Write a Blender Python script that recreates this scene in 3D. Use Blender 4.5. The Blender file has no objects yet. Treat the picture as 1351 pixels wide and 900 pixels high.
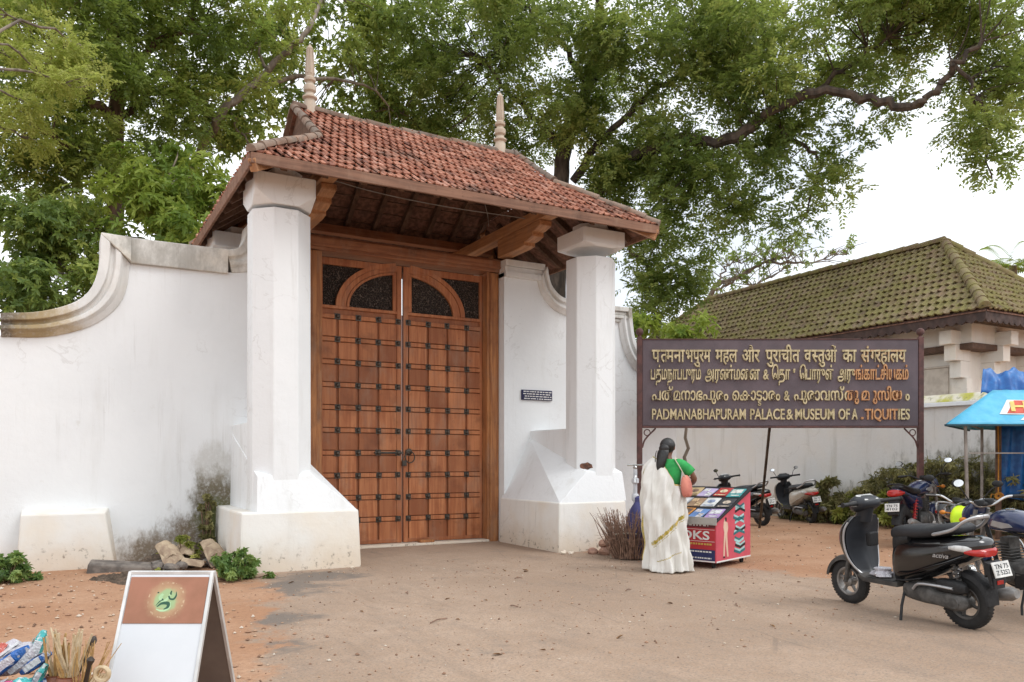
import bpy, bmesh, math, random
import numpy as np
from mathutils import Vector, Matrix
R = math.radians
sc = bpy.context.scene
col = sc.collection
# ------------------------------------------------------------------ camera
YAW = R(29.36)
cam = bpy.data.cameras.new('camera')
cam.lens = 28.2; cam.sensor_width = 36; cam.sensor_fit = 'HORIZONTAL'
cam.shift_y = 0.1147; cam.clip_end = 1500; cam.clip_start = 0.05
co = bpy.data.objects.new('camera', cam); col.objects.link(co)
co.location = (0, 0, 1.3); co.rotation_euler = (R(90), 0, -YAW)
sc.camera = co
# ------------------------------------------------------------------ sky and sun
SUN_ELEV, SUN_AZ = R(50), R(140)      # azimuth clockwise from +Y
world = bpy.data.worlds.new('World'); sc.world = world; world.use_nodes = True
nt = world.node_tree; bg = nt.nodes['Background']
sky = nt.nodes.new('ShaderNodeTexSky'); sky.sky_type = 'NISHITA'; sky.sun_disc = False
sky.sun_elevation = SUN_ELEV; sky.sun_rotation = SUN_AZ
tc = nt.nodes.new('ShaderNodeTexCoord')
sx = nt.nodes.new('ShaderNodeSeparateXYZ'); nt.links.new(tc.outputs['Generated'], sx.inputs[0])
mr = nt.nodes.new('ShaderNodeMapRange'); nt.links.new(sx.outputs['Z'], mr.inputs[0])
mr.inputs[1].default_value = 0; mr.inputs[2].default_value = 1; mr.inputs[3].default_value = 14.4; mr.inputs[4].default_value = 17.0
mp = nt.nodes.new('ShaderNodeMapping'); mp.inputs['Scale'].default_value = (1, 1, 3.2); nt.links.new(tc.outputs['Generated'], mp.inputs[0])
nz = nt.nodes.new('ShaderNodeTexNoise'); nz.inputs['Scale'].default_value = 2.2; nz.inputs['Detail'].default_value = 7; nt.links.new(mp.outputs[0], nz.inputs[0])
cr = nt.nodes.new('ShaderNodeValToRGB'); nt.links.new(nz.outputs[0], cr.inputs[0])
cr.color_ramp.elements[0].position = .30; cr.color_ramp.elements[0].color = (.57, .61, .67, 1)
cr.color_ramp.elements[1].position = .56; cr.color_ramp.elements[1].color = (.96, .982, 1, 1)
vm = nt.nodes.new('ShaderNodeVectorMath'); vm.operation = 'SCALE'; nt.links.new(cr.outputs[0], vm.inputs[0]); nt.links.new(mr.outputs[0], vm.inputs['Scale'])
mx = nt.nodes.new('ShaderNodeMixRGB'); mx.inputs[0].default_value = .93
nt.links.new(sky.outputs[0], mx.inputs[1]); nt.links.new(vm.outputs[0], mx.inputs[2]); nt.links.new(mx.outputs[0], bg.inputs[0])
bg.inputs[1].default_value = 0.1
sun = bpy.data.lights.new('sun', 'SUN'); sun.energy = 1.0; sun.angle = R(24); sun.color = (1, .985, .96)
so = bpy.data.objects.new('sun', sun); col.objects.link(so)
sd = Vector((math.sin(SUN_AZ)*math.cos(SUN_ELEV), math.cos(SUN_AZ)*math.cos(SUN_ELEV), math.sin(SUN_ELEV)))
so.rotation_euler = sd.to_track_quat('Z', 'Y').to_euler(); so.location = (10, -10, 20)
vs = sc.view_settings; vs.view_transform = 'Standard'; vs.look = 'None'; vs.exposure = 0.23; vs.gamma = 1; vs.use_curve_mapping = False
sc.cycles.max_bounces = 7; sc.cycles.transparent_max_bounces = 6

# ------------------------------------------------------------------ materials
class N:
    def __init__(s, name):
        s.m = bpy.data.materials.new(name); s.m.use_nodes = True
        s.t = s.m.node_tree; s.b = s.t.nodes['Principled BSDF']; s.out = s.t.nodes['Material Output']
        s._p = None
    def new(s, k): return s.t.nodes.new(k)
    def set(s, sock, v):
        if hasattr(v, 'is_output'): s.t.links.new(v, sock)
        elif isinstance(v, (tuple, list)) and len(v) == 3 and sock.type == 'RGBA': sock.default_value = (*v, 1)
        else: sock.default_value = v
    def pos(s):
        if not s._p: s._p = s.new('ShaderNodeNewGeometry')
        return s._p.outputs['Position']
    def obj(s): return s.new('ShaderNodeTexCoord').outputs['Object']
    def map(s, v, scale=(1, 1, 1), rot=(0, 0, 0), loc=(0, 0, 0)):
        n = s.new('ShaderNodeMapping'); s.set(n.inputs[0], v); n.inputs['Scale'].default_value = scale
        n.inputs['Rotation'].default_value = rot; n.inputs['Location'].default_value = loc; return n.outputs[0]
    def noise(s, scale=5, detail=5, vec=None, rough=.55, dist=0):
        n = s.new('ShaderNodeTexNoise'); s.set(n.inputs['Vector'], vec if vec is not None else s.pos())
        n.inputs['Scale'].default_value = scale; n.inputs['Detail'].default_value = detail
        n.inputs['Roughness'].default_value = rough; n.inputs['Distortion'].default_value = dist; return n.outputs[0]
    def vor(s, scale=5, vec=None, feature='F1', out=0, rnd=1):
        n = s.new('ShaderNodeTexVoronoi'); n.feature = feature; s.set(n.inputs['Vector'], vec if vec is not None else s.pos())
        n.inputs['Scale'].default_value = scale; n.inputs['Randomness'].default_value = rnd; return n.outputs[out]
    def ramp(s, f, stops):
        n = s.new('ShaderNodeValToRGB'); s.set(n.inputs[0], f); e = n.color_ramp.elements
        while len(e) < len(stops): e.new(.5)
        for i, (p, c) in enumerate(stops):
            e[i].position = p; e[i].color = (*c, 1) if isinstance(c, (tuple, list)) else (c, c, c, 1)
        return n.outputs[0]
    def step(s, f, a, b, lo=0., hi=1.):
        n = s.new('ShaderNodeMapRange'); n.interpolation_type = 'SMOOTHSTEP'; s.set(n.inputs[0], f)
        for i, v in zip((1, 2, 3, 4), (a, b, lo, hi)): n.inputs[i].default_value = v
        return n.outputs[0]
    def math(s, op, a, b=0.):
        n = s.new('ShaderNodeMath'); n.operation = op; s.set(n.inputs[0], a); s.set(n.inputs[1], b); return n.outputs[0]
    def mix(s, f, a, b, mode='MIX'):
        n = s.new('ShaderNodeMixRGB'); n.blend_type = mode; s.set(n.inputs[0], f); s.set(n.inputs[1], a); s.set(n.inputs[2], b); return n.outputs[0]
    def attr(s, name):
        n = s.new('ShaderNodeAttribute'); n.attribute_name = name; return n.outputs['Fac']
    def sep(s, v):
        n = s.new('ShaderNodeSeparateXYZ'); s.set(n.inputs[0], v); return n.outputs
    def bump(s, h, strength=.3, dist=.01):
        n = s.new('ShaderNodeBump'); s.set(n.inputs['Height'], h); n.inputs['Strength'].default_value = strength
        n.inputs['Distance'].default_value = dist; s.t.links.new(n.outputs[0], s.b.inputs['Normal'])
    def fin(s, c, rough=.7, metal=0., spec=.3):
        s.set(s.b.inputs['Base Color'], c); s.set(s.b.inputs['Roughness'], rough); s.set(s.b.inputs['Metallic'], metal)
        s.set(s.b.inputs['Specular IOR Level'], spec); return s.m
    def blob(s, c, r):
        "1 at the point c fading to 0 at r metres"
        n = s.new('ShaderNodeVectorMath'); n.operation = 'DISTANCE'; s.set(n.inputs[0], s.pos()); n.inputs[1].default_value = c
        return s.step(n.outputs['Value'], r, 0.)

def M(name, c, c2=None, scale=6, rough=.6, metal=0., spec=.35, bump=0., bscale=60, stretch=None, tint=None, coat=0.):
    n = N(name)
    if c2 is None: c2 = tuple(x*.72 for x in c)
    v = n.map(n.obj(), stretch) if stretch else n.obj()
    f = n.noise(scale, 6, v)
    out = n.mix(n.step(f, .35, .65), c2, c)
    if tint:
        out = n.mix(n.attr('tint'), out, tint)
    if bump: n.bump(n.noise(bscale, 4, v), bump, .01)
    if coat: n.b.inputs['Coat Weight'].default_value = coat; n.b.inputs['Coat Roughness'].default_value = .12
    r = n.step(n.noise(scale*2.3, 4, v), .3, .7, rough*.82, min(1, rough*1.18))
    return n.fin(out, r, metal, spec)

def whitewash(name, white=(.80, .82, .828), foot=0.0, foot_top=.55, blobs=(), damp=.25, cream=.0, grime=0.):
    n = N(name); p = n.pos(); z = n.sep(p)[2]
    big = n.noise(.9, 6, rough=.62); fine = n.noise(7, 8, rough=.7); streak = n.noise(3.2, 6, n.map(p, (1, 1, .13)), rough=.6)
    c = n.mix(n.step(big, .38, .68, 0, .55), white, tuple(x*y for x, y in zip(white, (.91, .915, .92))))
    c = n.mix(n.step(streak, .52, .76, 0, damp*1.25), c, (.50, .485, .44)); drip = n.math('MULTIPLY', n.step(n.noise(1.0, 6, n.map(p, (14, 14, .55)), rough=.7), .56, .74), n.step(n.noise(.8, 3), .46, .62, 0, damp*1.1)); c = n.mix(drip, c, (.36, .34, .30))
    c = n.mix(n.math('MULTIPLY', n.step(fine, .60, .74), n.step(big, .45, .6, 0, .38)), c, (.55, .53, .47))
    spots = n.math('MULTIPLY', n.step(n.noise(16, 5, rough=.7), .66, .76), n.step(n.noise(1.3, 3), .47, .60, 0, .62))
    c = n.mix(spots, c, (.33, .32, .29))
    vein = n.math('MULTIPLY', n.step(n.math('ABSOLUTE', n.math('SUBTRACT', n.noise(1.6, 5, dist=.6), .5)), .012, .002), n.step(n.noise(.7, 2), .5, .62, 0, .22))
    c = n.mix(vein, c, (.38, .36, .33))
    if cream: c = n.mix(n.step(n.noise(1.7, 4), .42, .7, 0, cream), c, (.74, .62, .46))
    if foot:
        zz = n.math('ADD', z, n.math('MULTIPLY', n.math('SUBTRACT', n.noise(3.5, 6), .5), .5))
        c = n.mix(n.step(zz, foot_top, 0., 0, foot*.8), c, (.62, .50, .37))
        edge = n.math('MULTIPLY', n.step(n.noise(13, 6, rough=.7), .56, .66), n.step(zz, foot_top*.75, .03))
        c = n.mix(n.math('MULTIPLY', edge, foot), c, (.22, .18, .14))
    for (bc, br, bcol, amt) in blobs:
        m = n.math('ADD', n.blob(bc, br), n.math('MULTIPLY', n.math('SUBTRACT', n.noise(5.5, 9, n.map(p, (1, 1, .5)), rough=.74), .5), 1.5))
        k = n.math('MULTIPLY', n.step(m, .30, .85, 0, amt), n.step(n.blob(bc, br), .02, .25)); c = n.mix(n.math('MULTIPLY', k, n.step(n.noise(24, 6, rough=.75), .25, .55, .45, 1.)), c, bcol)
    if grime: c = n.mix(n.step(n.noise(2.3, 7, n.map(p, (1, 1, .5)), rough=.7), .35, .62, 0, grime), c, (.16, .14, .11))
    n.bump(n.math('ADD', n.noise(14, 6, rough=.6), n.math('MULTIPLY', n.noise(90, 3), .25)), .35, .012)
    return n.fin(c, .88, 0, .2)

def dirt_color(n):
    p = n.pos()
    a = n.noise(1.1, 6, rough=.6); b = n.noise(22, 6, rough=.75); g = n.vor(55, feature='F1')
    c = n.mix(n.step(a, .35, .68), (.375, .205, .118), (.45, .275, .175))
    c = n.mix(n.step(b, .40, .66, 0, .65), c, (.30, .165, .10))
    c = n.mix(n.math('MULTIPLY', n.step(g, .22, .05), n.step(n.noise(6, 3), .5, .62)), c, (.62, .48, .36))
    c = n.mix(n.math('MULTIPLY', n.step(n.noise(130, 2), .60, .68), .5), c, (.16, .10, .07))
    return c, b
def mat_dirt():
    n = N('red_dirt'); c, b = dirt_color(n)
    n.bump(n.math('ADD', b, n.math('MULTIPLY', n.noise(90, 4), .5)), .6, .02)
    return n.fin(c, .95, 0, .1)
def mat_road():
    n = N('dusty_road'); d, b = dirt_color(n); p = n.pos()
    v = n.map(p, (1, 1, 1), (0, 0, R(20)))
    a = n.noise(.55, 7, rough=.6); f = n.noise(60, 4, rough=.8); g = n.noise(5, 8, rough=.7)
    c = n.mix(n.step(a, .36, .66), (.345, .243, .175), (.43, .312, .23))
    c = n.mix(n.step(g, .38, .68, 0, .6), c, (.345, .235, .16))
    c = n.mix(n.step(n.noise(1.7, 8, n.map(p, (1, .35, 1), (0, 0, R(-35))), rough=.7), .50, .70, 0, .45), c, (.215, .165, .13))
    c = n.mix(n.step(f, .44, .66, 0, .75), c, (.20, .165, .135)); c = n.mix(n.step(n.noise(28, 5, rough=.8), .56, .70, 0, .55), c, (.47, .40, .33)); c = n.mix(n.step(n.noise(11, 6, rough=.75), .55, .72, 0, .4), c, (.19, .15, .12))
    c = n.mix(n.math('MULTIPLY', n.step(n.vor(95), .20, .07), .55), c, (.50, .44, .38))
    spot = n.math('MULTIPLY', n.step(n.noise(2.6, 5), .60, .70), n.step(n.noise(.5, 2), .48, .6, 0, .45))
    c = n.mix(spot, c, (.20, .165, .135))
    crack = n.math('MULTIPLY', n.step(n.vor(.9, n.map(n.mix(.06, p, n.new('ShaderNodeTexNoise').outputs['Color']), (1, 1, 1)), 'DISTANCE_TO_EDGE'), .010, .003), n.step(n.noise(.8, 2), .54, .60, 0, .3))
    c = n.mix(crack, c, (.14, .115, .095))
    tr_ = n.noise(1.0, 4, n.map(p, (7, .35, 1), (0, 0, R(12))), rough=.6); c = n.mix(n.math('MULTIPLY', n.step(tr_, .54, .66), n.step(n.noise(.6, 3), .42, .6, 0, .30)), c, (.22, .165, .125))
    c = n.mix(n.step(n.noise(70, 3, rough=.85), .62, .72, 0, .8), c, (.10, .085, .07))
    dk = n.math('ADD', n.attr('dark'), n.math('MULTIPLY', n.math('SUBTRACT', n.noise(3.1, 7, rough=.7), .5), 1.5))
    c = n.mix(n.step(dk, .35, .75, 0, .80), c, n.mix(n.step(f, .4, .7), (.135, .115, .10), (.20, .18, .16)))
    e = n.math('ADD', n.attr('edge'), n.math('MULTIPLY', n.math('SUBTRACT', n.noise(1.9, 8, rough=.68), .5), 1.7))
    c = n.mix(n.step(e, .12, -.10), c, d)
    n.bump(n.math('ADD', n.math('MULTIPLY', f, .6), n.math('MULTIPLY', n.noise(160, 3), .6)), .45, .008)
    return n.fin(c, .93, 0, .15)

def mat_tile(name, cols, moss=None, mossamt=.4, dark=.5):
    n = N(name); t = n.attr('tint'); p = n.pos()
    c = n.ramp(t, [(i/(len(cols)-1), k) for i, k in enumerate(cols)])
    c = n.mix(n.step(n.noise(9, 7, rough=.7), .48, .70, 0, dark), c, (.075, .06, .05))
    c = n.mix(n.step(n.noise(1.6, 6, rough=.6), .50, .68, 0, dark*.9), c, (.10, .075, .06))
    c = n.mix(n.step(n.noise(38, 5), .62, .72, 0, .45), c, (.45, .36, .30))
    if moss:
        c = n.mix(n.step(n.noise(3.3, 8, rough=.7), .36, .60, 0, mossamt), c, moss[0])
        c = n.mix(n.step(n.noise(15, 7, rough=.75), .50, .68, 0, mossamt*.8), c, moss[1])
    n.bump(n.noise(45, 6, rough=.7), .5, .012)
    return n.fin(c, .9, 0, .2)

def mat_wood(name, a, b, dark, axis='z', tint=True, rough=.55, scale=1.0):
    n = N(name); p = n.pos()
    st = {'z': (22, 22, 1.3), 'x': (1.3, 22, 22), 'y': (22, 1.3, 22)}[axis]
    st = tuple(k*scale for k in st)
    g = n.noise(1.0, 8, n.map(p, st), rough=.62, dist=.6)
    c = n.mix(n.step(g, .34, .66), b, a)
    if tint:
        t = n.attr('tint')
        c = n.mix(n.step(t, .0, 1., .0, .72), c, n.mix(.55, b, dark)); c = n.mix(n.step(n.noise(.8, 5, rough=.6), .5, .68, 0, .35), c, tuple(min(1, x*1.25) for x in a))
    c = n.mix(n.step(n.noise(2.2, 6, rough=.65), .50, .75, 0, .55), c, dark); c = n.mix(n.step(n.noise(3.7, 7, n.map(p, (1, 1, .4)), rough=.7), .48, .70, 0, .38), c, (.33, .225, .16))
    c = n.mix(n.step(n.noise(11, 6, rough=.7), .60, .74, 0, .45), c, tuple(x*.4 for x in dark))
    n.bump(g, .3, .006)
    return n.fin(c, rough, 0, .3)

def mat_leaf(name, dark, mid, light, trans=.55, sheen=.35):
    n = N(name); t = n.attr('tint')
    c = n.ramp(t, [(0, dark), (.5, mid), (1, light)])
    n.set(n.b.inputs['Base Color'], c); n.b.inputs['Roughness'].default_value = .5; n.b.inputs['Specular IOR Level'].default_value = sheen
    tr = n.new('ShaderNodeBsdfTranslucent'); n.set(tr.inputs[0], n.mix(.5, c, (.40, .50, .09)))
    tr.inputs[0].default_value = tr.inputs[0].default_value
    ms = n.new('ShaderNodeMixShader'); ms.inputs[0].default_value = trans
    n.t.links.new(n.b.outputs[0], ms.inputs[1]); n.t.links.new(tr.outputs[0], ms.inputs[2]); n.t.links.new(ms.outputs[0], n.out.inputs[0])
    return n.m

# ------------------------------------------------------------------ mesh builder
class MB:
    def __init__(s): s.v = []; s.f = []; s.t = []; s.s = []
    def add(s, vs, fs, tint=0., smooth=False):
        o = len(s.v); s.v += [tuple(v) for v in vs]
        for f in fs: s.f.append([i+o for i in f]); s.t.append(tint); s.s.append(smooth)
        return s
    def box(s, x0, x1, y0, y1, z0, z1, tint=0.):
        return s.hexa([(x0, y0, z0), (x1, y0, z0), (x1, y1, z0), (x0, y1, z0), (x0, y0, z1), (x1, y0, z1), (x1, y1, z1), (x0, y1, z1)], tint)
    def hexa(s, v, tint=0.):
        return s.add(v, [(0, 3, 2, 1), (4, 5, 6, 7), (0, 1, 5, 4), (1, 2, 6, 5), (2, 3, 7, 6), (3, 0, 4, 7)], tint)
    def bar(s, a, b, w, h, up=(0, 0, 1), tint=0.):
        a, b = Vector(a), Vector(b); d = (b-a).normalized(); u = Vector(up); r = d.cross(u).normalized(); u = r.cross(d)
        v = []
        for p in (a, b):
            for i, j in ((-1, -1), (1, -1), (1, 1), (-1, 1)): v.append(p + r*i*w/2 + u*j*h/2)
        return s.add(v, [(0, 1, 2, 3), (7, 6, 5, 4), (0, 4, 5, 1), (1, 5, 6, 2), (2, 6, 7, 3), (3, 7, 4, 0)], tint)
    def rings(s, rings, cap=True, closed=True, tint=0., smooth=True, loop=False):
        n = len(rings[0]); vs = [p for r in rings for p in r]; fs = []
        m = len(rings); rng = range(m if loop else m-1)
        for i in rng:
            i2 = (i+1) % m
            for j in range(n if closed else n-1):
                k = (j+1) % n; fs.append((i*n+j, i*n+k, i2*n+k, i2*n+j))
        s.add(vs, fs, tint, smooth)
        if cap and not loop:
            o = len(s.v)-len(vs)
            s.f.append([o+j for j in range(n)][::-1]); s.t.append(tint); s.s.append(False)
            s.f.append([o+(m-1)*n+j for j in range(n)]); s.t.append(tint); s.s.append(False)
        return s
    def tube(s, pts, r, n=8, tint=0., loop=False, cap=True, flat=1.0):
        pts = [Vector(p) for p in pts]; m = len(pts)
        rr = r if isinstance(r, (list, tuple)) else [r]*m
        rings = []; u = None
        for i, p in enumerate(pts):
            if loop: d = pts[(i+1) % m]-pts[i-1]
            else: d = pts[min(i+1, m-1)]-pts[max(i-1, 0)]
            d.normalize()
            if u is None:
                u = Vector((0, 0, 1)) if abs(d.z) < .9 else Vector((1, 0, 0))
            u = (u-d*u.dot(d)).normalized(); w = d.cross(u)
            rings.append([p+(u*math.cos(a)*flat+w*math.sin(a))*rr[i] for a in [2*math.pi*k/n for k in range(n)]])
        return s.rings(rings, cap, True, tint, True, loop)
    def lathe(s, prof, c=(0, 0, 0), axis='z', n=24, tint=0., cap=True, smooth=True):
        rings = []
        for r, h in prof:
            ring = []
            for k in range(n):
                a = 2*math.pi*k/n; x, y = r*math.cos(a), r*math.sin(a)
                q = {'z': (x, y, h), 'y': (x, h, -y), 'x': (h, x, y)}[axis]
                ring.append((c[0]+q[0], c[1]+q[1], c[2]+q[2]))
            rings.append(ring)
        return s.rings(rings, cap, True, tint, smooth)
    def prism(s, poly, a0, a1, plane='xz', tint=0., smooth=False):
        "poly in a plane, extruded from a0 to a1 along the third axis"
        def P(u, v, w): return {'xz': (u, w, v), 'xy': (u, v, w), 'yz': (w, u, v)}[plane]
        n = len(poly)
        vs = [P(u, v, a0) for u, v in poly]+[P(u, v, a1) for u, v in poly]
        fs = [tuple(range(n)), tuple(range(2*n-1, n-1, -1))]
        s.add(vs, fs, tint)
        o = len(s.v)-2*n
        for i in range(n):
            j = (i+1) % n; s.f.append([o+i, o+n+i, o+n+j, o+j]); s.t.append(tint); s.s.append(smooth)
        return s
    def ell(s, c, r, nu=20, nv=12, tint=0.):
        rings = []
        for i in range(nv+1):
            a = math.pi*(i/nv)-math.pi/2; q = max(math.cos(a), 1e-3)
            rings.append([(c[0]+r[0]*q*math.cos(b), c[1]+r[1]*q*math.sin(b), c[2]+r[2]*math.sin(a)) for b in [2*math.pi*k/nu for k in range(nu)]])
        return s.rings(rings, True, True, tint, True)
    def xf(s, M4, start=0):
        s.v[start:] = [tuple(M4 @ Vector(v)) for v in s.v[start:]]; return s
    def build(s, name, mat, parent=None, bevel=0., seg=2, fix=True, sub=0, angle=40):
        me = bpy.data.meshes.new(name); v = s.v
        me.from_pydata(v, [], s.f)
        at = me.attributes.new('tint', 'FLOAT', 'FACE'); at.data.foreach_set('value', np.array(s.t, dtype=np.float32))
        me.polygons.foreach_set('use_smooth', np.array(s.s, dtype=bool))
        if fix:
            bm = bmesh.new(); bm.from_mesh(me); bmesh.ops.recalc_face_normals(bm, faces=bm.faces); bm.to_mesh(me); bm.free()
        if any(s.s): me.set_sharp_from_angle(angle=R(angle))
        me.materials.append(mat)
        o = bpy.data.objects.new(name, me); col.objects.link(o)
        if parent is not None: put(o, parent)
        if bevel:
            b = o.modifiers.new('bevel', 'BEVEL'); b.width = bevel; b.segments = seg; b.limit_method = 'ANGLE'; b.angle_limit = R(35)
        if sub:
            b = o.modifiers.new('sub', 'SUBSURF'); b.levels = sub; b.render_levels = sub
        return o
WORLD_SPACE = [False]
def put(o, parent):
    o.parent = parent
    if WORLD_SPACE[0]:      # mesh was written in world coordinates
        r = parent
        off = Vector((0, 0, 0))
        while r is not None: off += r.location; r = r.parent
        o.location = -off
def tag(o, label=None, cat=None, group=None, kind=None):
    if label: o['label'] = label
    if cat: o['category'] = cat
    if group: o['group'] = group
    if kind: o['kind'] = kind
    return o
def thing(name, label, cat, loc=(0, 0, 0), rz=0., group=None):
    o = bpy.data.objects.new(name, None); col.objects.link(o); o.location = loc; o.rotation_euler = (0, 0, rz)
    o.empty_display_size = .2
    return tag(o, label, cat, group)
def children(o): return [c for c in col.objects if c.parent == o]
def copy_tree(o, parent=None):
    c = o.copy(); col.objects.link(c)
    if parent is not None: c.parent = parent
    for ch in children(o): copy_tree(ch, c)
    return c
def arc(cx, cz, r, a0, a1, n=10): return [(cx+r*math.cos(R(a0+(a1-a0)*i/n)), cz+r*math.sin(R(a0+(a1-a0)*i/n))) for i in range(n+1)]
def bez(pts, n=12):
    "Catmull-Rom through points"
    P = [Vector(p) for p in pts]; P = [P[0]*2-P[1]]+P+[P[-1]*2-P[-2]]; out = []
    for i in range(1, len(P)-2):
        for k in range(n):
            t = k/n; a, b, c, d = P[i-1:i+3]
            out.append(.5*((2*b)+(c-a)*t+(2*a-5*b+4*c-d)*t*t+(3*b-a-3*c+d)*t**3))
    out.append(P[-2].copy()); return out
def text_mesh(body, ext=.0, off=0., shear=0.):
    c = bpy.data.curves.new('letters', 'FONT'); c.body = body; c.extrude = ext; c.offset = off; c.resolution_u = 4; c.shear = shear
    o = bpy.data.objects.new('letters', c); col.objects.link(o)
    dg = bpy.context.evaluated_depsgraph_get(); me = bpy.data.meshes.new_from_object(o.evaluated_get(dg))
    V = [tuple(v.co) for v in me.vertices]; F = [list(p.vertices) for p in me.polygons]
    bpy.data.objects.remove(o); bpy.data.curves.remove(c); bpy.data.meshes.remove(me)
    return V, F
def add_text(mb, body, w, h, org, right, up, ext=.012, off=.0, fitw=True, tint=None, shear=0., base=None, ref=None):
    "letters in a w x h box whose lower left is org, standing ext proud along right x up"
    V, F = text_mesh(body, 1., off, shear)
    if not V: return
    A = np.array(V); mn, mx_ = A.min(0), A.max(0)
    right, up, org = Vector(right), Vector(up), Vector(org); nrm = right.cross(up)
    z0, z1 = (mn[1], mx_[1]) if ref is None else ref
    sz = h/(z1-z0); sxx = w/(mx_[0]-mn[0]) if fitw else sz
    vs = [org+right*((v[0]-mn[0])*sxx)+up*((v[1]-z0)*sz)+nrm*((v[2]+1)*.5*ext) for v in V]
    if tint is None: mb.add(vs, F, 0.)
    else:
        o = len(mb.v); mb.v += [tuple(v) for v in vs]
        for f in F:
            xm = sum((V[i][0]-mn[0]) for i in f)/len(f)/(mx_[0]-mn[0])
            mb.f.append([i+o for i in f]); mb.t.append(tint(xm)); mb.s.append(False)
rng = random.Random(7)
# ================================================================== SETTING
m_dirt = mat_dirt(); m_road = mat_road()
def grid_sheet(name, x0, x1, y0, y1, st, z, mat, fn=None):
    xs = np.arange(x0, x1+st/2, st); ys = np.arange(y0, y1+st/2, st); X, Y = np.meshgrid(xs, ys)
    V = np.stack([X.ravel(), Y.ravel(), np.full(X.size, z)], 1); nx, ny = len(xs), len(ys)
    i = (np.arange(ny-1)[:, None]*nx+np.arange(nx-1)[None]).ravel(); F = np.stack([i, i+1, i+nx+1, i+nx], 1)
    me = bpy.data.meshes.new(name); me.vertices.add(len(V)); me.vertices.foreach_set('co', V.astype(np.float32).ravel())
    me.loops.add(F.size); me.loops.foreach_set('vertex_index', F.ravel().astype(np.int32)); me.polygons.add(len(F))
    me.polygons.foreach_set('loop_start', np.arange(0, F.size, 4, dtype=np.int32)); me.update(calc_edges=True)
    if fn:
        for k, a in fn(V).items(): me.attributes.new(k, 'FLOAT', 'POINT').data.foreach_set('value', a.astype(np.float32))
    me.polygons.foreach_set('use_smooth', np.ones(len(F), dtype=bool))
    me.materials.append(mat); o = bpy.data.objects.new(name, me); col.objects.link(o); return o
gb = MB(); gb.add([(-400, -400, 0), (400, -400, 0), (400, 400, 0), (-400, 400, 0)], [(0, 1, 2, 3)])
tag(gb.build('ground', m_dirt), kind='structure')
ROAD = [(.75, -4), (.85, 4.0), (.96, 4.81), (1.28, 5.73), (1.55, 7.2), (1.86, 8.75), (2.0, 9.5), (2.0, 11.5), (3.0, 40), (6.2, 40), (6.3, 9.4), (7.0, 8.2), (7.1, 6.9), (7.15, 5.9), (8.1, 5.1), (8.9, 4.2), (14, 1.8), (20, -4)]
def inside_dist(V):
    P = np.array(ROAD); Q = np.roll(P, -1, 0); x, y = V[:, 0], V[:, 1]
    d = np.full(len(V), 1e9); ins = np.zeros(len(V), bool)
    for (ax, ay), (bx, by) in zip(P, Q):
        t = np.clip(((x-ax)*(bx-ax)+(y-ay)*(by-ay))/((bx-ax)**2+(by-ay)**2), 0, 1)
        d = np.minimum(d, np.hypot(x-ax-t*(bx-ax), y-ay-t*(by-ay)))
        c = ((ay > y) != (by > y)); xx = ax+(y-ay)*(bx-ax)/np.where(by == ay, 1e-9, by-ay); ins ^= c & (x < xx)
    g = lambda cx, cy, r: np.clip(1-np.hypot((x-cx), (y-cy))/r, 0, 1)
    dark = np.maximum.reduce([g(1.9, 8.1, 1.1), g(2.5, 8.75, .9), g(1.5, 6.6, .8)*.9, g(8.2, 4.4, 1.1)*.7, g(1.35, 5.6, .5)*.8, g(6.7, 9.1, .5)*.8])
    return {'edge': np.where(ins, d, -d), 'dark': dark}
tag(grid_sheet('road', -1.2, 16, -4, 20, .12, .004, m_road, inside_dist), kind='structure')

# ================================================================== WALLS
WORLD_SPACE[0] = True
m_wallL = whitewash('whitewash_left', foot=.55, foot_top=.45, damp=.22, blobs=[
    ((1.5, 10.95, .15), .95, (.20, .155, .11), 1.0), ((1.0, 10.95, .0), .75, (.23, .18, .13), 1.0), ((1.80, 10.95, .75), .75, (.16, .135, .09), 1.0), ((1.80, 10.9, .45), .6, (.12, .14, .045), .9), ((1.75, 10.95, 1.25), .55, (.36, .33, .27), .4)])
m_coping = whitewash('stained_coping', white=(.74, .73, .69), damp=.75, cream=.4, grime=.55)
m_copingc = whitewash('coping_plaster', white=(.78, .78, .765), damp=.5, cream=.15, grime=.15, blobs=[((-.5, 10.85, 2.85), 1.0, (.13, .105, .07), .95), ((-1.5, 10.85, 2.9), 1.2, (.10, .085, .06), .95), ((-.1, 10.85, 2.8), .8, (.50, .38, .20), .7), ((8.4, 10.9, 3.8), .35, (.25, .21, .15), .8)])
m_wallR = whitewash('whitewash_right', foot=.35, foot_top=.5, damp=.18)
m_plinth = whitewash('plinth_wash', white=(.79, .775, .735), foot=.85, foot_top=.50, damp=.3, cream=.35)
m_pillar = whitewash('pillar_wash', white=(.79, .805, .81), damp=.3)
def coping(mb, outer, inner, y, proud=.13, back=.36):
    prof = [(0, back), (0, -proud), (.30, -proud), (.36, -proud*.55), (.46, -proud*.45), (.52, -proud*.85), (.68, -proud*.9), (.80, -proud*.5), (1.0, -.02), (1.0, back)]
    rings = []
    for (ox, oz), (ix, iz) in zip(outer, inner): rings.append([(ox+(ix-ox)*t, y+dy, oz+(iz-oz)*t) for t, dy in prof])
    mb.rings(rings, True, True, 0, False)
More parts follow.
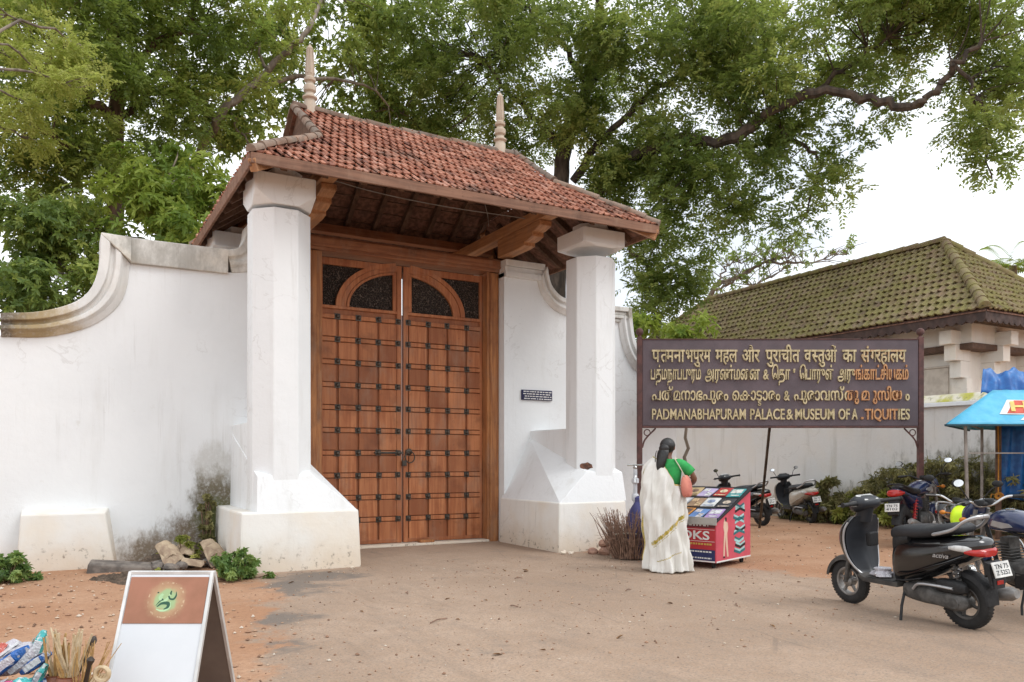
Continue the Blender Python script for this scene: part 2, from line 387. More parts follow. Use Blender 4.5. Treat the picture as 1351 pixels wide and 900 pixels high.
def resamp(pts, n):
    P = bez([(a, b, 0) for a, b in pts], 8); d = [0]
    for a, b in zip(P, P[1:]): d.append(d[-1]+(b-a).length)
    out = []; k = 0
    for i in range(n):
        t = d[-1]*i/(n-1)
        while k < len(d)-2 and d[k+1] < t: k += 1
        q = (t-d[k])/max(d[k+1]-d[k], 1e-9); p = P[k].lerp(P[k+1], min(max(q, 0), 1)); out.append((p.x, p.y))
    return out
YW = 10.95
# ---- left wall
wl = thing('boundary_wall', 'long white boundary wall with scrolled coping left of the wooden gate', 'wall', (-2, YW+.2, 0))
LOc = resamp([(-.6, 2.96), (-.22, 3.01), (.12, 3.14), (.3, 3.31), (.39, 3.56), (.42, 3.80), (.42, 4.0)], 22)
LIc = resamp([(-.6, 2.70), (-.17, 2.73), (.17, 2.83), (.42, 2.97), (.62, 3.18), (.71, 3.41), (.745, 3.71)], 22)
LU = resamp([(1.88, 4.01), (2.03, 4.06), (2.12, 4.21), (2.15, 4.40)], 8); LUi = resamp([(1.95, 3.73), (2.2, 3.78), (2.38, 3.95), (2.45, 4.16)], 8)
poly = [(-14, -.3), (-14, 2.72)]+[(x, z+.02) for x, z in LIc]+LUi+[(2.9, 4.2), (2.94, -.3)]
mb = MB(); mb.prism(poly, YW, YW+.4); mb.build('wall_face', m_wallL, wl)
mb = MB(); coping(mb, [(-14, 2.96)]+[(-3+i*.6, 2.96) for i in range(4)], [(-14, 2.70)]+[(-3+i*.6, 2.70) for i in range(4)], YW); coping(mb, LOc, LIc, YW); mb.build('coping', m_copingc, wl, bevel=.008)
mb = MB(); mb.box(.745, 1.9, YW-.055, YW+.36, 3.705, 4.02)
mb.hexa([(.42, YW-.13, 4.0), (.75, YW-.125, 3.71), (.75, YW+.362, 3.71), (.42, YW+.362, 4.0), (.425, YW-.13, 4.02), (.76, YW-.06, 4.025), (.76, YW+.362, 4.025), (.425, YW+.362, 4.02)])
coping(mb, LU, LUi, YW, .06)
mb.box(2.15, 2.93, YW-.06, YW+.36, 4.16, 4.40); mb.build('coping', m_coping, wl, bevel=.012)
mb = MB(); mb.hexa([(-.44, YW-.30, -.05), (.57, YW-.30, -.05), (.62, YW+.05, -.05), (-.46, YW+.05, -.05), (-.40, YW-.25, .66), (.46, YW-.25, .66), (.52, YW+.05, .71), (-.40, YW+.05, .71)])
mb.build('buttress', m_plinth, wl, bevel=.02)
# ---- right wall
wr = thing('boundary_wall', 'white stepped boundary wall behind the right gate pillar with a blue plaque', 'wall', (7.5, YW+.2, 0))
RO = resamp([(6.76, 4.36), (6.79, 4.2), (6.85, 4.05), (7.02, 3.91), (7.22, 3.88), (7.6, 3.88)], 20); RI = resamp([(6.62, 4.13), (6.66, 4.0), (6.71, 3.90), (6.89, 3.72), (7.18, 3.62), (7.6, 3.60)], 20)
RO2 = resamp([(8.44, 3.86), (8.46, 3.6), (8.52, 3.3), (8.68, 3.06), (8.9, 2.97), (9.5, 2.96)], 20); RI2 = resamp([(8.22, 3.62), (8.24, 3.45), (8.32, 3.15), (8.52, 2.86), (8.82, 2.73), (9.5, 2.70)], 20)
poly = [(6.02, -.3), (6.02, 4.2), (6.62, 4.2)]+RI+RI2+[(9.5, -.3)]
mb = MB(); mb.prism(poly[::-1], YW, YW+.4); mb.build('wall_face', m_wallR, wr)
mb = MB(); mb.box(6.02, 6.74, YW-.06, YW+.36, 4.30, 4.40); mb.box(6.02, 6.70, YW-.035, YW+.36, 4.22, 4.297); mb.box(6.02, 6.66, YW-.07, YW+.36, 4.13, 4.217)
coping(mb, RO, RI, YW, .10); coping(mb, RO2, RI2, YW, .10); mb.build('coping', m_copingc, wr, bevel=.008)
mb = MB()
for i, (z0, z1, o) in enumerate([(3.60, 3.655, .04), (3.66, 3.715, .07), (3.72, 3.775, .05), (3.78, 3.86, .085)]): mb.box(7.6, 8.43-(.04 if i % 2 else 0), YW-o, YW+.36, z0, z1)
mb.build('coping', m_coping, wr, bevel=.012)
# ---- plaque (blue enamel)
m_blue = M('blue_enamel', (.015, .017, .075), (.02, .02, .06), rough=.4); m_white = M('white_paint', (.78, .78, .76), (.7, .7, .68), rough=.5)
pq = thing('plaque', 'small blue enamel plaque with white lines of writing on the wall', 'plaque', (6.6, YW-.01, 2.3))
mb = MB(); mb.box(6.32, 6.885, YW-.03, YW-.004, 2.225, 2.385); mb.build('plate', m_blue, pq, bevel=.004)
mb = MB(); r2 = random.Random(3)
for k in range(4):
    x = 6.345+r2.random()*.03; zc = 2.36-k*.037
    while x < 6.85:
        w = r2.uniform(.018, .06); mb.box(x, min(x+w, 6.868), YW-.0335, YW-.030, zc-.0075-(x-6.32)*.012, zc+.0075-(x-6.32)*.012); x += w+r2.uniform(.007, .02)
mb.build('lettering', m_white, pq)

# ================================================================== GATEWAY
gw = thing('gateway', 'tall wooden double gate under a tiled hip roof on white pillars', 'gateway', (4.5, 11.1, 0))
m_door = mat_wood('door_wood', (.50, .20, .085), (.34, .11, .042), (.11, .036, .018))
m_frame = mat_wood('frame_wood', (.46, .20, .075), (.27, .105, .042), (.12, .05, .025), tint=False)
m_framex = mat_wood('lintel_wood', (.34, .145, .07), (.22, .086, .043), (.10, .042, .024), 'x', tint=False)
m_beam = mat_wood('beam_wood', (.52, .27, .13), (.34, .16, .075), (.14, .065, .035), 'y', tint=False)
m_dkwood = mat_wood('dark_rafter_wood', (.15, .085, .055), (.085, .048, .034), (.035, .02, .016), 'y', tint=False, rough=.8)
m_fascia = mat_wood('fascia_wood', (.27, .145, .095), (.165, .088, .06), (.075, .042, .03), 'x', tint=False, rough=.8)
m_iron = M('dark_iron', (.10, .085, .07), (.045, .04, .035), rough=.42, metal=.7)
def octo(cx, cy, w, z): # regular octagon, across-flats w
    s = w/2; t = s*math.tan(R(22.5)); return [(cx+a, cy+b, z) for a, b in ((-t, -s), (t, -s), (s, -t), (s, t), (t, s), (-t, s), (-s, t), (-s, -t))]
def pillar(cx, cy, gate, h=.366, zb=4.335):  # gate: direction of the opening (+1 to the right)
    p = MB(); w = .69
    p.rings([octo(cx, cy, w, .6), octo(cx, cy, w*.985, 4.2)], True, True, 0, False)
    P = p.build('pillar', m_pillar, gw, bevel=.010)
    c = MB(); sq = lambda z, k=1: [(cx-h*k*.44, cy-h*k, z), (cx+h*k*.44, cy-h*k, z), (cx+h*k, cy-h*k*.44, z), (cx+h*k, cy+h*k*.44, z), (cx+h*k*.44, cy+h*k, z), (cx-h*k*.44, cy+h*k, z), (cx-h*k, cy+h*k*.44, z), (cx-h*k, cy-h*k*.44, z)]
    sq2 = lambda z, k=1: [(cx-h*k*.93, cy-h*k, z), (cx+h*k*.93, cy-h*k, z), (cx+h*k, cy-h*k*.93, z), (cx+h*k, cy+h*k*.93, z), (cx+h*k*.93, cy+h*k, z), (cx-h*k*.93, cy+h*k, z), (cx-h*k, cy+h*k*.93, z), (cx-h*k, cy-h*k*.93, z)]
    c.rings([octo(cx, cy, w*.99, zb), sq2(4.375), sq2(4.40), sq2(4.585)], True, True, 0, False); c.rings([octo(cx, cy, .5, 4.586), octo(cx, cy, .5, 4.70)], True, True, 0, False); c.build('capital', m_pillar, P, bevel=.01)
    return P
def plinth(cx, cy, g, P, xin, xout, yf, yb):
    b = MB(); xs = sorted((xin, xout))
    b.hexa([(xs[0]-.03, yf-.03, -.1), (xs[1]+.03, yf-.03, -.1), (xs[1]+.03, yb, -.1), (xs[0]-.03, yb, -.1), (xs[0], yf, .69), (xs[1], yf, .69), (xs[1], yb, .69), (xs[0], yb, .69)])
    b.build('plinth', m_plinth, P, bevel=.022)
    s = MB(); e = .345; xp = cx+g*e*.97; xo = cx-g*e
    s.hexa([(xin-g*.015, yf+.015, .685), (xin-g*.015, yb, .685), (xo, yb, .685), (xo, yf+.015, .685),
            (xp-g*.03, cy-e+.01, 1.11), (xp-g*.03, yb, 1.64), (xo+g*.02, yb, 1.64), (xo+g*.02, cy-e+.01, 1.10)])
    s.build('skirt', m_pillar, P, bevel=.006)
    q = MB(); q.box(min(xo, xp)+.03, max(xo, xp)-.16, cy+.2, yb-.002, .66, 1.74); q.build('spur_wall', m_pillar, P, bevel=.012)
PL = pillar(2.275, 9.725, 1, .354, 4.24); plinth(2.275, 9.725, 1, PL, 3.12, 1.76, 9.30, YW+.05)
PR = pillar(6.80, 9.725, -1); plinth(6.80, 9.725, -1, PR, 5.98, 7.12, 9.30, YW+.05)
pillar(2.275, 12.5, 1); pillar(6.80, 12.5, -1)
mb = MB(); rp = random.Random(3); pts_ = []
for k in range(14):
    a = 6.283*k/14; pts_.append((.095*math.cos(a)*(1+rp.uniform(-.2, .15)), .052*math.sin(a)*(1+rp.uniform(-.25, .2))))
cx9, cy9 = 6.80-.2439*1.0, 9.725-.2439; ex = Vector((.7071, -.7071, 0)); c9 = Vector((cx9, cy9, 1.19))+Vector((-.7071, -.7071, 0))*.0035
mb.add([tuple(c9+ex*a+Vector((0, 0, b))) for a, b in pts_], [tuple(range(14))]); m_exp = M('exposed_brick', (.24, .11, .07), (.07, .04, .03), scale=18, rough=.95, bump=.8); mb.build('exposed_patch', m_exp, PR, fix=False)
# ---- frame
mb = MB(); mb.box(5.82, 6.05, 11.13, 11.42, -.1, 4.22); mb.box(5.86, 5.99, 11.10, 11.129, -.1, 4.21); mb.build('door_jamb', m_frame, gw, bevel=.012); mb = MB(); mb.box(2.92, 3.20, 11.13, 11.42, -.1, 4.22); mb.box(2.98, 3.12, 11.10, 11.129, -.1, 4.21); mb.build('door_jamb', m_frame, gw, bevel=.012)
mb = MB(); mb.box(2.9, 6.08, 11.10, 11.44, 4.222, 4.43); mb.box(2.9, 6.06, 11.06, 11.097, 4.27, 4.40); mb.build('lintel', m_framex, gw, bevel=.014)
mb = MB(); mb.box(3.18, 5.84, 11.1, 11.5, -.05, .035); mb.build('threshold', m_plinth, gw, bevel=.01)
# ---- leaves
m_carve = N('carved_dark_panel')
_o = m_carve.pos(); _v = m_carve.vor(26, m_carve.map(_o, (1, .2, 1)), 'DISTANCE_TO_EDGE'); _s = m_carve.noise(30, 5, dist=2.2)
m_carve.bump(m_carve.math('ADD', m_carve.step(_v, .02, .18), _s), 1.0, .03)
m_carve = m_carve.fin(m_carve.mix(m_carve.math('MULTIPLY', m_carve.step(_v, .10, .02), m_carve.step(_s, .42, .58)), (.03, .022, .018), (.24, .19, .155)), .6, 0, .4)
def leaf(cols, x0, x1, rz):
    g = 1 if cols[0] > 4.475 else -1
    rnd = random.Random(int(cols[0]*100)); hinge = x1 if g > 0 else x0
    YD = 11.28
    b = MB(); b.box(x0, x1, YD+.045, YD+.09, .04, 3.46, .75)
    rows = [.04]+[.40+.327*k for k in range(10)]
    xe = [x0]+cols+[x1] if g > 0 else [x0]+cols+[x1]
    # field panels
    for i in range(len(xe)-1):
        for j in range(len(rows)-1):
            a, c = xe[i], xe[i+1]
            if c-a < .09: continue
            b.box(a+.019, c-.019, YD+.012, YD+.05, rows[j]+.042, rows[j+1]-.042, rnd.choice([.0, .0, .1, .25, .4, .65, 1.0, .85, .3, .1]))
    # rails and stiles
    for z in rows[1:]: b.box(x0+.004, x1-.004, YD+.008, YD+.052, z-.030, z+.030, rnd.uniform(0, .3))
    b.box(x0+.004, x1-.004, YD+.010, YD+.052, .042, .10, .7)
    ms = x0 if g > 0 else x1
    b.box(min(ms, ms+g*.075), max(ms, ms+g*.075), YD+.004, YD+.053, .04, 4.17, .35)
    b.box(min(hinge, hinge-g*.05), max(hinge, hinge-g*.05), YD+.006, YD+.053, .04, 4.17, .35)
    b.box(x0, x1, YD+.007, YD+.054, 4.08, 4.18, .4)
    b.box(x0+.002, x1-.002, YD+.0065, YD+.0545, 3.455, 3.50, .15)
    # meeting stile in arch zone
    b.box(min(ms+g*.077, ms+g*.135), max(ms+g*.077, ms+g*.135), YD+.012, YD+.053, 3.502, 4.08, .2)
    L = b.build('door_leaf', m_door, gw, bevel=.006, seg=2)
    # arch mouldings
    a = MB()
    for (rx0, rz0, rx1, rz1, yo) in ((1.03, .715, .955, .655, .0), (.95, .652, .875, .585, .014), (.87, .58, .83, .545, .004)):
        rings = []
        for k in range(17):
            t = R(90*k/16); ca, sa = math.cos(t), math.sin(t)
            xi = lambda rx: 4.475+g*max(rx*ca, .12)
            rings.append([(xi(rx0), YD+yo, 3.50+rz0*sa), (xi(rx1), YD+yo, 3.50+rz1*sa), (xi(rx1), YD+.05, 3.50+rz1*sa), (xi(rx0), YD+.05, 3.50+rz0*sa)])
        a.rings(rings, True, True, .1, False)
    a.build('arch_moulding', m_door, L, bevel=.006)
    c = MB(); c.box(x0+.01, x1-.01, YD+.055, YD+.085, 3.47, 4.17); c.build('carved_panel', m_carve, L)
    s = MB(); s.lathe([(.034, 0), (.034, -.012), (.024, -.02), (.024, -.034), (.017, -.047), (.004, -.052)], (0, 0, 0), 'y', 10); s.box(-.042, .042, -.005, -.0001, -.042, .042)
    WORLD_SPACE[0] = False; so_ = s.build('stud', m_iron, L); WORLD_SPACE[0] = True
    for i, (z, x) in enumerate([(z, x) for z in rows[1:] for x in cols]):
        q = so_ if i == 0 else so_.copy()
        if i: col.objects.link(q); q.parent = L
        q.location = (x+rnd.gauss(0, .004), YD+.008, z+rnd.gauss(0, .004)); q.rotation_euler = (0, R(rnd.gauss(0, 4)), 0)
    piv = Vector((hinge, YD+.05, 0))
    return L
LL = leaf([3.47, 3.775, 4.085, 4.395], 3.205, 4.452, 0); LR = leaf([4.555, 4.88, 5.205, 5.53], 4.482, 5.815, 0)
mb = MB(); zc = 1.40
mb.lathe([(.05, 0), (.05, -.02), (.03, -.035), (.01, -.04)], (4.565, 11.285, zc), 'y', 12); mb.tube([(4.565+.075*math.cos(t), 11.235, zc-.08+.085*math.sin(t)) for t in [2*math.pi*k/16 for k in range(16)]], .009, 6, loop=True); mb.build('ring_handle', m_iron, LR)
mb = MB(); mb.bar((4.02, 11.27, 1.385), (4.47, 11.27, 1.385), .03, .03); mb.bar((4.44, 11.262, 1.33), (4.44, 11.262, 1.46), .06, .02); mb.build('latch', m_iron, LL, bevel=.004)
mb = MB(); mb.box(4.44, 4.51, 11.225, 11.262, 1.19, 1.27); mb.tube([(4.455, 11.243, 1.27), (4.456, 11.243, 1.31), (4.475, 11.243, 1.335), (4.494, 11.243, 1.31), (4.495, 11.243, 1.27)], .006, 6); mb.build('padlock', m_iron, LL, bevel=.006)
mb = MB(); mb.box(4.70, 4.93, 11.15, 11.27, .0345, .075); mb.build('door_stop', m_frame, gw, bevel=.006)
# ---- beams and brackets
for X in (2.86, 6.05):
    mb = MB(); mb.box(X-.10, X+.10, 9.30, 13.0, 4.72, 4.88); mb.build('tie_beam', m_beam, gw, bevel=.012)
for X in (2.90, 6.06):
    mb = MB(); mb.prism([(11.06, 4.434), (11.06, 4.715), (9.78, 4.715), (9.78, 4.64), (9.94, 4.60), (10.0, 4.60), (10.0, 4.535), (10.16, 4.50), (10.24, 4.50), (10.24, 4.45), (10.40, 4.434)][::-1], X-.10, X+.10, 'yz'); mb.build('bracket', m_beam, gw, bevel=.012)
for ya in (9.63, 12.41):
    mb = MB(); mb.box(2.45, 6.6, ya, ya+.18, 4.86, 4.99); mb.build('wall_plate', m_framex, gw, bevel=.01)
# ---- roof
EX0, EX1, EY0, EY1, EZ, SL = 1.80, 7.36, 8.90, 13.30, 4.60, .695
YM = (EY0+EY1)/2; RZ = EZ+SL*(YM-EY0)
m_tile = mat_tile('clay_tiles', [(.17, .075, .055), (.31, .125, .08), (.42, .19, .125), (.50, .27, .20)], dark=.62)
PROF = [(0, .004), (.10, .024), (.22, .030), (.34, .022), (.46, .004), (.74, 0), (1.0, .004)]
def tile_plane(mb, O, U, V, lo, hi, length, tw, rh, rnd, thick=.022, lift=.026, amp=1.0):
    O, U, V = Vector(O), Vector(U).normalized(), Vector(V).normalized(); Nn = U.cross(V)
    if Nn.z < 0: Nn = -Nn
    rows = int(math.ceil(length/rh)); vs, fs, ts = mb.v, mb.f, mb.t
    for j in range(rows):
        v0, v1 = j*rh-.02, min((j+1)*rh+.03, length+.02); a, b = lo(max(j*rh, 0)), hi(max(j*rh, 0)); off = (j % 2)*tw*.5
        k0 = int(math.floor((a-off)/tw)); k1 = int(math.ceil((b-off)/tw))
        for k in range(k0, k1):
            u0 = off+k*tw; t = min(1, max(0, rnd.gauss(.5, .24))); jz = rnd.uniform(-.005, .005); jv = rnd.uniform(-.014, .010); jt = rnd.uniform(-.004, .004)
            base = len(vs); m = len(PROF)
            for kind in range(3):
                vv = (v0+jv) if kind != 1 else v1
                la, hb = lo(min(max(vv, 0), length)), hi(min(max(vv, 0), length))
                for (pu, pz) in PROF:
                    uu = min(max(u0+pu*tw, la), hb)
                    z = pz*amp+jz+(lift if kind == 0 else (-.004 if kind == 1 else lift-thick))+jt*(pu-.5)*4
                    vs.append(tuple(O+U*uu+V*vv+Nn*z))
            if min(max(u0, lo(max(v0, 0))), hi(max(v0, 0))) >= min(max(u0+tw, lo(max(v0, 0))), hi(max(v0, 0)))-1e-4 and lo(v1)+1e-4 >= min(hi(v1), u0+tw):
                del vs[base:]; continue
            for q in range(m-1):
                fs.append([base+q, base+q+1, base+m+q+1, base+m+q]); ts.append(t); mb.s.append(True)
                fs.append([base+2*m+q, base+2*m+q+1, base+q+1, base+q]); ts.append(t*.8); mb.s.append(False)
def caps(mb, pts, r, seg, rnd, tint=.45, flat=1.):
    P = bez(pts, 30) if len(pts) > 2 else [Vector(pts[0]).lerp(Vector(pts[1]), i/60) for i in range(61)]
    L = [0]
    for a, b in zip(P, P[1:]): L.append(L[-1]+(b-a).length)
    def at(s):
        for i in range(len(L)-1):
            if L[i+1] >= s: return P[i].lerp(P[i+1], (s-L[i])/max(L[i+1]-L[i], 1e-9))
        return P[-1].copy()
    s = 0
    while s < L[-1]-.02:
        a, b = at(max(s-.03, 0)), at(min(s+seg, L[-1]))
        d = (b-a).normalized(); side = d.cross(Vector((0, 0, 1))).normalized(); up = side.cross(d)
        if up.z < 0: up = -up
        rings = []; t = min(1, max(0, rnd.gauss(tint, .2))); w = rnd.uniform(-.008, .008)
        for q, rr in ((0, r*1.13), (1, r*.94)):
            p = a.lerp(b, q)+up*w
            rings.append([p+side*rr*math.cos(R(x))+up*rr*flat*math.sin(R(x))-up*.02 for x in range(-12, 193, 17)])
        mb.rings(rings, True, True, t, True); s += seg
rnd = random.Random(11); SLN = math.hypot(1, SL); LEN = (YM-EY0)*SLN
dl, dr = 1.0, 1.05
mb = MB(); W = EX1-EX0
tile_plane(mb, (EX0, EY0, EZ), (1, 0, 0), (0, 1, SL), lambda v: min(v/SLN, dl), lambda v: W-min(v/SLN, dr), LEN, .100, .190, rnd, .020, .024, .8)
tile_plane(mb, (EX1, EY1, EZ), (-1, 0, 0), (0, -1, SL), lambda v: min(v/SLN, dr), lambda v: W-min(v/SLN, dl), LEN, .100, .190, rnd, .020, .024, .8)
D_ = EY1-EY0
tile_plane(mb, (EX0, EY1, EZ), (0, -1, 0), (1, 0, SL), lambda v: v/SLN, lambda v: D_-v/SLN, dl*SLN, .100, .190, rnd, .020, .024, .8)
tile_plane(mb, (EX1, EY0, EZ), (0, 1, 0), (-1, 0, SL), lambda v: v/SLN, lambda v: D_-v/SLN, dr*SLN, .100, .190, rnd, .020, .024, .8)
roof = mb.build('roof', m_tile, gw, fix=False)
mb = MB(); ct = .06
for (cx_, cy_, sx_, sy_, dd) in ((EX0, EY0, 1, 1, dl), (EX1, EY0, -1, 1, dr), (EX0, EY1, 1, -1, dl), (EX1, EY1, -1, -1, dr)):
    caps(mb, [(cx_-sx_*.03, cy_-sy_*.03, EZ+.035), (cx_+sx_*dd, cy_+sy_*dd, EZ+dd*SL+ct-.015)], .056, .25, rnd, .75)
    caps(mb, [(cx_+sx_*dd, cy_+sy_*dd, EZ+dd*SL+ct), (cx_+sx_*dd, YM, RZ+.03)], .055, .25, rnd, .3)
caps(mb, [(EX0+dl-.02, YM, RZ+.05), (EX0+dl+.7, YM, RZ+.01), (YM*0+4.5, YM, RZ-.005), (EX1-dr-.6, YM, RZ+.01), (EX1-dr+.02, YM, RZ+.03)], .065, .27, rnd, .2)
m_ridge = mat_tile('lichened_ridge', [(.15, .10, .075), (.22, .14, .10), (.27, .18, .13), (.33, .20, .14)], ((.24, .22, .19), (.07, .06, .052)), .42, .7); mb.build('ridge_tile', m_ridge, roof)
# gablets
mb = MB()
for X, s in ((EX0+dl+.05, 1), (EX1-dr-.05, -1)):
    zb = EZ+(dl if s > 0 else dr)*SL-.05; hw = (RZ-zb)/SL
    mb = MB(); mb.prism([(YM-hw+.03, zb), (YM+hw-.03, zb), (YM, RZ-.02)], X, X+s*.04, 'yz'); mb.build('gable', m_dkwood, roof)
# underside, rafters, battens
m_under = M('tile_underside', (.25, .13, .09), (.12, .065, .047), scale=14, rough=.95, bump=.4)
mb = MB(); o = .035
def slab(a, b, c, d, t=.018, tint=0):
    mb.hexa([Vector(x)-Vector((0, 0, o+t)) for x in (a, b, c, d)]+[Vector(x)-Vector((0, 0, o)) for x in (a, b, c, d)], tint)
C0, C1, C2, C3 = (EX0, EY0, EZ), (EX1, EY0, EZ), (EX1, EY1, EZ), (EX0, EY1, EZ)
G0 = (EX0+dl, EY0+dl, EZ+dl*SL); G1 = (EX1-dr, EY0+dr, EZ+dr*SL); G2 = (EX1-dr, EY1-dr, EZ+dr*SL); G3 = (EX0+dl, EY1-dl, EZ+dl*SL); T0 = (EX0+dl, YM, RZ); T1 = (EX1-dr, YM, RZ)
slab(C0, C1, G1, G0); slab(G0, G1, T1, T0); slab(C2, C3, G3, G2); slab(G2, G3, T0, T1); slab(C3, C0, G0, G3); slab(C1, C2, G2, G1)
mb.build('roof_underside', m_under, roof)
mb = MB(); x = EX0+.35
def rz_at(x_, y_): return EZ+SL*min(y_-EY0, EY1-y_, 9 if x_ > EX0+dl and x_ < EX1-dr else min(x_-EX0, EX1-x_))
while x < EX1-.2:
    d = min(x-EX0, EX1-x); top = YM if EX0+dl <= x <= EX1-dr else EY0+d
    for s in (1, -1):
        y0_ = EY0+.03 if s > 0 else EY1-.03; y1_ = top if s > 0 else EY0+EY1-top
        if abs(y1_-y0_) > .25: mb.bar((x, y0_, EZ+.03*SL-.105), (x, y1_, EZ+SL*abs(y1_-(EY0 if s > 0 else EY1))-.105), .07, .10, tint=.2)
    x += .46
y = EY0+.6
while y < EY1-.4:
    d = min(y-EY0, EY1-y, dl)
    if d > .2:
        mb.bar((EX0+.03, y, EZ+.03*SL-.105), (EX0+d, y, EZ+SL*d-.105), .07, .10); mb.bar((EX1-.03, y, EZ+.03*SL-.105), (EX1-d, y, EZ+SL*d-.105), .07, .10)
    y += .46
for k in range(1, 11):
    yy = EY0+.2*k; zz = EZ+SL*.2*k-.045; xa = EX0+min(.2*k, dl)+.03; xb = EX1-min(.2*k, dr)-.03
    mb.bar((xa, yy, zz), (xb, yy, zz), .035, .02); mb.bar((xa, EY0+EY1-yy, zz), (xb, EY0+EY1-yy, zz), .035, .02)
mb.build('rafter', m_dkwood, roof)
mb = MB(); f0, f1 = EZ-.125, EZ-.005
mb.bar((EX0-.02, EY0-.018, (f0+f1)/2), (EX1+.02, EY0-.018, (f0+f1)/2), .034, f1-f0); mb.bar((EX0-.02, EY1+.018, (f0+f1)/2), (EX1+.02, EY1+.018, (f0+f1)/2), .034, f1-f0)
mb.bar((EX0-.018, EY0+.002, (f0+f1)/2-.01), (EX0-.018, EY1-.002, (f0+f1)/2-.01), .034, f1-f0+.03); mb.bar((EX1+.018, EY0+.002, (f0+f1)/2), (EX1+.018, EY1-.002, (f0+f1)/2), .034, f1-f0)
mb.build('fascia', m_fascia, roof, bevel=.006)
# hip rafters (diagonal)
mb = MB()
for a, b in ((C0, G0), (C1, G1), (C2, G2), (C3, G3)):
    mb = MB(); mb.bar(Vector(a)-Vector((0, 0, .14)), Vector(b)-Vector((0, 0, .14)), .09, .14); mb.build('hip_rafter', m_beam, roof, bevel=.008)
m_fin = whitewash('finial_plaster', white=(.56, .46, .36), damp=.6, grime=.3)
FP = [(.085, -.1), (.085, .06), (.075, .075), (.075, .10), (.104, .125), (.102, .145), (.070, .165), (.058, .20), (.085, .225), (.090, .28), (.083, .30), (.055, .32), (.052, .345), (.080, .365), (.082, .40), (.052, .425), (.058, .45), (.056, .56), (.046, .70), (.040, .80), (.046, .815), (.038, .835), (.020, .86), (.002, .885)]
for X in (3.02, 6.03):
    mb = MB(); mb.lathe(FP, (X, YM, RZ+.05), 'z', 20)
    for k in range(8):
        a = R(45*k); mb.bar((X+.060*math.cos(a), YM+.060*math.sin(a), RZ+.51), (X+.042*math.cos(a), YM+.042*math.sin(a), RZ+.845), .018, .014, up=(math.cos(a), math.sin(a), 0.01))
    mb.build('finial', m_fin, roof)
mb = MB(); mb.tube(bez([(2.75, 9.9, 4.83), (3.6, 10.0, 4.775), (4.6, 10.05, 4.76), (5.9, 10.1, 4.80)], 8), .007, 5); mb.tube(bez([(5.3, 10.3, 5.3), (5.28, 10.2, 5.0), (5.34, 10.2, 4.78), (5.30, 10.1, 4.6)], 6), .006, 5)
m_cable = M('grey_cable', (.30, .28, .26), rough=.6); mb.build('cable', m_cable, gw)
mb = MB(); mb.lathe([(.015, .12), (.02, .05), (.12, .0), (.13, -.015), (.05, -.02), (.045, -.06), (.002, -.085)], (4.75, 10.2, 5.0), 'z', 16); mb.tube([(4.75, 10.2, 5.1), (4.75, 10.2, 5.42)], .008, 5)
m_lampc = M('lamp_shade_enamel', (.35, .22, .16), rough=.5); mb.build('pendant_lamp', m_lampc, gw)

# ================================================================== MUSEUM WALL + BUILDING
MX = 14.0
m_mwall = whitewash('museum_wall_wash', white=(.73, .725, .705), foot=.75, foot_top=.95, damp=.6, cream=.15, blobs=[((MX, 9.6, .1), 2.2, (.12, .10, .062), 1.), ((MX, 8.2, .3), 2.3, (.13, .115, .06), 1.), ((MX, 6.9, .3), 2.2, (.12, .10, .06), 1.), ((MX, 9.0, .5), 1.6, (.09, .078, .045), 1.), ((MX, 7.2, .5), 1.6, (.08, .07, .045), 1.), ((MX, 11.0, .05), 1.3, (.14, .12, .075), .9), ((MX, 12.6, .05), 1.0, (.18, .155, .10), .8)])
n = N('mossy_coping'); c = n.mix(n.step(n.noise(3, 6), .4, .6), (.70, .66, .56), (.48, .46, .11)); c = n.mix(n.step(n.noise(14, 6), .55, .7, 0, .7), c, (.25, .24, .14)); m_moss = n.fin(c, .95, 0, .1)
mw = thing('compound_wall', 'grey stained compound wall with moss along its coping behind the scooters', 'wall', (MX+.15, 10, 0))
mb = MB(); mb.box(MX, MX+.3, 3, 19, -.3, 2.24); mb.build('wall_face', m_mwall, mw)
mb = MB(); mb.hexa([(MX-.07, 3, 2.242), (MX+.37, 3, 2.242), (MX+.37, 19, 2.242), (MX-.07, 19, 2.242), (MX-.06, 3, 2.32), (MX+.36, 3, 2.32), (MX+.36, 19, 2.32), (MX-.06, 19, 2.32)]); mb.build('coping_edge', m_wallR, mw, bevel=.01)
mb = MB(); mb.hexa([(MX-.05, 3, 2.322), (MX+.35, 3, 2.322), (MX+.35, 19, 2.322), (MX-.05, 19, 2.322), (MX+.10, 3, 2.47), (MX+.20, 3, 2.47), (MX+.20, 19, 2.47), (MX+.10, 19, 2.47)]); mb.build('coping', m_moss, mw, bevel=.01)
BX, BY0, BY1, BZ, BS = 15.2, 8.81, 20.7, 4.15, .93
hw = 2.17; bw = 2*hw
mu = thing('museum_building', 'white museum building with mossy tiled hip roof behind the sign', 'building', (BX+hw, 14, 0))
m_mtile = mat_tile('mossy_tiles', [(.17, .12, .085), (.24, .165, .11), (.29, .225, .145), (.20, .155, .105)], ((.225, .205, .07), (.105, .095, .045)), .82, .5)
rnd = random.Random(5); mb = MB(); SN = math.hypot(1, BS); ML = hw*SN; DL = BY1-BY0
kw = dict(tw=.165, rh=.215, rnd=rnd, thick=.032, lift=.036, amp=1.15)
tile_plane(mb, (BX, BY1, BZ), (0, -1, 0), (1, 0, BS), lambda v: v/SN, lambda v: DL-v/SN, ML, **kw)
tile_plane(mb, (BX, BY0, BZ), (1, 0, 0), (0, 1, BS), lambda v: v/SN, lambda v: bw-v/SN, ML, **kw)
tile_plane(mb, (BX+bw, BY0, BZ), (0, 1, 0), (-1, 0, BS), lambda v: v/SN, lambda v: DL-v/SN, ML, **kw)
mroof = mb.build('roof', m_mtile, mu, fix=False)
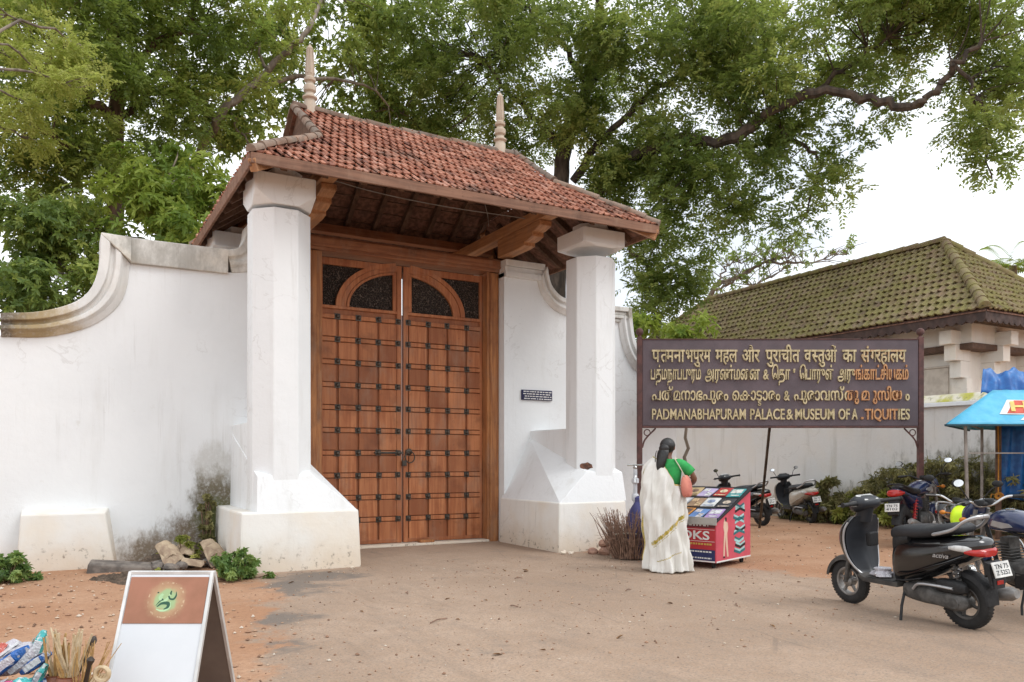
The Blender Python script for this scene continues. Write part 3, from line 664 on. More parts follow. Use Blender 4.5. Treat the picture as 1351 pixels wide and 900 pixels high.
mb = MB()
T = BZ+hw*BS
for a, b in (((BX, BY0), (BX+hw, BY0+hw)), ((BX+bw, BY0), (BX+hw, BY0+hw)), ((BX, BY1), (BX+hw, BY1-hw)), ((BX+bw, BY1), (BX+hw, BY1-hw))): caps(mb, [(*a, BZ+.05), (*b, T+.04)], .095, .30, rnd, .5)
caps(mb, [(BX+hw, BY0+hw, T+.05), (BX+hw, BY1-hw, T+.03)], .10, .34, rnd, .3); mb.build('ridge_tile', m_mtile, mroof)
mb = MB(); o = .05
slab((BX, BY0, BZ), (BX, BY1, BZ), (BX+hw, BY1-hw, T), (BX+hw, BY0+hw, T)); slab((BX+bw, BY0, BZ), (BX+bw, BY1, BZ), (BX+hw, BY1-hw, T), (BX+hw, BY0+hw, T))
mb.hexa([(BX, BY0, BZ-.06), (BX+bw, BY0, BZ-.06), (BX+hw, BY0+hw, T-.08), (BX+hw-.01, BY0+hw, T-.08), (BX, BY0, BZ-.04), (BX+bw, BY0, BZ-.04), (BX+hw, BY0+hw, T-.05), (BX+hw-.01, BY0+hw, T-.05)]); mb.build('roof_underside', m_under, mroof)
# scalloped eave board
mb = MB(); m_eave = M('eave_board', (.085, .055, .048), (.05, .035, .032), rough=.85)
def scallop(a, b, z0, z1, nrm):
    a, b = Vector(a), Vector(b); L = (b-a).length; n_ = int(L/.19); d = (b-a)/n_
    for i in range(n_):
        p = a+d*i; poly = [p+Vector((0, 0, z1)), p+d+Vector((0, 0, z1)), p+d+Vector((0, 0, z0+.06)), p+d*.75+Vector((0, 0, z0+.015)), p+d*.5+Vector((0, 0, z0)), p+d*.25+Vector((0, 0, z0+.015)), p+Vector((0, 0, z0+.06))]
        v = poly+[q+Vector(nrm)*.03 for q in poly]; k = 7
        mb.add(v, [tuple(range(k)), tuple(range(2*k-1, k-1, -1))]+[(i2, k+i2, k+(i2+1) % k, (i2+1) % k) for i2 in range(k)])
scallop((BX+.02, BY0, 0), (BX+.02, BY1, 0), BZ-.26, BZ-.02, (1, 0, 0)); scallop((BX+.05, BY0+.02, 0), (BX+bw, BY0+.02, 0), BZ-.26, BZ-.02, (0, 1, 0)); mb.build('eave_board', m_eave, mroof)
m_muw = whitewash('museum_white', white=(.75, .715, .66), damp=.35, cream=.3); WX = BX+.95
mb = MB(); mb.box(WX, BX+bw-.9, BY0+.95, BY1-.9, -.3, 4.5); mb.box(WX-.28, BX+bw-.6, BY0+.66, BY1-.6, 3.62, 4.02); mb.build('wall_face', m_muw, mu, bevel=.01)
mb = MB(); mb.box(WX-.33, BX+bw-.55, BY0+.61, BY1-.55, 3.50, 3.617); m_pl = M('brown_wall_plate', (.14, .085, .06), (.09, .055, .04), rough=.8); mb.build('wall_plate', m_pl, mu, bevel=.01)
for y_ in [BY0+1.0+1.62*i for i in range(7)]:
    mb = MB(); mb.box(WX-.62, WX+.05, y_-.13, y_+.13, 3.60, 3.88); mb.box(WX-.46, WX+.05, y_-.125, y_+.125, 3.28, 3.598); mb.box(WX-.28, WX+.05, y_-.12, y_+.12, 2.94, 3.278); mb.box(WX-.14, WX+.05, y_-.16, y_+.16, -.2, 2.938); mb.build('bracket', m_muw, mu, bevel=.008)
for x_ in [BX+1.6+1.3*i for i in range(2)]:
    mb = MB(); mb.box(x_-.13, x_+.13, BY0+.33, BY0+1, 3.60, 3.88); mb.box(x_-.125, x_+.125, BY0+.49, BY0+1, 3.28, 3.598); mb.box(x_-.12, x_+.12, BY0+.67, BY0+1, 2.94, 3.278); mb.build('bracket', m_muw, mu, bevel=.008)
mb = MB(); mb.box(WX-.03, WX-.001, BY0+1.3, BY0+2.2, 2.45, 3.2); m_rec = M('weathered_opening', (.62, .56, .49), (.5, .44, .38), rough=.9); mb.box(WX-.06, WX-.031, BY0+1.25, BY0+2.25, 3.2, 3.24); mb.build('blind_window', m_rec, mu, bevel=.01)
WORLD_SPACE[0] = False
# ================================================================== TREES
B_neem = [(8.99,19.04,12.51,2.18,2.0,1.19,14,0.5),(8.69,20.35,11.59,1.45,1.5,1.04,9,0.5),(10.21,17.2,11.6,2.08,2.2,1.51,16,0.5),(9.91,19.09,11.15,1.83,1.8,1.22,12,0.4),(11.88,15.69,11.34,2.03,2.2,1.47,16,0.5),(11.41,17.67,10.13,1.79,1.8,1.19,12,0.4),(12.68,15.81,9.71,1.7,2,1.32,14,0.5),(13.3,14.32,10.9,1.62,2,1.26,14,0.55),(13.17,15.54,8.01,1.51,1.8,1.13,11,0.4),(12.45,17.09,8.84,1.19,1.5,0.89,8,0.35),(13.65,14.7,8.76,1.29,1.8,1.29,11,0.45),(14.01,13.34,11.17,1.57,2,1.05,12,0.6),(14.32,13.17,9.6,1.05,1.5,0.79,8,0.5),(15.47,12.64,11.05,1.41,2,0.88,10,0.65),(15.77,12.47,10.09,0.88,1.2,0.49,4,0.5),(16.3,11.48,11.08,1.36,2,0.77,9,0.65),(17.44,10.61,11.05,1.35,2,0.71,9,0.6),(17.64,9.58,10.29,0.96,1.8,0.72,8,0.55),(17.55,10.09,9.52,0.58,1.1,0.46,4,0.5),(17.71,9.54,9.25,0.4,1,0.48,3,0.45),(16.88,9.78,8.36,0.35,0.7,0.63,4,0.45),(16.94,9.74,7.49,0.21,0.4,0.35,2,0.4),(14.94,13.28,8.98,0.71,1.0,0.5,4,0.4),(15.54,12.49,8.17,0.52,0.7,0.28,2,0.4),(15.16,12.7,7.68,0.56,0.8,0.42,3,0.45),(14.78,13.03,6.84,0.39,0.6,0.39,2,0.4),(14.39,13.94,8.19,0.73,1.1,0.73,5,0.4),(14.38,14.17,7.16,0.46,0.7,0.33,2,0.45),(15.99,11.54,9.2,0.47,0.6,0.2,2,0.5),(13.5,15.92,6.63,1.16,1.5,1.07,8,0.35),(14.0,15.07,7.06,0.85,1.2,0.66,4,0.4),(13.49,16.51,5.37,0.89,1.5,0.89,7,0.35),(14.35,16.02,5.86,0.69,1.2,0.6,3,0.35),(13.04,17.91,7.64,1.25,1.5,1.04,6,0.3),(13.77,14.06,12.7,3.59,2.5,1.08,16,0.6),(10.21,17.2,13.49,3.02,2.5,1.13,14,0.5),(16.43,10.84,11.63,2.48,2.2,0.83,12,0.6),(7.95,21.92,13.14,1.3,1.6,1.74,8,0.5),(9.63,20.4,10.23,1.17,1.5,0.64,7,0.5),(8.71,21.49,10.64,1.09,1.3,0.54,5,0.55),(10.87,19.13,9.72,0.83,1.2,0.52,5,0.4)]
B_left = [(-0.51,18.07,9.57,1.32,1.8,1.03,14,0.5),(0.95,18.4,10.26,1.4,1.8,1.09,14,0.4),(2.45,18.7,10.48,1.49,1.8,1.16,13,0.45),(-0.25,17.35,7.75,1.28,1.6,0.85,11,0.5),(1.22,18.24,8.7,1.4,1.8,0.94,12,0.35),(2.45,18.7,8.82,1.16,1.5,0.99,9,0.4),(-0.64,18.14,7.08,1.17,1.4,0.59,7,0.45),(0.82,18.47,7.61,1.25,1.5,0.78,8,0.35),(3.71,18.57,10.4,1.02,1.5,1.19,8,0.5),(1.58,17.47,11.05,3.93,2.5,0.91,16,0.45),(-0.27,19.08,6.52,1.25,1.5,0.7,7,0.3),(1.73,19.11,7.17,1.16,1.4,0.66,6,0.4)]
B_lime = [(0.34,15.42,8.24,0.58,0.7,0.23,4,0.95),(0.22,15.36,7.55,0.7,0.7,0.26,5,0.95),(-0.44,15.62,7.19,0.57,0.7,0.23,4,0.9),(-0.23,15.96,7.95,0.65,0.7,0.23,4,0.85),(-0.56,15.92,6.82,0.45,0.6,0.18,3,0.9),(-0.68,16.22,8.8,0.52,0.8,0.39,4,0.85),(-0.73,16.01,8.11,0.39,0.7,0.26,3,0.85)]
B_mango = [(-0.45,15.86,5.22,0.77,0.9,0.51,8,0.5),(-0.55,15.69,4.46,0.76,0.8,0.51,8,0.45),(0.11,15.77,4.89,0.59,0.8,0.59,7,0.5),(0.22,15.02,4.04,0.56,0.6,0.31,4,0.5),(-0.75,15.34,3.82,0.55,0.6,0.31,4,0.45),(0.18,16.19,5.66,0.54,0.8,0.4,5,0.55)]
B_jack = [(1.17,15.64,5.93,0.6,0.8,0.54,7,0.85),(1.84,15.49,5.79,0.61,0.8,0.48,7,0.8),(1.36,15.07,5.28,0.78,0.7,0.33,6,0.8),(2.32,15.68,6.26,0.56,0.8,0.56,6,0.7),(1.61,16.31,6.68,0.64,0.8,0.43,5,0.7),(2.42,14.7,5.33,0.33,0.5,0.26,2,0.75),(1.96,14.5,5.15,0.51,0.5,0.19,4,0.7)]
B_airy = [(3.53,20.39,10.05,0.92,1.2,0.92,7,0.45),(4.61,20.35,11.6,1.13,1.4,0.94,8,0.5),(5.91,20.2,11.85,1.16,1.4,1.16,9,0.55),(5.1,20.08,10.09,0.94,1.2,0.66,6,0.4),(6.74,20.3,10.92,1.19,1.4,0.99,9,0.6),(7.79,20.29,10.14,1.02,1.3,0.81,7,0.45),(6.92,20.2,12.71,1.19,1.3,0.79,7,0.65),(3.75,19.69,8.75,0.9,1.1,0.63,5,0.45),(6.08,20.1,13.4,2.52,1.6,0.77,9,0.55),(8.33,20.55,11.8,1.04,1.4,1.25,7,0.5)]
B_wallbush = [(10.46,11.78,3.76,0.35,0.35,0.17,3,0.8),(9.64,12.02,3.96,0.32,0.4,0.34,3,0.45)]
L_trunk = [(11.6,18.15,6.89),(11.77,18.05,9.53),(12.13,17.5,11.21),(12.16,17.02,12.6),(11.9,16.83,14.18)]
L_main = [(11.86,18.0,7.09),(12.5,16.83,8.77),(12.97,15.02,9.02),(13.66,13.94,8.78),(13.97,13.08,9.14),(14.54,12.19,9.35),(15.37,11.37,9.16),(15.72,10.72,8.79),(15.84,10.42,8.86),(15.97,10.12,9.12),(16.01,9.87,9.38),(16.32,9.46,9.67)]
L_b2 = [(11.89,17.86,8.68),(12.33,16.93,9.65),(12.87,16.05,10.41),(13.39,14.95,10.74),(14.08,13.88,10.9)]
L_b3 = [(11.83,18.02,9.53),(10.82,18.24,10.41),(9.68,18.65,11.72)]
L_b4 = [(12.13,17.5,11.21),(11.36,17.59,12.06),(10.47,17.63,12.82)]
L_b5 = [(14.4,13.47,9.38),(14.86,12.98,8.59),(15.31,12.61,8.12),(15.01,12.9,7.01)]
L_b6 = [(16.54,10.2,9.65),(16.84,9.92,8.88),(16.88,9.78,8.05),(17.01,9.7,7.17)]
L_b7 = [(12.13,17.5,11.21),(12.68,15.81,11.6),(13.58,14.62,12.02)]
L_b8 = [(14.99,12.56,9.6),(15.35,12.13,10.02),(15.98,11.44,10.63)]
L_b9 = [(13.44,15.27,9.14),(13.86,14.92,8.13),(14.46,14.13,7.16)]
L_b10 = [(11.65,18.12,7.5),(12.69,17.42,7.26),(13.42,16.43,6.33),(13.7,16.16,5.33)]
LT_trunk = [(0.97,18.73,4.24),(1.0,18.72,6.93),(0.98,18.49,8.91),(0.95,18.29,10.36),(0.87,18.21,11.54)]
LT_a = [(0.99,18.6,8.32),(0.25,17.53,8.5),(-0.25,17.35,9.02)]
LT_b = [(0.98,18.49,8.91),(1.82,18.48,10.05),(2.74,18.54,10.97)]
LT_c = [(0.99,18.6,7.69),(0.13,17.71,7.38),(-0.6,17.09,7.44)]
LT_d = [(0.99,18.6,8.48),(1.98,18.62,9.18),(2.58,18.51,8.78)]
A_trunk = [(2.35,20.48,4.62),(2.69,20.52,7.74),(2.97,18.52,8.7),(3.66,18.36,9.54),(4.3,18.24,10.31),(5.0,18.3,11.21),(5.94,20.3,13.66)]
A_b = [(3.66,18.36,9.54),(4.95,18.78,10.27),(6.42,19.33,10.65),(7.93,20.09,10.5)]
A_c = [(3.98,18.3,9.92),(3.92,18.79,10.72),(4.2,19.32,11.75)]
A_d = [(3.21,18.51,8.99),(3.46,18.59,8.66),(3.71,18.57,8.27)]
M_trunk = [(-0.23,15.96,3.06),(-0.28,15.99,4.23),(-0.11,15.9,5.02)]
J_trunk = [(1.66,15.59,3.82),(1.6,15.62,5.04),(1.62,15.84,6.2)]
bare = [(19.7,22.19,5.0),(20.53,21.72,7.33),(21.08,20.96,7.78),(21.75,20.35,8.28),(22.29,19.82,8.36)]
bare2 = [(21.08,20.96,7.78),(21.51,20.48,7.47),(22.37,19.89,8.12)]
bare3 = [(20.53,21.72,7.33),(21.01,21.45,8.29),(21.53,21.04,8.4)]
bare4 = [(21.75,20.35,8.28),(22.59,19.42,8.1),(23.86,18.7,8.44)]
def quads_object(name, V, F, tint, mat, parent=None):
    me = bpy.data.meshes.new(name); me.vertices.add(len(V)); me.vertices.foreach_set('co', np.asarray(V, np.float32).ravel())
    me.loops.add(F.size); me.loops.foreach_set('vertex_index', F.ravel().astype(np.int32)); me.polygons.add(len(F))
    me.polygons.foreach_set('loop_start', np.arange(0, F.size, F.shape[1], dtype=np.int32)); me.update(calc_edges=True)
    me.attributes.new('tint', 'FLOAT', 'FACE').data.foreach_set('value', np.asarray(tint, np.float32))
    me.materials.append(mat); o = bpy.data.objects.new(name, me); col.objects.link(o)
    if parent is not None: o.parent = parent
    return o
def unit(a): return a/np.maximum(np.linalg.norm(a, axis=-1, keepdims=True), 1e-9)
CY, SY = math.cos(YAW), math.sin(YAW)
def sample_clumps(blobs, rs, mul=1.):
    C, T = [], []
    for (x, y, z, rr, rf, rz, n, t) in blobs:
        n = max(1, int(round(n*mul))); d = unit(rs.normal(size=(n, 3)))*(rs.random((n, 1))**.45)
        a, b, c = d[:, 0]*rr, d[:, 1]*rf, d[:, 2]*rz
        C.append(np.stack([x+a*CY+b*SY, y-a*SY+b*CY, z+c], 1)); T.append(np.clip(t+rs.normal(.04, .23, n), 0, 1))
    return np.concatenate(C), np.concatenate(T)
def leaf_faces(base, d, w, L, W, rs, fold=.0):
    "base points, unit directions d, width directions w -> rhombic leaves"
    L = L[:, None]; W = W[:, None]; n = np.cross(d, w)
    mid = base+d*L*.45
    V = np.stack([base, mid+w*W*.5+n*W*fold, base+d*L-n*L*.12, mid-w*W*.5+n*W*fold], 1)
    return V
def fronds(C, T, rad, per, flen, leafL, leafW, pairs, rs, droop=.25, flat=.75, up=.15):
    k = len(C)*per; ci = np.repeat(np.arange(len(C)), per)
    o = unit(rs.normal(size=(k, 3))); o[:, 2] *= flat; r = rad*rs.uniform(.65, 1.25, len(C))[ci][:, None]
    s = C[ci]+o*r*(rs.random((k, 1))**.40)
    d = unit(o*.8+rs.normal(size=(k, 3))*.55+np.array([0, 0, up])); fl = flen*rs.uniform(.6, 1.2, (k, 1))
    tone = np.clip(T[ci]+rs.normal(0, .10, k)+o[:, 2]*.06, 0, 1)
    Vs, Ts = [], []
    side = unit(np.cross(d, np.array([0, 0, 1.])+rs.normal(size=(k, 3))*.35))
    for i in range(pairs):
        t = .15+.85*i/max(pairs-1, 1)
        p = s+d*fl*t-np.array([0, 0, 1.])*fl*droop*t*t
        for sg in (-1, 1):
            ld = unit(side*sg*.85+d*.55-np.array([0, 0, .18])+rs.normal(size=(k, 3))*.18)
            w = unit(np.cross(ld, np.cross(d, side)+rs.normal(size=(k, 3))*.45))
            V = leaf_faces(p, ld, w, leafL*rs.uniform(.7, 1.2, k)*(1-.35*t*t), leafW*rs.uniform(.8, 1.2, k), rs)
            Vs.append(V); Ts.append(np.clip(tone+rs.normal(0, .07, k), 0, 1))
    V = np.concatenate(Vs).reshape(-1, 3); F = np.arange(len(V)).reshape(-1, 4)
    return V, F, np.concatenate(Ts)
def whorls(C, T, rad, twigs, per, leafL, leafW, rs, flat=.8, droop=.3):
    k = len(C)*twigs; ci = np.repeat(np.arange(len(C)), twigs)
    o = unit(rs.normal(size=(k, 3))); o[:, 2] *= flat
    s = C[ci]+o*rad*rs.uniform(.7, 1.2, len(C))[ci][:, None]*(rs.random((k, 1))**.45)
    ax = unit(o+np.array([0, 0, .5])+rs.normal(size=(k, 3))*.4)
    tone = np.clip(T[ci]+rs.normal(0, .13, k), 0, 1)
    e1 = unit(np.cross(ax, rs.normal(size=(k, 3)))); e2 = np.cross(ax, e1); Vs, Ts = [], []
    for i in range(per):
        a = 2*math.pi*i/per+rs.uniform(-.4, .4, k); rd = e1*np.cos(a)[:, None]+e2*np.sin(a)[:, None]
        d = unit(rd+ax*rs.uniform(.1, .9, (k, 1))-np.array([0, 0, droop])); w = unit(np.cross(d, ax)+rs.normal(size=(k, 3))*.2)
        L = (leafL*rs.uniform(.6, 1.2, k)); W = leafW*rs.uniform(.8, 1.2, k); b = s-ax*(.03+.1*leafL*i/per); n = np.cross(w, d)
        L_, W_ = L[:, None], W[:, None]; tip = b+d*L_-np.array([0, 0, .18])*L_; m1 = b+d*L_*.3; m2 = b+d*L_*.68-np.array([0, 0, .06])*L_
        A = np.stack([b, m1+w*W_*.5+n*W_*.2, m2+w*W_*.42+n*W_*.2, tip], 1); B = np.stack([b, tip, m2-w*W_*.42+n*W_*.2, m1-w*W_*.5+n*W_*.2], 1)
        Vs += [A, B]; tt = np.clip(tone+rs.normal(0, .08, k), 0, 1); Ts += [tt, tt]
    V = np.concatenate(Vs).reshape(-1, 3); return V, np.arange(len(V)).reshape(-1, 4), np.concatenate(Ts)
def wobble(pts, amp, rnd, n=8):
    P = bez(pts, n); return [p+Vector((rnd.gauss(0, amp), rnd.gauss(0, amp), rnd.gauss(0, amp))) for p in P]
def limbs(name, parent, trunk, branches, C, mat, r0=.3, r1=.1, seed=1, twig=.02, maxt=3.5):
    rnd = random.Random(seed); mb = MB(); P = wobble(trunk, .02, rnd); m = len(P)
    mb.tube(P, [r0+(r1*.5-r0)*i/(m-1) for i in range(m)], 10); nodes = list(P)
    for br in branches:
        pts, a, b = br; Q = wobble(pts, .045, rnd, 5); mb.tube(Q, [(a+(b-a)*i/(len(Q)-1))*rnd.uniform(.88, 1.12) for i in range(len(Q))], 8); nodes += Q
    if C is not None:
        A = np.array([tuple(p) for p in nodes])
        for c in C:
            d = np.linalg.norm(A-c, axis=1); i = int(d.argmin())
            if d[i] > maxt or d[i] < .15: continue
            a = Vector(A[i]); c = Vector(c); mid = a.lerp(c, .5)+Vector((rnd.gauss(0, .12), rnd.gauss(0, .12), rnd.gauss(.05, .12)))*d[i]*.6
            Q = bez([a, mid, c], 5); mb.tube(Q, [twig*(1.3-.9*k/(len(Q)-1))*(1+.25*d[i]) for k in range(len(Q))], 5)
    return mb.build(name, mat, parent, fix=False)
def local(objs, loc):
    for o in objs: o.location = tuple(-x for x in loc)
m_bark = M('bark', (.115, .088, .07), (.045, .036, .03), scale=7, rough=.95, bump=.8, bscale=18, stretch=(1, 1, .35))
m_barkg = M('pale_bark', (.25, .205, .16), (.12, .095, .075), scale=7, rough=.95, bump=.8, bscale=18, stretch=(1, 1, .35))
m_barkr = M('reddish_bark', (.16, .095, .065), (.075, .048, .036), scale=7, rough=.95, bump=.8, bscale=18, stretch=(1, 1, .3))
lf_neem = mat_leaf('leaves_feathery', (.072, .122, .036), (.17, .235, .066), (.36, .40, .125))
lf_left = mat_leaf('leaves_dense', (.075, .13, .032), (.185, .25, .06), (.41, .44, .11))
lf_lime = mat_leaf('leaves_lime', (.14, .19, .04), (.28, .335, .068), (.47, .49, .14))
lf_mango = mat_leaf('leaves_broad', (.06, .108, .026), (.155, .23, .05), (.38, .43, .10), .38, .4)
lf_jack = mat_leaf('leaves_bright', (.06, .115, .02), (.15, .24, .036), (.30, .37, .06), .42, .35)
lf_airy = mat_leaf('leaves_airy', (.068, .12, .03), (.175, .25, .06), (.40, .46, .11), .45, .3)
rs = np.random.default_rng(3)
# the big feathery tree beyond the gate
loc = (L_trunk[0][0], L_trunk[0][1], 0)
C, T = sample_clumps(B_neem, rs, 1.12)
t = thing('rain_tree', 'huge feathery tree with long arching bough over the gate and sign', 'tree', loc)
tr = [(loc[0], loc[1], -.3), (loc[0], loc[1], 2.5)]+L_trunk
o1 = limbs('trunk', t, tr, [(L_main, .155, .045), (L_b2, .12, .03), (L_b3, .12, .04), (L_b4, .1, .03), (L_b5, .06, .02), (L_b6, .05, .015), (L_b7, .1, .03), (L_b8, .07, .03), (L_b9, .07, .02), (L_b10, .08, .03)], C, m_bark, .33, .14, 4, .011, 2.6)
V, F, tt = fronds(C, T, .50, 46, .40, .145, .052, 6, rs); o2 = quads_object('crown', V, F, tt, lf_neem, t); local((o1, o2), loc)
# dense left tree
loc = (LT_trunk[0][0], LT_trunk[0][1], 0); C, T = sample_clumps(B_left, rs, 1.02)
t = thing('shade_tree', 'dense dark green tree with reddish trunk behind the left wall', 'tree', loc)
o1 = limbs('trunk', t, [(loc[0], loc[1], -.3)]+LT_trunk, [(LT_a, .12, .03), (LT_b, .11, .03), (LT_c, .1, .03), (LT_d, .08, .03)], C, m_barkr, .22, .2, 5, .009, 2.2)
V, F, tt = fronds(C, T, .47, 50, .38, .14, .048, 6, rs); o2 = quads_object('crown', V, F, tt, lf_left, t); local((o1, o2), loc)
# lime sprays tree
loc = (-2.2, 13.6, 0); C, T = sample_clumps(B_lime, rs, 1.7)
t = thing('feathery_tree', 'slim tree with layered lime green feathery sprays at the far left', 'tree', loc)
b0 = Vector(loc); cs = [Vector((b[0], b[1], b[2])) for b in B_lime]
o1 = limbs('trunk', t, [(loc[0], loc[1], -.3), (loc[0]+.1, loc[1], 3), (-1.9, 13.5, 5.5), (-1.6, 13.4, 8.3)], [([(-1.95, 13.5, 4.9), (c.x*.5-.95, c.y*.5+6.75, c.z-.35), tuple(c)], .035, .012) for c in cs], C, m_barkg, .10, .05, 6, .010)
V, F, tt = fronds(C, np.clip(T+.1, 0, 1), .17, 20, .27, .085, .026, 7, rs, droop=.2, flat=.4); o2 = quads_object('crown', V, F, tt, lf_lime, t); local((o1, o2), loc)
# broad-leaved trees just behind the left wall
loc = (M_trunk[0][0], M_trunk[0][1], 0); C, T = sample_clumps(B_mango, rs, 1.2)
t = thing('broadleaf_tree', 'low broad leaved tree just above the curved dip of the left wall', 'tree', loc)
o1 = limbs('trunk', t, [(loc[0], loc[1], -.3)]+M_trunk, [], C, m_bark, .10, .05, 7, .014)
V, F, tt = whorls(C, T, .48, 48, 6, .12, .042, rs); o2 = quads_object('crown', V, F, tt, lf_mango, t); local((o1, o2), loc)
loc = (J_trunk[0][0], J_trunk[0][1], 0); C, T = sample_clumps(B_jack, rs)
t = thing('jackfruit_tree', 'bright green broad leaved tree above the level coping by the left pillar', 'tree', loc)
o1 = limbs('trunk', t, [(loc[0], loc[1], -.3)]+J_trunk, [], C, m_barkg, .10, .05, 8, .014)
V, F, tt = whorls(C, T, .42, 34, 6, .15, .052, rs); o2 = quads_object('crown', V, F, tt, lf_jack, t); local((o1, o2), loc)
# airy tree behind the roof apex
loc = (A_trunk[0][0], A_trunk[0][1], 0); C, T = sample_clumps(B_airy, rs, 1.35)
t = thing('leaning_tree', 'airy tree with a pale leaning limb behind the left roof finial', 'tree', loc)
o1 = limbs('trunk', t, [(loc[0], loc[1], -.3)]+A_trunk, [(A_b, .06, .02), (A_c, .04, .015), (A_d, .035, .015)], C, m_barkg, .13, .08, 9, .009, 2.2)
V, F, tt = whorls(C, T, .60, 40, 6, .13, .055, rs); o2 = quads_object('crown', V, F, tt, lf_airy, t); local((o1, o2), loc)
# bush behind right wall by the sign
loc = (B_wallbush[0][0], B_wallbush[0][1], 0); C, T = sample_clumps(B_wallbush, rs)
t = thing('shrub', 'light green shrub peeping over the wall at the top corner of the sign', 'shrub', loc)
o1 = limbs('stem', t, [(loc[0], loc[1], -.2), (loc[0], loc[1], 1.5), (loc[0]-.1, loc[1], 3.0)], [], C, m_barkg, .05, .03, 10, .012)
V, F, tt = whorls(C, T, .32, 22, 6, .16, .06, rs); o2 = quads_object('foliage', V, F, tt, lf_jack, t); local((o1, o2), loc)
# bare leaning tree beyond the museum roof
loc = (bare[0][0], bare[0][1], 0); t = thing('bare_tree', 'nearly bare leaning tree behind the far end of the mossy roof', 'tree', loc)
rnd = random.Random(8); mb = MB(); P = wobble([(loc[0], loc[1], -.3), (loc[0], loc[1], 2.5)]+bare, .02, rnd); mb.tube(P, [.16-.14*i/(len(P)-1) for i in range(len(P))], 7)
tips = []
for br in (bare2, bare3, bare4, bare[1:]):
    Q = wobble(br, .04, rnd); mb.tube(Q, [.05-.035*i/(len(Q)-1) for i in range(len(Q))], 6)
    for k in range(2, len(Q), 2):
        for q in range(3):
            e = Q[k]+Vector((rnd.gauss(.1, .5), rnd.gauss(0, .5), rnd.gauss(.35, .35))); mid = Q[k].lerp(e, .5)+Vector((0, 0, .08)); mb.tube([Q[k], mid, e], [.02, .014, .007], 4); tips.append(e)
o1 = mb.build('trunk', m_barkg, t, fix=False)
C = np.array([tuple(e) for e in tips if rnd.random() < .62]); T = np.full(len(C), .35); V, F, tt = whorls(C, T, .26, 7, 5, .13, .05, rs); o2 = quads_object('crown', V, F, tt, lf_neem, t); local((o1, o2), loc)
# palm beyond the museum roof
loc = (29.05, 15.8, -.35); t = thing('palm_tree', 'palm crown rising behind the museum roof at the right edge', 'palm', loc)
mb = MB(); mb.tube([(0, 0, -.3), (.1, 0, 4), (.05, .1, 8.4)], [.2, .16, .13], 9); mb.build('trunk', m_barkg, t)
Vs, Ts = [], []
for k in range(16):
    a = 2*math.pi*k/16+rnd.uniform(-.2, .2); el = rnd.uniform(.1, 1.1); d = np.array([math.cos(a)*math.cos(el), math.sin(a)*math.cos(el), math.sin(el)]); sd_ = np.array([-math.sin(a), math.cos(a), 0])
    for i in range(26):
        q = .1+.9*i/25; p = np.array([.05, .1, 8.4])+d*2.0*q-np.array([0, 0, 1.0])*q*q*1.1
        for sg in (-1, 1):
            ld = unit(sd_*sg+d*.5-np.array([0, 0, .35])); L = .55*(1-.5*q); w = unit(np.cross(ld, np.array([0, 0, 1.])))*.03
            Vs.append([p, p+ld*L*.5+w, p+ld*L-np.array([0, 0, .08]), p+ld*L*.5-w]); Ts.append(rnd.uniform(.3, .9))
V = np.array(Vs).reshape(-1, 3); quads_object('crown', V, np.arange(len(V)).reshape(-1, 4), Ts, lf_jack, t)
# ================================================================== SIGN BOARD
RV = Vector((CY, -SY, 0)); FV = Vector((SY, CY, 0))
def at(lat, D, z=0.): return tuple(RV*lat+FV*D+Vector((0, 0, z)))
m_board = M('sign_board_paint', (.125, .094, .106), (.10, .077, .087), scale=3, rough=.55, bump=.15)
m_maroon = M('maroon_post_paint', (.125, .055, .048), (.075, .038, .034), scale=9, rough=.6)
n = N('gilt_letters'); c = n.mix(n.attr('tint'), n.mix(n.step(n.noise(14, 5), .4, .62), (.60, .50, .30), (.38, .31, .17)), n.mix(n.step(n.noise(16, 5), .4, .6), (.58, .30, .13), (.44, .19, .08))); m_gilt = n.fin(c, .5, 0, .4)
sg = thing('museum_sign', 'wide maroon signboard with raised gold letters in four scripts on posts', 'sign', at(4.41, 13.2), -YAW)
PXM = 80.19
X_ = lambda px: (px-675.5)/PXM-4.41
Z_ = lambda py: 1.3+(605-py)/PXM
bx0, bx1, bz0, bz1 = X_(845), X_(1213), Z_(562), Z_(449)
mb = MB(); mb.box(bx0+.03, bx1-.03, -.03, .03, bz0, bz1); mb.build('board', m_board, sg, bevel=.006)
mb = MB(); mb.box(bx0+.03, bx1-.03, -.045, .045, bz0-.035, bz0-.002); mb.box(bx0+.03, bx1-.03, -.04, .04, bz1+.002, bz1+.02); mb.build('edge_rail', m_maroon, sg, bevel=.004)
for x in (bx0-.015, bx1+.015):
    mb = MB(); mb.box(x-.042, x+.042, -.042, .042, -.3, bz1+.05); p = mb.build('post', m_maroon, sg, bevel=.006)
    mb = MB(); mb.lathe([(.03, bz1+.05), (.025, bz1+.075), (.055, bz1+.10), (.066, bz1+.135), (.055, bz1+.175), (.015, bz1+.20)], (x, 0, 0), 'z', 14); mb.build('ball_finial', m_maroon, p)
for x, s in ((bx0+.03, 1), (bx1-.03, -1)):
    mb = MB(); mb.tube(bez([(x, 0, bz0-.36), (x+s*.05, 0, bz0-.22), (x+s*.22, 0, bz0-.04)], 5), .014, 6); mb.tube([(x+s*.08+.05*math.cos(a), 0, bz0-.11+.05*math.sin(a)) for a in [2*math.pi*k/12 for k in range(12)]], .009, 5, loop=True); mb.build('scroll_bracket', m_maroon, sg)
mb = MB(); mb.tube([(X_(1018), .06, bz0+.1), (.20, 1.75, 0)], .024, 7); mb.build('stay', m_iron, sg)
REF = {}
def refbox(ch):
    V, F = text_mesh(ch); A = np.array(V); return A[:, 1].min(), A[:, 1].max()
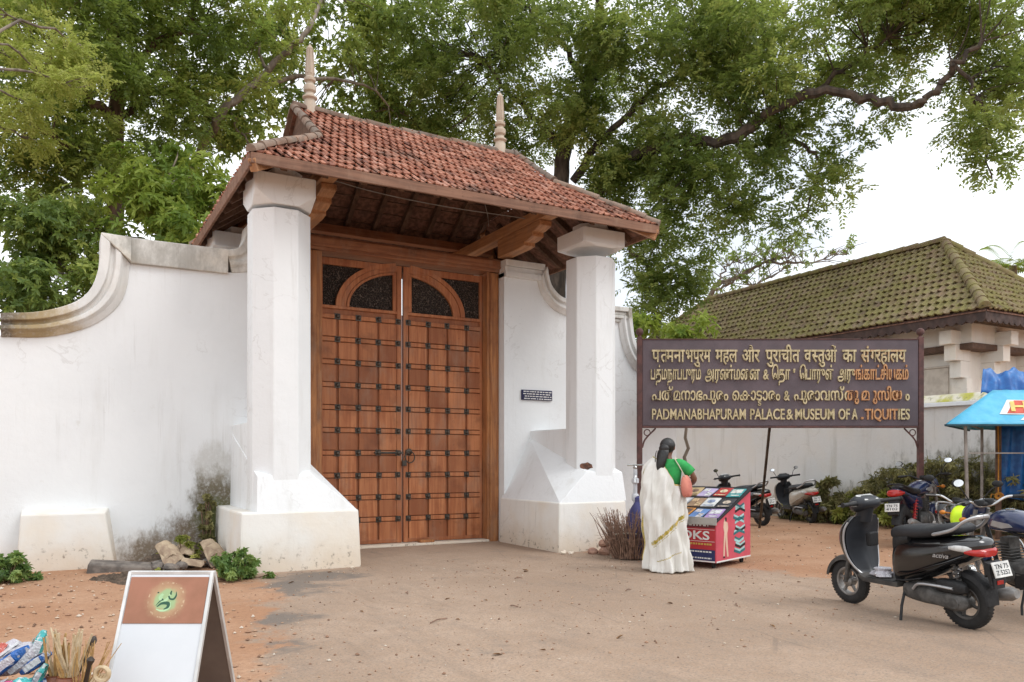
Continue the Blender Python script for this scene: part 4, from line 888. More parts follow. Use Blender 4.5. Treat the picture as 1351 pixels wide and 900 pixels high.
def compose(pieces):
    "pieces: text or (text, mode); mode half = right stem cut off, below = small and under the piece before"
    AV, AF, x = [], [], 0.; last = (0, 0)
    for p in pieces:
        tx, mode = (p, None) if isinstance(p, str) else p
        V, F = text_mesh(tx, 1., .014)
        if mode == 'half':
            bm = bmesh.new(); vs = [bm.verts.new(v) for v in V]
            for f in F:
                try: bm.faces.new([vs[i] for i in f])
                except ValueError: pass
            xs = [v[0] for v in V]; cut = min(xs)+(max(xs)-min(xs))*.70
            bmesh.ops.bisect_plane(bm, geom=bm.verts[:]+bm.edges[:]+bm.faces[:], plane_co=(cut, 0, 0), plane_no=(1, 0, 0), clear_outer=True)
            bm.verts.index_update(); V = [tuple(v.co) for v in bm.verts]; F = [[v.index for v in f.verts] for f in bm.faces]; bm.free()
        A = np.array(V); mn, mx_ = A[:, 0].min(), A[:, 0].max(); o = len(AV)
        if mode == 'below': AV += [((v[0]-mn)*.55+last[0]+(last[1]-last[0])*.3, v[1]*.5-.32, v[2]) for v in V]
        else:
            AV += [(v[0]-mn+x, v[1], v[2]) for v in V]; last = (x, x+mx_-mn); x += mx_-mn+(.045 if mode != 'half' else -.01)
        AF += [[i+o for i in f] for f in F]
    return AV, AF
def sign_word(mb, pieces, p0, p1, ybase, ytop, ref, orange=0.):
    V, F = compose(pieces); A = np.array(V); mn = A[:, 0].min(); w = A[:, 0].max()-mn
    x0, x1 = X_(p0), X_(p1); z0, z1 = Z_(ybase), Z_(ytop); sz = (z1-z0)/(ref[1]-ref[0]); o = len(mb.v)
    mb.v += [(x0+(v[0]-mn)/w*(x1-x0), -.032-(.5+v[2]*.5)*.03, z0+(v[1]-ref[0])*sz) for v in V]
    for f in F:
        mb.f.append([i+o for i in f]); xm = p0+(p1-p0)*(sum(V[i][0] for i in f)/len(f)-mn)/w
        mb.t.append(orange(xm) if callable(orange) else orange); mb.s.append(False)
def px1(c, s=3.295): return 820+c/s
rD, rT, rM, rL = refbox('म'), refbox('ப'), refbox('ന'), refbox('H')
mb = MB()
for pc, a, b in ((['प', ('त', 'half'), 'मना'], 130, 272), (['भपुरम'], 276, 384), (['महल'], 405, 500), (['और'], 520, 597), (['पुराचीत'], 622, 770), (['व', ('स', 'half'), 'तुओं'], 790, 930), (['का'], 955, 1015), (['सं', ('ग', 'half'), 'रहालय'], 1035, 1230)):
    sign_word(mb, pc, px1(a), px1(b), 478, 462.5, rD, lambda x: .55 if x > 1130 and rng.random() < .3 else 0)
mb.build('lettering', m_gilt, sg, fix=False)
org = lambda x: min(1, max(0, (x-1098)/22))*.9 if x < 1212 else 0
mb = MB()
for pc, a, b in ((['பத்மநாபபுரம்'], 125, 342), (['அரண்ம', 'ை', 'ன'], 360, 596), (['&'], 612, 636), (['ெ', 'தா'], 650, 728), (["'"], 742, 750), (['ெ', 'பாருள்'], 770, 915), (['அருங்காட்சியகம்'], 935, 1240)):
    if pc == ["'"]: sign_word(mb, pc, px1(a), px1(b), 501, 488, rL); continue
    sign_word(mb, pc, px1(a), px1(b), 501, 488, rT if pc != ['&'] else rL, lambda x: org(x+8) if x > 1125 else 0)
mb.build('lettering', m_gilt, sg, fix=False)
mb = MB()
for pc, a, b in ((['പത്', 'മനാഭപുരം'], 130, 460), (['െ', 'ക', 'ാ', 'ട', ('ട', 'below'), 'ാരം'], 478, 685), (['&'], 702, 726), (['പുരാവസ്', 'തു'], 745, 1026), (['മ'], 1038, 1072), (['ു', 'സിയ'], 1088, 1212), (['ം'], 1228, 1245)):
    sign_word(mb, pc, px1(a), px1(b), 528.5, 516, rM if pc != ['&'] else rL, lambda x: org(x+16) if 1115 < x < 1190 else 0)
mb.build('lettering', m_gilt, sg, fix=False)
mb = MB()
for pc, a, b in (('PADMANABHAPURAM', 130, 536), ('PALACE', 555, 705), ('&', 712, 742), ('MUSEUM', 750, 920), ('OF', 938, 986), ('A', 996, 1020), ('TIQUITIES', 1052, 1246)):
    sign_word(mb, [pc], px1(a), px1(b), 553.5, 540, rL, lambda x: .9 if 1135 < x < 1180 else 0)
mb.box(X_(px1(1036)), X_(px1(1046)), -.06, -.032, Z_(553.5), Z_(550.5), .9)
mb.build('lettering', m_gilt, sg, fix=False)

# ================================================================== FOLDING BOARD IN FRONT
m_alu = M('aluminium_edge', (.70, .70, .69), (.55, .55, .54), rough=.4, metal=.35); m_wb = M('white_sheet', (.66, .69, .72), (.62, .65, .68), scale=3, rough=.45)
m_brownback = M('brown_hardboard', (.20, .16, .135), (.165, .13, .11), scale=4, rough=.8)
ab = thing('sandwich_board', 'white folding sandwich board with a brown header and green emblem', 'sandwich board', at(-1.72, 4.06), -YAW)
def sheet(name, mat, w, s0, s1, top, foot, th, parent, off=0.):
    "panel lying on the slope from top (y,z) to foot (y,z), between fractions s0 and s1; its own axes x, z"
    ty, tz = top; fy, fz = foot; d = Vector((0, fy-ty, fz-tz)); L = d.length; d.normalize(); nrm = Vector((1, 0, 0)).cross(d)
    if nrm.y > 0: nrm = -nrm
    mb = MB(); h = (s1-s0)*L; mb.box(-w/2, w/2, -th/2, th/2, -h/2, h/2); o = mb.build(name, mat, parent, bevel=.002)
    c = Vector((0, ty, tz))+d*L*(s0+s1)/2+nrm*off; up = -d; M4 = Matrix((Vector((1, 0, 0)), -nrm, up)).transposed().to_4x4(); M4.translation = c; o.matrix_local = M4; return o, h
TOP, FT, BK = (0, .72), (-.335, 0), (.335, 0)
sheet('front_panel', m_wb, .405, 0, 1, (-.008, .715), FT, .008, ab)
sheet('back_panel', m_brownback, .405, 0, 1, (.02, .715), BK, .008, ab)
n = N('brown_poster'); p_ = n.obj(); vl = n.new('ShaderNodeVectorMath'); vl.operation = 'LENGTH'; n.set(vl.inputs[0], p_); rr = vl.outputs['Value']
hal = n.math('ADD', rr, n.math('MULTIPLY', n.math('SUBTRACT', n.noise(30, 5, p_), .5), .05))
c = n.mix(n.step(n.noise(6, 4, p_), .35, .65), (.36, .165, .105), (.30, .14, .085))
c = n.mix(n.step(hal, .115, .055, 0, .55), c, (.52, .40, .22))
ring = n.math('MULTIPLY', n.step(n.math('ABSOLUTE', n.math('SUBTRACT', rr, .088)), .006, .002), n.step(n.noise(60, 2, p_), .5, .6, 0, .6)); c = n.mix(ring, c, (.62, .50, .33))
c = n.mix(n.step(hal, .066, .042, 0, .85), c, (.30, .48, .24)); m_poster = n.fin(c, .5, 0, .3)
hd, hh = sheet('header_poster', m_poster, .392, .02, .32, (-.008, .715), FT, .003, ab, .0065)
m_green = M('dark_green_print', (.03, .10, .06), (.02, .07, .045), rough=.5); m_pale = M('pale_green_print', (.42, .62, .36), (.36, .55, .30), rough=.5)
def ribbon(mb, pts, ws, y=-.0022):
    P = bez([(a, 0, b) for a, b in pts], 8); m = len(P); L, Rr = [], []
    for i, p in enumerate(P):
        d = P[min(i+1, m-1)]-P[max(i-1, 0)]; d.normalize(); s = Vector((-d.z, 0, d.x)); q = i/(m-1)*(len(ws)-1); k = min(int(q), len(ws)-2); w = ws[k]+(ws[k+1]-ws[k])*(q-k)
        L.append((p.x+s.x*w, y, p.z+s.z*w)); Rr.append((p.x-s.x*w, y, p.z-s.z*w))
    mb.add(L+Rr, [(i, i+1, m+i+1, m+i) for i in range(m-1)])
mb = MB()
ribbon(mb, [(-.040, -.035), (-.018, -.018), (.012, -.018), (.014, -.036), (-.004, -.048)], [.002, .006, .009, .007, .002]); ribbon(mb, [(-.046, -.030), (-.03, -.008), (-.012, .0)], [.001, .003, .002])
ribbon(mb, [(.010, .020), (.018, .006), (.036, .004), (.046, .020), (.044, .042)], [.004, .004, .005, .004, .001]); ribbon(mb, [(.020, .046), (.018, .034), (.021, .026)], [.003, .004, .003]); ribbon(mb, [(-.046, .040), (-.044, .034)], [.004, .004]); ribbon(mb, [(-.020, .006), (-.016, .0)], [.004, .004])
mb.build('logo', m_green, hd, fix=False)
mb = MB(); ribbon(mb, [(-.042, -.046), (-.02, -.054), (.006, -.052), (.024, -.036), (.022, -.012)], [.002, .005, .005, .004, .003], -.0019); mb.build('logo', m_pale, hd, fix=False); mb = MB(); ribbon(mb, [(-.02, .03), (-.03, .012), (-.01, -.006), (.012, .014), (.014, .03)], [.006, .010, .008, .006, .003], -.0019); mb.build('logo', m_pale, hd, fix=False)
fr = MB()
for (yy, zz, s) in ((FT[0], FT[1], -1), (BK[0], BK[1], 1)):
    t0 = Vector((0, s*.006+(.006 if s > 0 else 0), .722)); b0 = Vector((0, yy, zz))
    for x in (-.207, .207): fr.bar(t0+Vector((x, 0, 0)), b0+Vector((x, 0, 0)), .016, .022, up=(0, 1, .2))
    fr.bar(t0+Vector((-.215, 0, 0)), t0+Vector((.215, 0, 0)), .016, .016)
    fr.bar(b0+Vector((-.207, 0, .03)), b0+Vector((.207, 0, .03)), .014, .02)
fr.build('edge_frame', m_alu, ab, bevel=.002)

# ================================================================== LOW TABLE OF TRINKETS
m_tbl = mat_wood('table_wood', (.22, .11, .06), (.13, .06, .035), (.06, .03, .02), 'x', tint=False)
tb = thing('low_table', 'low wooden table under the trinkets at the bottom left corner', 'table', at(-2.28, 3.72), -YAW)
mb = MB(); mb.box(-.45, .33, -.35, .28, .17, .20); mb.build('table_top', m_tbl, tb, bevel=.004)
for x, y in ((-.4, -.3), (.28, -.3), (-.4, .23), (.28, .23)):
    mb = MB(); mb.box(x-.025, x+.025, y-.025, y+.025, 0, .17); mb.build('leg', m_tbl, tb)
def col_mat(name, c, rough=.35, spec=.5, **k): return M(name, c, tuple(x*.8 for x in c), rough=rough, spec=spec, **k)
def film(name, c):
    n = N(name); cc = n.mix(n.step(n.noise(40, 4, n.obj()), .52, .66, 0, .8), c, (.72, .74, .76)); n.bump(n.noise(55, 4, n.obj()), .8, .02); return n.fin(cc, .18, 0, .6)
mC = {k: film('film_'+k, v) for k, v in dict(blue=(.015, .12, .42), teal=(.05, .42, .42), pink=(.62, .06, .22), lime=(.45, .55, .06), clear=(.48, .46, .50), red=(.55, .08, .05), white=(.62, .64, .66)).items()}
def packet(name, label, key, lat, D, z, sx, sy, sz, rz, tilt, seal='white'):
    t = thing(name, label, 'packet', at(lat, D, z), -YAW+R(rz), 'wrapped trinkets on the low table')
    mb = MB(); rg = random.Random(int(D*1000)+len(label)); nx = 7
    rings = []
    for i in range(nx+1):
        q = i/nx; k = math.sin(math.pi*min(max(q, .04), .96))**.45
        rings.append([((q-.5)*sx, sy*.5*k*math.copysign(abs(math.cos(a))**.6, math.cos(a))+rg.gauss(0, .002), sz*.5*k*math.copysign(abs(math.sin(a))**.6, math.sin(a))+rg.gauss(0, .002)) for a in [2*math.pi*j/16 for j in range(16)]])
    mb.rings(rings, True); a = mb.build('wrapper', mC[key], t); a.rotation_euler = (0, R(tilt), 0)
    mb = MB(); mb.box(-sx*.28, sx*.28, -sy*.515, -sy*.49, -sz*.3, sz*.3); mb.box(-sx*.28, sx*.28, -sy*.3, sy*.3, sz*.485, sz*.515); b = mb.build('paper_label', mC[seal], t, bevel=.001); b.rotation_euler = (0, R(tilt), 0)
    return t
packet('wrapped_packet', 'long blue wrapped packet leaning at the far bottom left', 'blue', -2.36, 3.70, .335, .30, .07, .06, 8, -38, 'clear')
packet('wrapped_packet', 'second blue wrapped packet lying across the pink bundle', 'blue', -2.22, 3.74, .345, .17, .06, .05, -5, -35, 'white')
packet('wrapped_packet', 'teal foil packet standing tallest among the trinkets', 'teal', -2.29, 3.86, .375, .20, .07, .06, 20, -70, 'white')
packet('wrapped_packet', 'small teal and white carton beside the pot of sticks', 'teal', -2.19, 3.58, .275, .09, .06, .10, 10, -80, 'white')
packet('wrapped_packet', 'shiny pink bundle at the bottom edge of the trinkets', 'pink', -2.27, 3.55, .255, .17, .10, .10, 15, -20, 'clear')
packet('wrapped_packet', 'lime green packet half hidden under the blue packet', 'lime', -2.44, 3.72, .30, .16, .07, .05, 0, -30, 'clear')
packet('wrapped_packet', 'clear crumpled bag behind the blue packets', 'clear', -2.36, 3.82, .345, .19, .12, .12, 30, -35, 'white')
packet('wrapped_packet', 'clear cellophane bag with a red tag behind the teal packet', 'clear', -2.45, 3.90, .34, .16, .10, .10, 60, -55, 'red')
packet('wrapped_packet', 'slim cyan packet tucked against the left pot of sticks', 'teal', -2.165, 3.66, .29, .16, .05, .04, 5, -62, 'clear')
packet('wrapped_packet', 'orange red sachet lying at the left frame edge behind the clear bag', 'red', -2.50, 3.80, .315, .13, .08, .05, 35, -25, 'white')
packet('wrapped_packet', 'deep blue pouch under the second blue packet', 'blue', -2.20, 3.66, .255, .15, .09, .07, 25, -15, 'teal')
packet('wrapped_packet', 'lime and white packet between the pink bundle and the carton', 'lime', -2.24, 3.50, .245, .10, .06, .05, 40, -30, 'white')
m_pot = M('turned_wood', (.30, .10, .045), (.20, .065, .03), scale=12, rough=.35, spec=.5); m_stick = M('bamboo_stick', (.50, .33, .13), (.33, .19, .07), scale=20, rough=.5); m_stickd = M('dark_stick', (.06, .045, .035), rough=.4); m_stickl = M('pale_stick', (.60, .50, .34), (.45, .34, .2), scale=20, rough=.5)
def pot(label, lat, D, r, h, sticks):
    t = thing('wooden_pot', label, 'pot', at(lat, D, .20), 0, 'pots of sticks on the low table')
    mb = MB(); mb.lathe([(r*.62, 0), (r*.8, h*.12), (r, h*.45), (r*.96, h*.75), (r*.78, h*.95), (r*.82, h), (r*.7, h), (r*.68, h*.7), (r*.6, h*.1)], (0, 0, 0), 'z', 22); mb.build('pot_body', m_pot, t)
    rg = random.Random(int(lat*-1000))
    for i, (kind, n_, L) in enumerate(sticks):
        lb = {'bamboo': 'bundle of golden bamboo sticks in %s', 'dark': 'black carved stick with a knob in %s', 'pale': 'pale wooden sticks wrapped in cellophane in %s', 'comb': 'pale wooden comb with a round hole in %s', 'fine': 'spray of thin reed stems in %s'}[kind] % (label.split(' with')[0].replace('turned ', 'the '))
        s = MB(); mt = {'bamboo': m_stick, 'dark': m_stickd, 'pale': m_stickl, 'comb': m_stickl, 'fine': m_stick}[kind]
        an = R(rg.uniform(0, 360)) if n_ > 1 else R(20+60*i)
        for k in range(n_):
            a = rg.uniform(0, 6.28); q = r*.45*rg.random(); b = (q*math.cos(a), q*math.sin(a), .03); ln = L*rg.uniform(.85, 1.05); lean = rg.gauss(0, .045)+(.07 if kind in ('dark', 'fine') else 0); la = rg.uniform(-.4, .4)
            e = Vector((b[0]+RV.x*lean, b[1]+RV.y*lean, ln)) + Vector((FV.x, FV.y, 0))*rg.gauss(0, .03)
            if kind == 'dark': s.tube([b, Vector(b).lerp(e, .8), Vector(b).lerp(e, .88), Vector(b).lerp(e, .94), e], [.010, .009, .016, .017, .006], 8)
            elif kind == 'comb':
                for w_ in (-.02, -.007, .007, .02): s.tube([Vector(b)+Vector((RV.x, RV.y, 0))*w_, e+Vector((RV.x, RV.y, 0))*w_], .006, 6)
                s.tube([e+RV*.03*math.cos(z)+Vector((0, 0, .03*math.sin(z))) for z in [6.283*j/14 for j in range(14)]], .011, 6, loop=True)
            else: s.tube([b, Vector(b).lerp(e, .5)+Vector((rg.gauss(0, .008), rg.gauss(0, .008), 0)), e], [.007, .006, .0045] if kind != 'fine' else [.003, .0025, .0015], 6)
        o = s.build('stick_bundle', mt); o.location = t.location
        tag(o, lb, 'sticks', 'sticks standing in the pots')
pot('left turned wooden pot with sticks by the teal carton', -2.115, 3.72, .055, .10, [('bamboo', 9, .28), ('pale', 4, .30)])
pot('middle turned wooden pot with the tallest bundle', -2.02, 3.66, .06, .11, [('pale', 14, .31), ('dark', 1, .27), ('bamboo', 5, .24)])
pot('right turned wooden pot with thin reeds near the sandwich board', -1.93, 3.60, .058, .09, [('comb', 1, .15), ('fine', 22, .27), ('dark', 1, .24)])

# ================================================================== BOOK CART
CA = math.atan2(.33, .944)
m_red = M('red_print', (.50, .035, .045), (.42, .03, .04), scale=5, rough=.4); m_pink = M('pink_print', (.62, .10, .14), (.54, .085, .12), scale=5, rough=.4); m_navy = M('navy_print', (.03, .04, .13), rough=.4); m_yel = M('yellow_print', (.68, .45, .10), rough=.5); m_cream = M('cream_print', (.72, .52, .40), (.68, .46, .35), rough=.5); m_teal = M('teal_print', (.03, .20, .21), (.02, .12, .15), rough=.5); m_blk = M('black_print', (.02, .02, .024), rough=.5); m_aqua = M('aqua_print', (.40, .68, .68), rough=.5); m_lip = M('grey_ledge', (.42, .40, .37), rough=.6); m_rub = M('rubber', (.028, .027, .027), (.018, .018, .018), rough=.75)
ct_ = thing('book_cart', 'red and pink book trolley on castors with a sloping display top', 'cart', (6.67, 6.99, 0), CA)
LX, LY, zb, zf, zk = .91, .80, .075, .555, .905
mb = MB(); mb.hexa([(0, 0, zb), (LX, 0, zb), (LX, LY, zb), (0, LY, zb), (0, 0, zf), (LX, 0, zk), (LX, LY, zk), (0, LY, zf)]); mb.build('cabinet', m_pink, ct_, bevel=.006)
mb = MB(); mb.box(-.006, -.001, .012, LY-.012, zb+.02, zf-.01); mb.build('front_panel', m_red, ct_)
sl = (zk-zf)/LX
def on_top(x, y, h): return (x, y, zf+sl*x+h)
mb = MB(); mb.hexa([(-.03, -.02, zf+.002-.03*sl), (LX+.02, -.02, zk+.002+.02*sl), (LX+.02, LY+.02, zk+.002+.02*sl), (-.03, LY+.02, zf+.002-.03*sl), (-.03, -.02, zf+.025-.03*sl), (LX+.02, -.02, zk+.025+.02*sl), (LX+.02, LY+.02, zk+.025+.02*sl), (-.03, LY+.02, zf+.025-.03*sl)]); mb.build('display_top', m_blk, ct_, bevel=.003)
mb = MB(); mb.box(-.045, -.031, -.02, LY+.02, zf-.035, zf+.055); mb.build('ledge', m_lip, ct_, bevel=.003)
# front print: right in reading direction is -y
def fy(u): return LY-u
mb = MB(); mb.box(-.0075, -.0062, .014, LY-.014, zb+.022, zb+.15); mb.build('blue_band', m_navy, ct_)
mb = MB(); mb.box(-.0075, -.0062, .014, LY-.014, zf-.075, zf-.012); mb.build('dark_band', m_blk if False else M('dark_red_print', (.16, .03, .035), rough=.5), ct_)
mb = MB(); add_text(mb, 'BOOKS', .66, .105, (-.0065, .745, zb+.265), (0, -1, 0), (0, 0, 1), .003, .02); mb.build('lettering', m_white, ct_, fix=False)
def dashes(mb, x, y0, y1, z, h, rg, lo=.012, hi=.035, gap=.010, axis='front', th=.0012):
    y = y0
    while y > y1:
        w = rg.uniform(lo, hi); mb.box(x-th, x, max(y-w, y1), y, z-h/2, z+h/2); y -= w+rg.uniform(gap*.6, gap*1.3)
rg = random.Random(4)
mb = MB(); mb.box(-.0078, -.0064, .02, .74, zb+.385, zb+.389); mb.box(-.0078, -.0064, .02, .74, zb+.245, zb+.249)
for z, a, b in ((zb+.125, .74, .06), (zb+.095, .74, .45), (zb+.05, .70, .06)): dashes(mb, -.0078, a, b, z, .016, rg)
mb.box(-.0078, -.0064, .014, LY-.014, zb+.005, zb+.020); dashes(mb, -.0078, .72, .10, zf-.043, .02, rg, .02, .04, .02); mb.build('small_print', m_white, ct_)
mb = MB()
for z, a, b in ((zb+.215, .74, .05), (zb+.178, .74, .38)): dashes(mb, -.0078, a, b, z, .022, rg, .015, .03)
mb.build('small_print', m_yel, ct_)
# side print (faces -y): reader and a tower of open books
def side(poly, mat, name, d=.0016):
    mb = MB(); 
    for pl in poly: mb.prism([(a, b) for a, b in pl], -.001-d, -.001, 'xz')
    return mb.build(name, mat, ct_)
tw_ = [[], [], []]
for i in range(9):
    z = .17+i*.067; cx_ = .60+.02*math.sin(i*1.9); w = .15-.012*(i % 3); v = (-1 if i in (0, 1, 2) else (1 if i % 2 else -1))*.035
    k = i % 3
    tw_[k].append([(cx_-w, z+.0), (cx_, z+v), (cx_+w, z+.0), (cx_+w, z+.03), (cx_, z+.03+v), (cx_-w, z+.03)])
    tw_[2 if k != 2 else 0].append([(cx_-w*.9, z+.031), (cx_, z+.031+v), (cx_+w*.9, z+.031), (cx_+w*.9, z+.055), (cx_, z+.055+v), (cx_-w*.9, z+.055)])
side(tw_[0], m_teal, 'book_print'); side(tw_[1], m_blk, 'book_print', .0012); side(tw_[2], m_aqua, 'book_print', .0008)
fig = [(.20, .15), (.235, .15), (.24, .30), (.255, .42), (.265, .30), (.30, .16), (.335, .16), (.31, .34), (.30, .48), (.325, .56), (.31, .64), (.265, .66), (.24, .70), (.215, .66), (.20, .58), (.225, .50), (.21, .36)]
fig = [(a-.03, b+(.04 if b > .2 else .0)*1) for a, b in fig]
side([[(x, min(z, zf+sl*x-.045)) for x, z in [(q[0], .12+(q[1]-.15)*.78) for q in fig]]], m_cream, 'figure_print')
side([[(.235+.022*math.cos(a), .575+.026*math.sin(a)) for a in [6.283*k/12 for k in range(12)]], [(.17, .12), (.215, .12), (.215, .14), (.17, .14)]], m_blk, 'figure_print', .002)
mb = MB(); mb.box(.004, LX-.004, -.0025, -.001, zb+.002, zb+.02); mb.build('base_line', m_white, ct_)
for x, y in ((.09, .08), (LX-.09, .08), (.09, LY-.08), (LX-.09, LY-.08)):
    mb = MB(); mb.lathe([(.012, -.012), (.036, -.012), (.036, .012), (.012, .012)], (x, y, .036), 'y', 14); mb.box(x-.008, x+.008, y-.022, y-.014, .03, zb-.001); mb.build('castor', m_rub, ct_)
# magazines on the top
MG = [('purple', (.42, .28, .55), (.7, .7, .72)), ('blue', (.16, .28, .55), (.72, .68, .7)), ('orange', (.60, .25, .06), (.15, .1, .08)), ('green', (.2, .42, .25), (.7, .6, .45)), ('black', (.06, .06, .07), (.6, .5, .4)), ('white', (.72, .72, .70), (.25, .3, .45)), ('brown', (.34, .22, .14), (.7, .5, .3)), ('grey', (.34, .34, .36), (.7, .7, .7)), ('teal', (.06, .32, .33), (.7, .7, .65)), ('red', (.45, .05, .05), (.7, .6, .4)), ('lilac', (.50, .42, .62), (.75, .75, .75)), ('tan', (.50, .37, .2), (.2, .12, .1))]
rows_ = ['front', 'middle', 'rear']; rg = random.Random(9); Mrot = Matrix.Rotation(CA, 4, 'Z')
for i, (nm, c1, c2) in enumerate(MG):
    rI, cI = i//4, i % 4; x = .15+rI*.295+rg.uniform(-.015, .015); y = .10+cI*.197+rg.uniform(-.01, .01)
    t = thing('magazine', '%s covered booklet in the %s row of the cart top' % (nm, rows_[rI]), 'booklet', (0, 0, 0), 0, 'booklets on the sloping cart top')
    mat1 = M('cover_'+nm, c1, rough=.3, spec=.5); mat2 = M('cover_picture_'+nm, c2, tuple(k*.5 for k in c2), scale=25, rough=.3, spec=.5)
    mb = MB(); mb.box(-.125, .125, -.088, .088, 0, .010); mb.build('pages', mat1, t, bevel=.001)
    mb = MB(); r_ = rg.random()
    if r_ < .33: mb.box(-.02, .10, -.07, .07, .0101, .0112); mb.box(-.10, -.07, -.07, .04, .0101, .0112)
    elif r_ < .66: mb.lathe([(.05, .0101), (.05, .0112)], (.02, 0, 0), 'z', 18); mb.box(-.11, -.085, -.07, .07, .0101, .0112)
    else: mb.box(-.11, .0, -.08, -.01, .0101, .0112); mb.box(.03, .11, .0, .08, .0101, .0112)
    mb.build('cover_picture', mat2, t)
    Ml = Matrix.Translation((6.67, 6.99, 0)) @ Mrot @ Matrix.Translation(on_top(x, y, .028)) @ Matrix.Rotation(-math.atan(sl), 4, 'Y') @ Matrix.Rotation(R(rg.uniform(-5, 5)), 4, 'Z')
    t.matrix_world = Ml
# ================================================================== WOMAN
m_skin = M('skin', (.21, .10, .062), (.17, .078, .048), scale=10, rough=.5); m_hair = M('black_hair', (.016, .014, .013), (.010, .009, .009), scale=60, rough=.38, spec=.5, stretch=(1, 1, .1), bump=.6, bscale=90); m_blouse = M('green_cotton', (.035, .34, .085), (.028, .27, .07), scale=12, rough=.8, bump=.2)
n = N('cream_cotton'); c = n.mix(n.step(n.noise(5, 5, n.obj()), .35, .65), (.74, .725, .685), (.66, .64, .59)); c = n.mix(n.attr('tint'), c, n.mix(n.step(n.noise(45, 3, n.obj()), .42, .55), (.52, .36, .07), (.30, .25, .05))); n.bump(n.noise(160, 2, n.obj()), .12, .004); m_sari = n.fin(c, .75, 0, .25)
wm = thing('person', 'woman in a cream sari with gold border and green blouse at the cart', 'person', (6.08, 7.17, 0), R(24))
def skin_body(name, joints, edges, mat, parent, sub=2):
    me = bpy.data.meshes.new(name); me.from_pydata([j[0] for j in joints], edges, []); o = bpy.data.objects.new(name, me); col.objects.link(o); o.parent = parent
    md = o.modifiers.new('skin', 'SKIN'); md.use_smooth_shade = True
    for i, j in enumerate(joints):
        sv = me.skin_vertices[0].data[i]; r = j[1]; sv.radius = r if isinstance(r, tuple) else (r, r); sv.use_root = (i == 0)
    s = o.modifiers.new('sub', 'SUBSURF'); s.levels = sub; s.render_levels = sub; me.materials.append(mat); return o
J = [((0, 0, .80), (.13, .15)), ((0, 0, 1.0), (.10, .125)), ((0, 0, 1.16), (.095, .14)), ((.0, 0, 1.27), (.06, .08)), ((.015, 0, 1.335), .045), ((.03, 0, 1.385), (.062, .058)), ((.04, 0, 1.435), (.085, .072)), ((.032, 0, 1.485), (.07, .06)),
     ((.0, -.155, 1.245), .052), ((.06, -.245, 1.16), .045), ((.11, -.29, 1.065), .038), ((.21, -.22, 1.02), .032), ((.29, -.15, 1.0), .024), ((.335, -.12, 1.0), (.028, .018)),
     ((.0, .155, 1.245), .052), ((.05, .20, 1.10), .045), ((.10, .20, .99), .038), ((.21, .13, 1.0), .03), ((.28, .06, 1.01), .024), ((.325, .04, 1.01), (.028, .018)),
     ((0, .09, .76), .09), ((.01, .09, .44), .06), ((0, .09, .09), .038), ((0, -.09, .76), .09), ((.01, -.09, .44), .06), ((0, -.09, .09), .038)]
Ed = [(0, 1), (1, 2), (2, 3), (3, 4), (4, 5), (5, 6), (6, 7), (2, 8), (8, 9), (9, 10), (10, 11), (11, 12), (12, 13), (2, 14), (14, 15), (15, 16), (16, 17), (17, 18), (18, 19), (0, 20), (20, 21), (21, 22), (0, 23), (23, 24), (24, 25)]
k = len(J)
for hb, sgn, dirx in ((13, 1, Vector((.6, .45, .1))), (19, -1, Vector((.75, -.35, .05)))):     # five fingers on each hand
    b = Vector(J[hb][0]); d = dirx.normalized(); sdv = d.cross(Vector((0, 0, 1))).normalized()
    for q, (off, L) in enumerate(((.020, .050), (.007, .058), (-.007, .054), (-.019, .042))):
        p1 = b+d*.022+Vector((0, 0, off)); p2 = p1+d*L*.5+sdv*sgn*-.004; p3 = p2+d*L*.35+sdv*sgn*.016
        J += [(tuple(p1), .0085), (tuple(p2), .0078), (tuple(p3), .006)]; Ed += [(hb, k), (k, k+1), (k+1, k+2)]; k += 3
    p1 = b-d*.004+Vector((0, 0, .024)); p2 = p1+d*.02+Vector((0, 0, .018)); J += [(tuple(p1), .010), (tuple(p2), .0075)]; Ed += [(hb, k), (k, k+1)]; k += 2
for yy in (.09, -.09):  # feet
    p = 22 if yy > 0 else 25; J += [((.0, yy, .045), .036), ((.08, yy, .03), (.034, .026)), ((.145, yy, .022), (.036, .018))]; Ed += [(p, k), (k, k+1), (k+1, k+2)]; k += 3
J += [((.118, 0, 1.425), .010), ((.125, 0, 1.405), .012)]; Ed += [(6, k), (k, k+1)]; k += 2     # nose
body = skin_body('body', J, Ed, m_skin, wm)
m_eye = M('eye_white', (.7, .68, .65), rough=.3)
for yy in (.032, -.032):
    mb = MB(); mb.ell((.108, yy, 1.437), (.012, .016, .009), 10, 6); e = mb.build('eye', m_eye, body); mb = MB(); mb.ell((.1165, yy, 1.437), (.005, .007, .007), 8, 6); mb.build('iris', m_blk, body)
    mb = MB(); mb.ell((.03, yy*2.35, 1.425), (.018, .010, .028), 8, 6); mb.build('ear', m_skin, body)
mb = MB(); mb.ell((.108, 0, 1.375), (.012, .024, .008), 10, 6); mb.build('lips', M('lips', (.25, .08, .07), rough=.5), body)
mb = MB(); cap = []
for i in range(15):     # hair shell: over crown and back of head
    a = R(-100+i*14); 
mb.ell((.012, 0, 1.447), (.098, .089, .092), 22, 14); mb.ell((-.078, 0, 1.415), (.045, .064, .050), 18, 10)
mb.rings([[(-.085+x_+rx*math.cos(a), y_+ry*math.sin(a), z) for a in [6.283*q/16 for q in range(16)]] for z, x_, y_, rx, ry in ((1.42, .015, 0, .045, .060), (1.37, -.005, .0, .048, .070), (1.30, -.030, .008, .040, .066), (1.24, -.042, .016, .036, .060), (1.19, -.045, .022, .032, .050), (1.15, -.044, .026, .022, .034), (1.125, -.042, .03, .008, .012))], True)
rgh = random.Random(6)
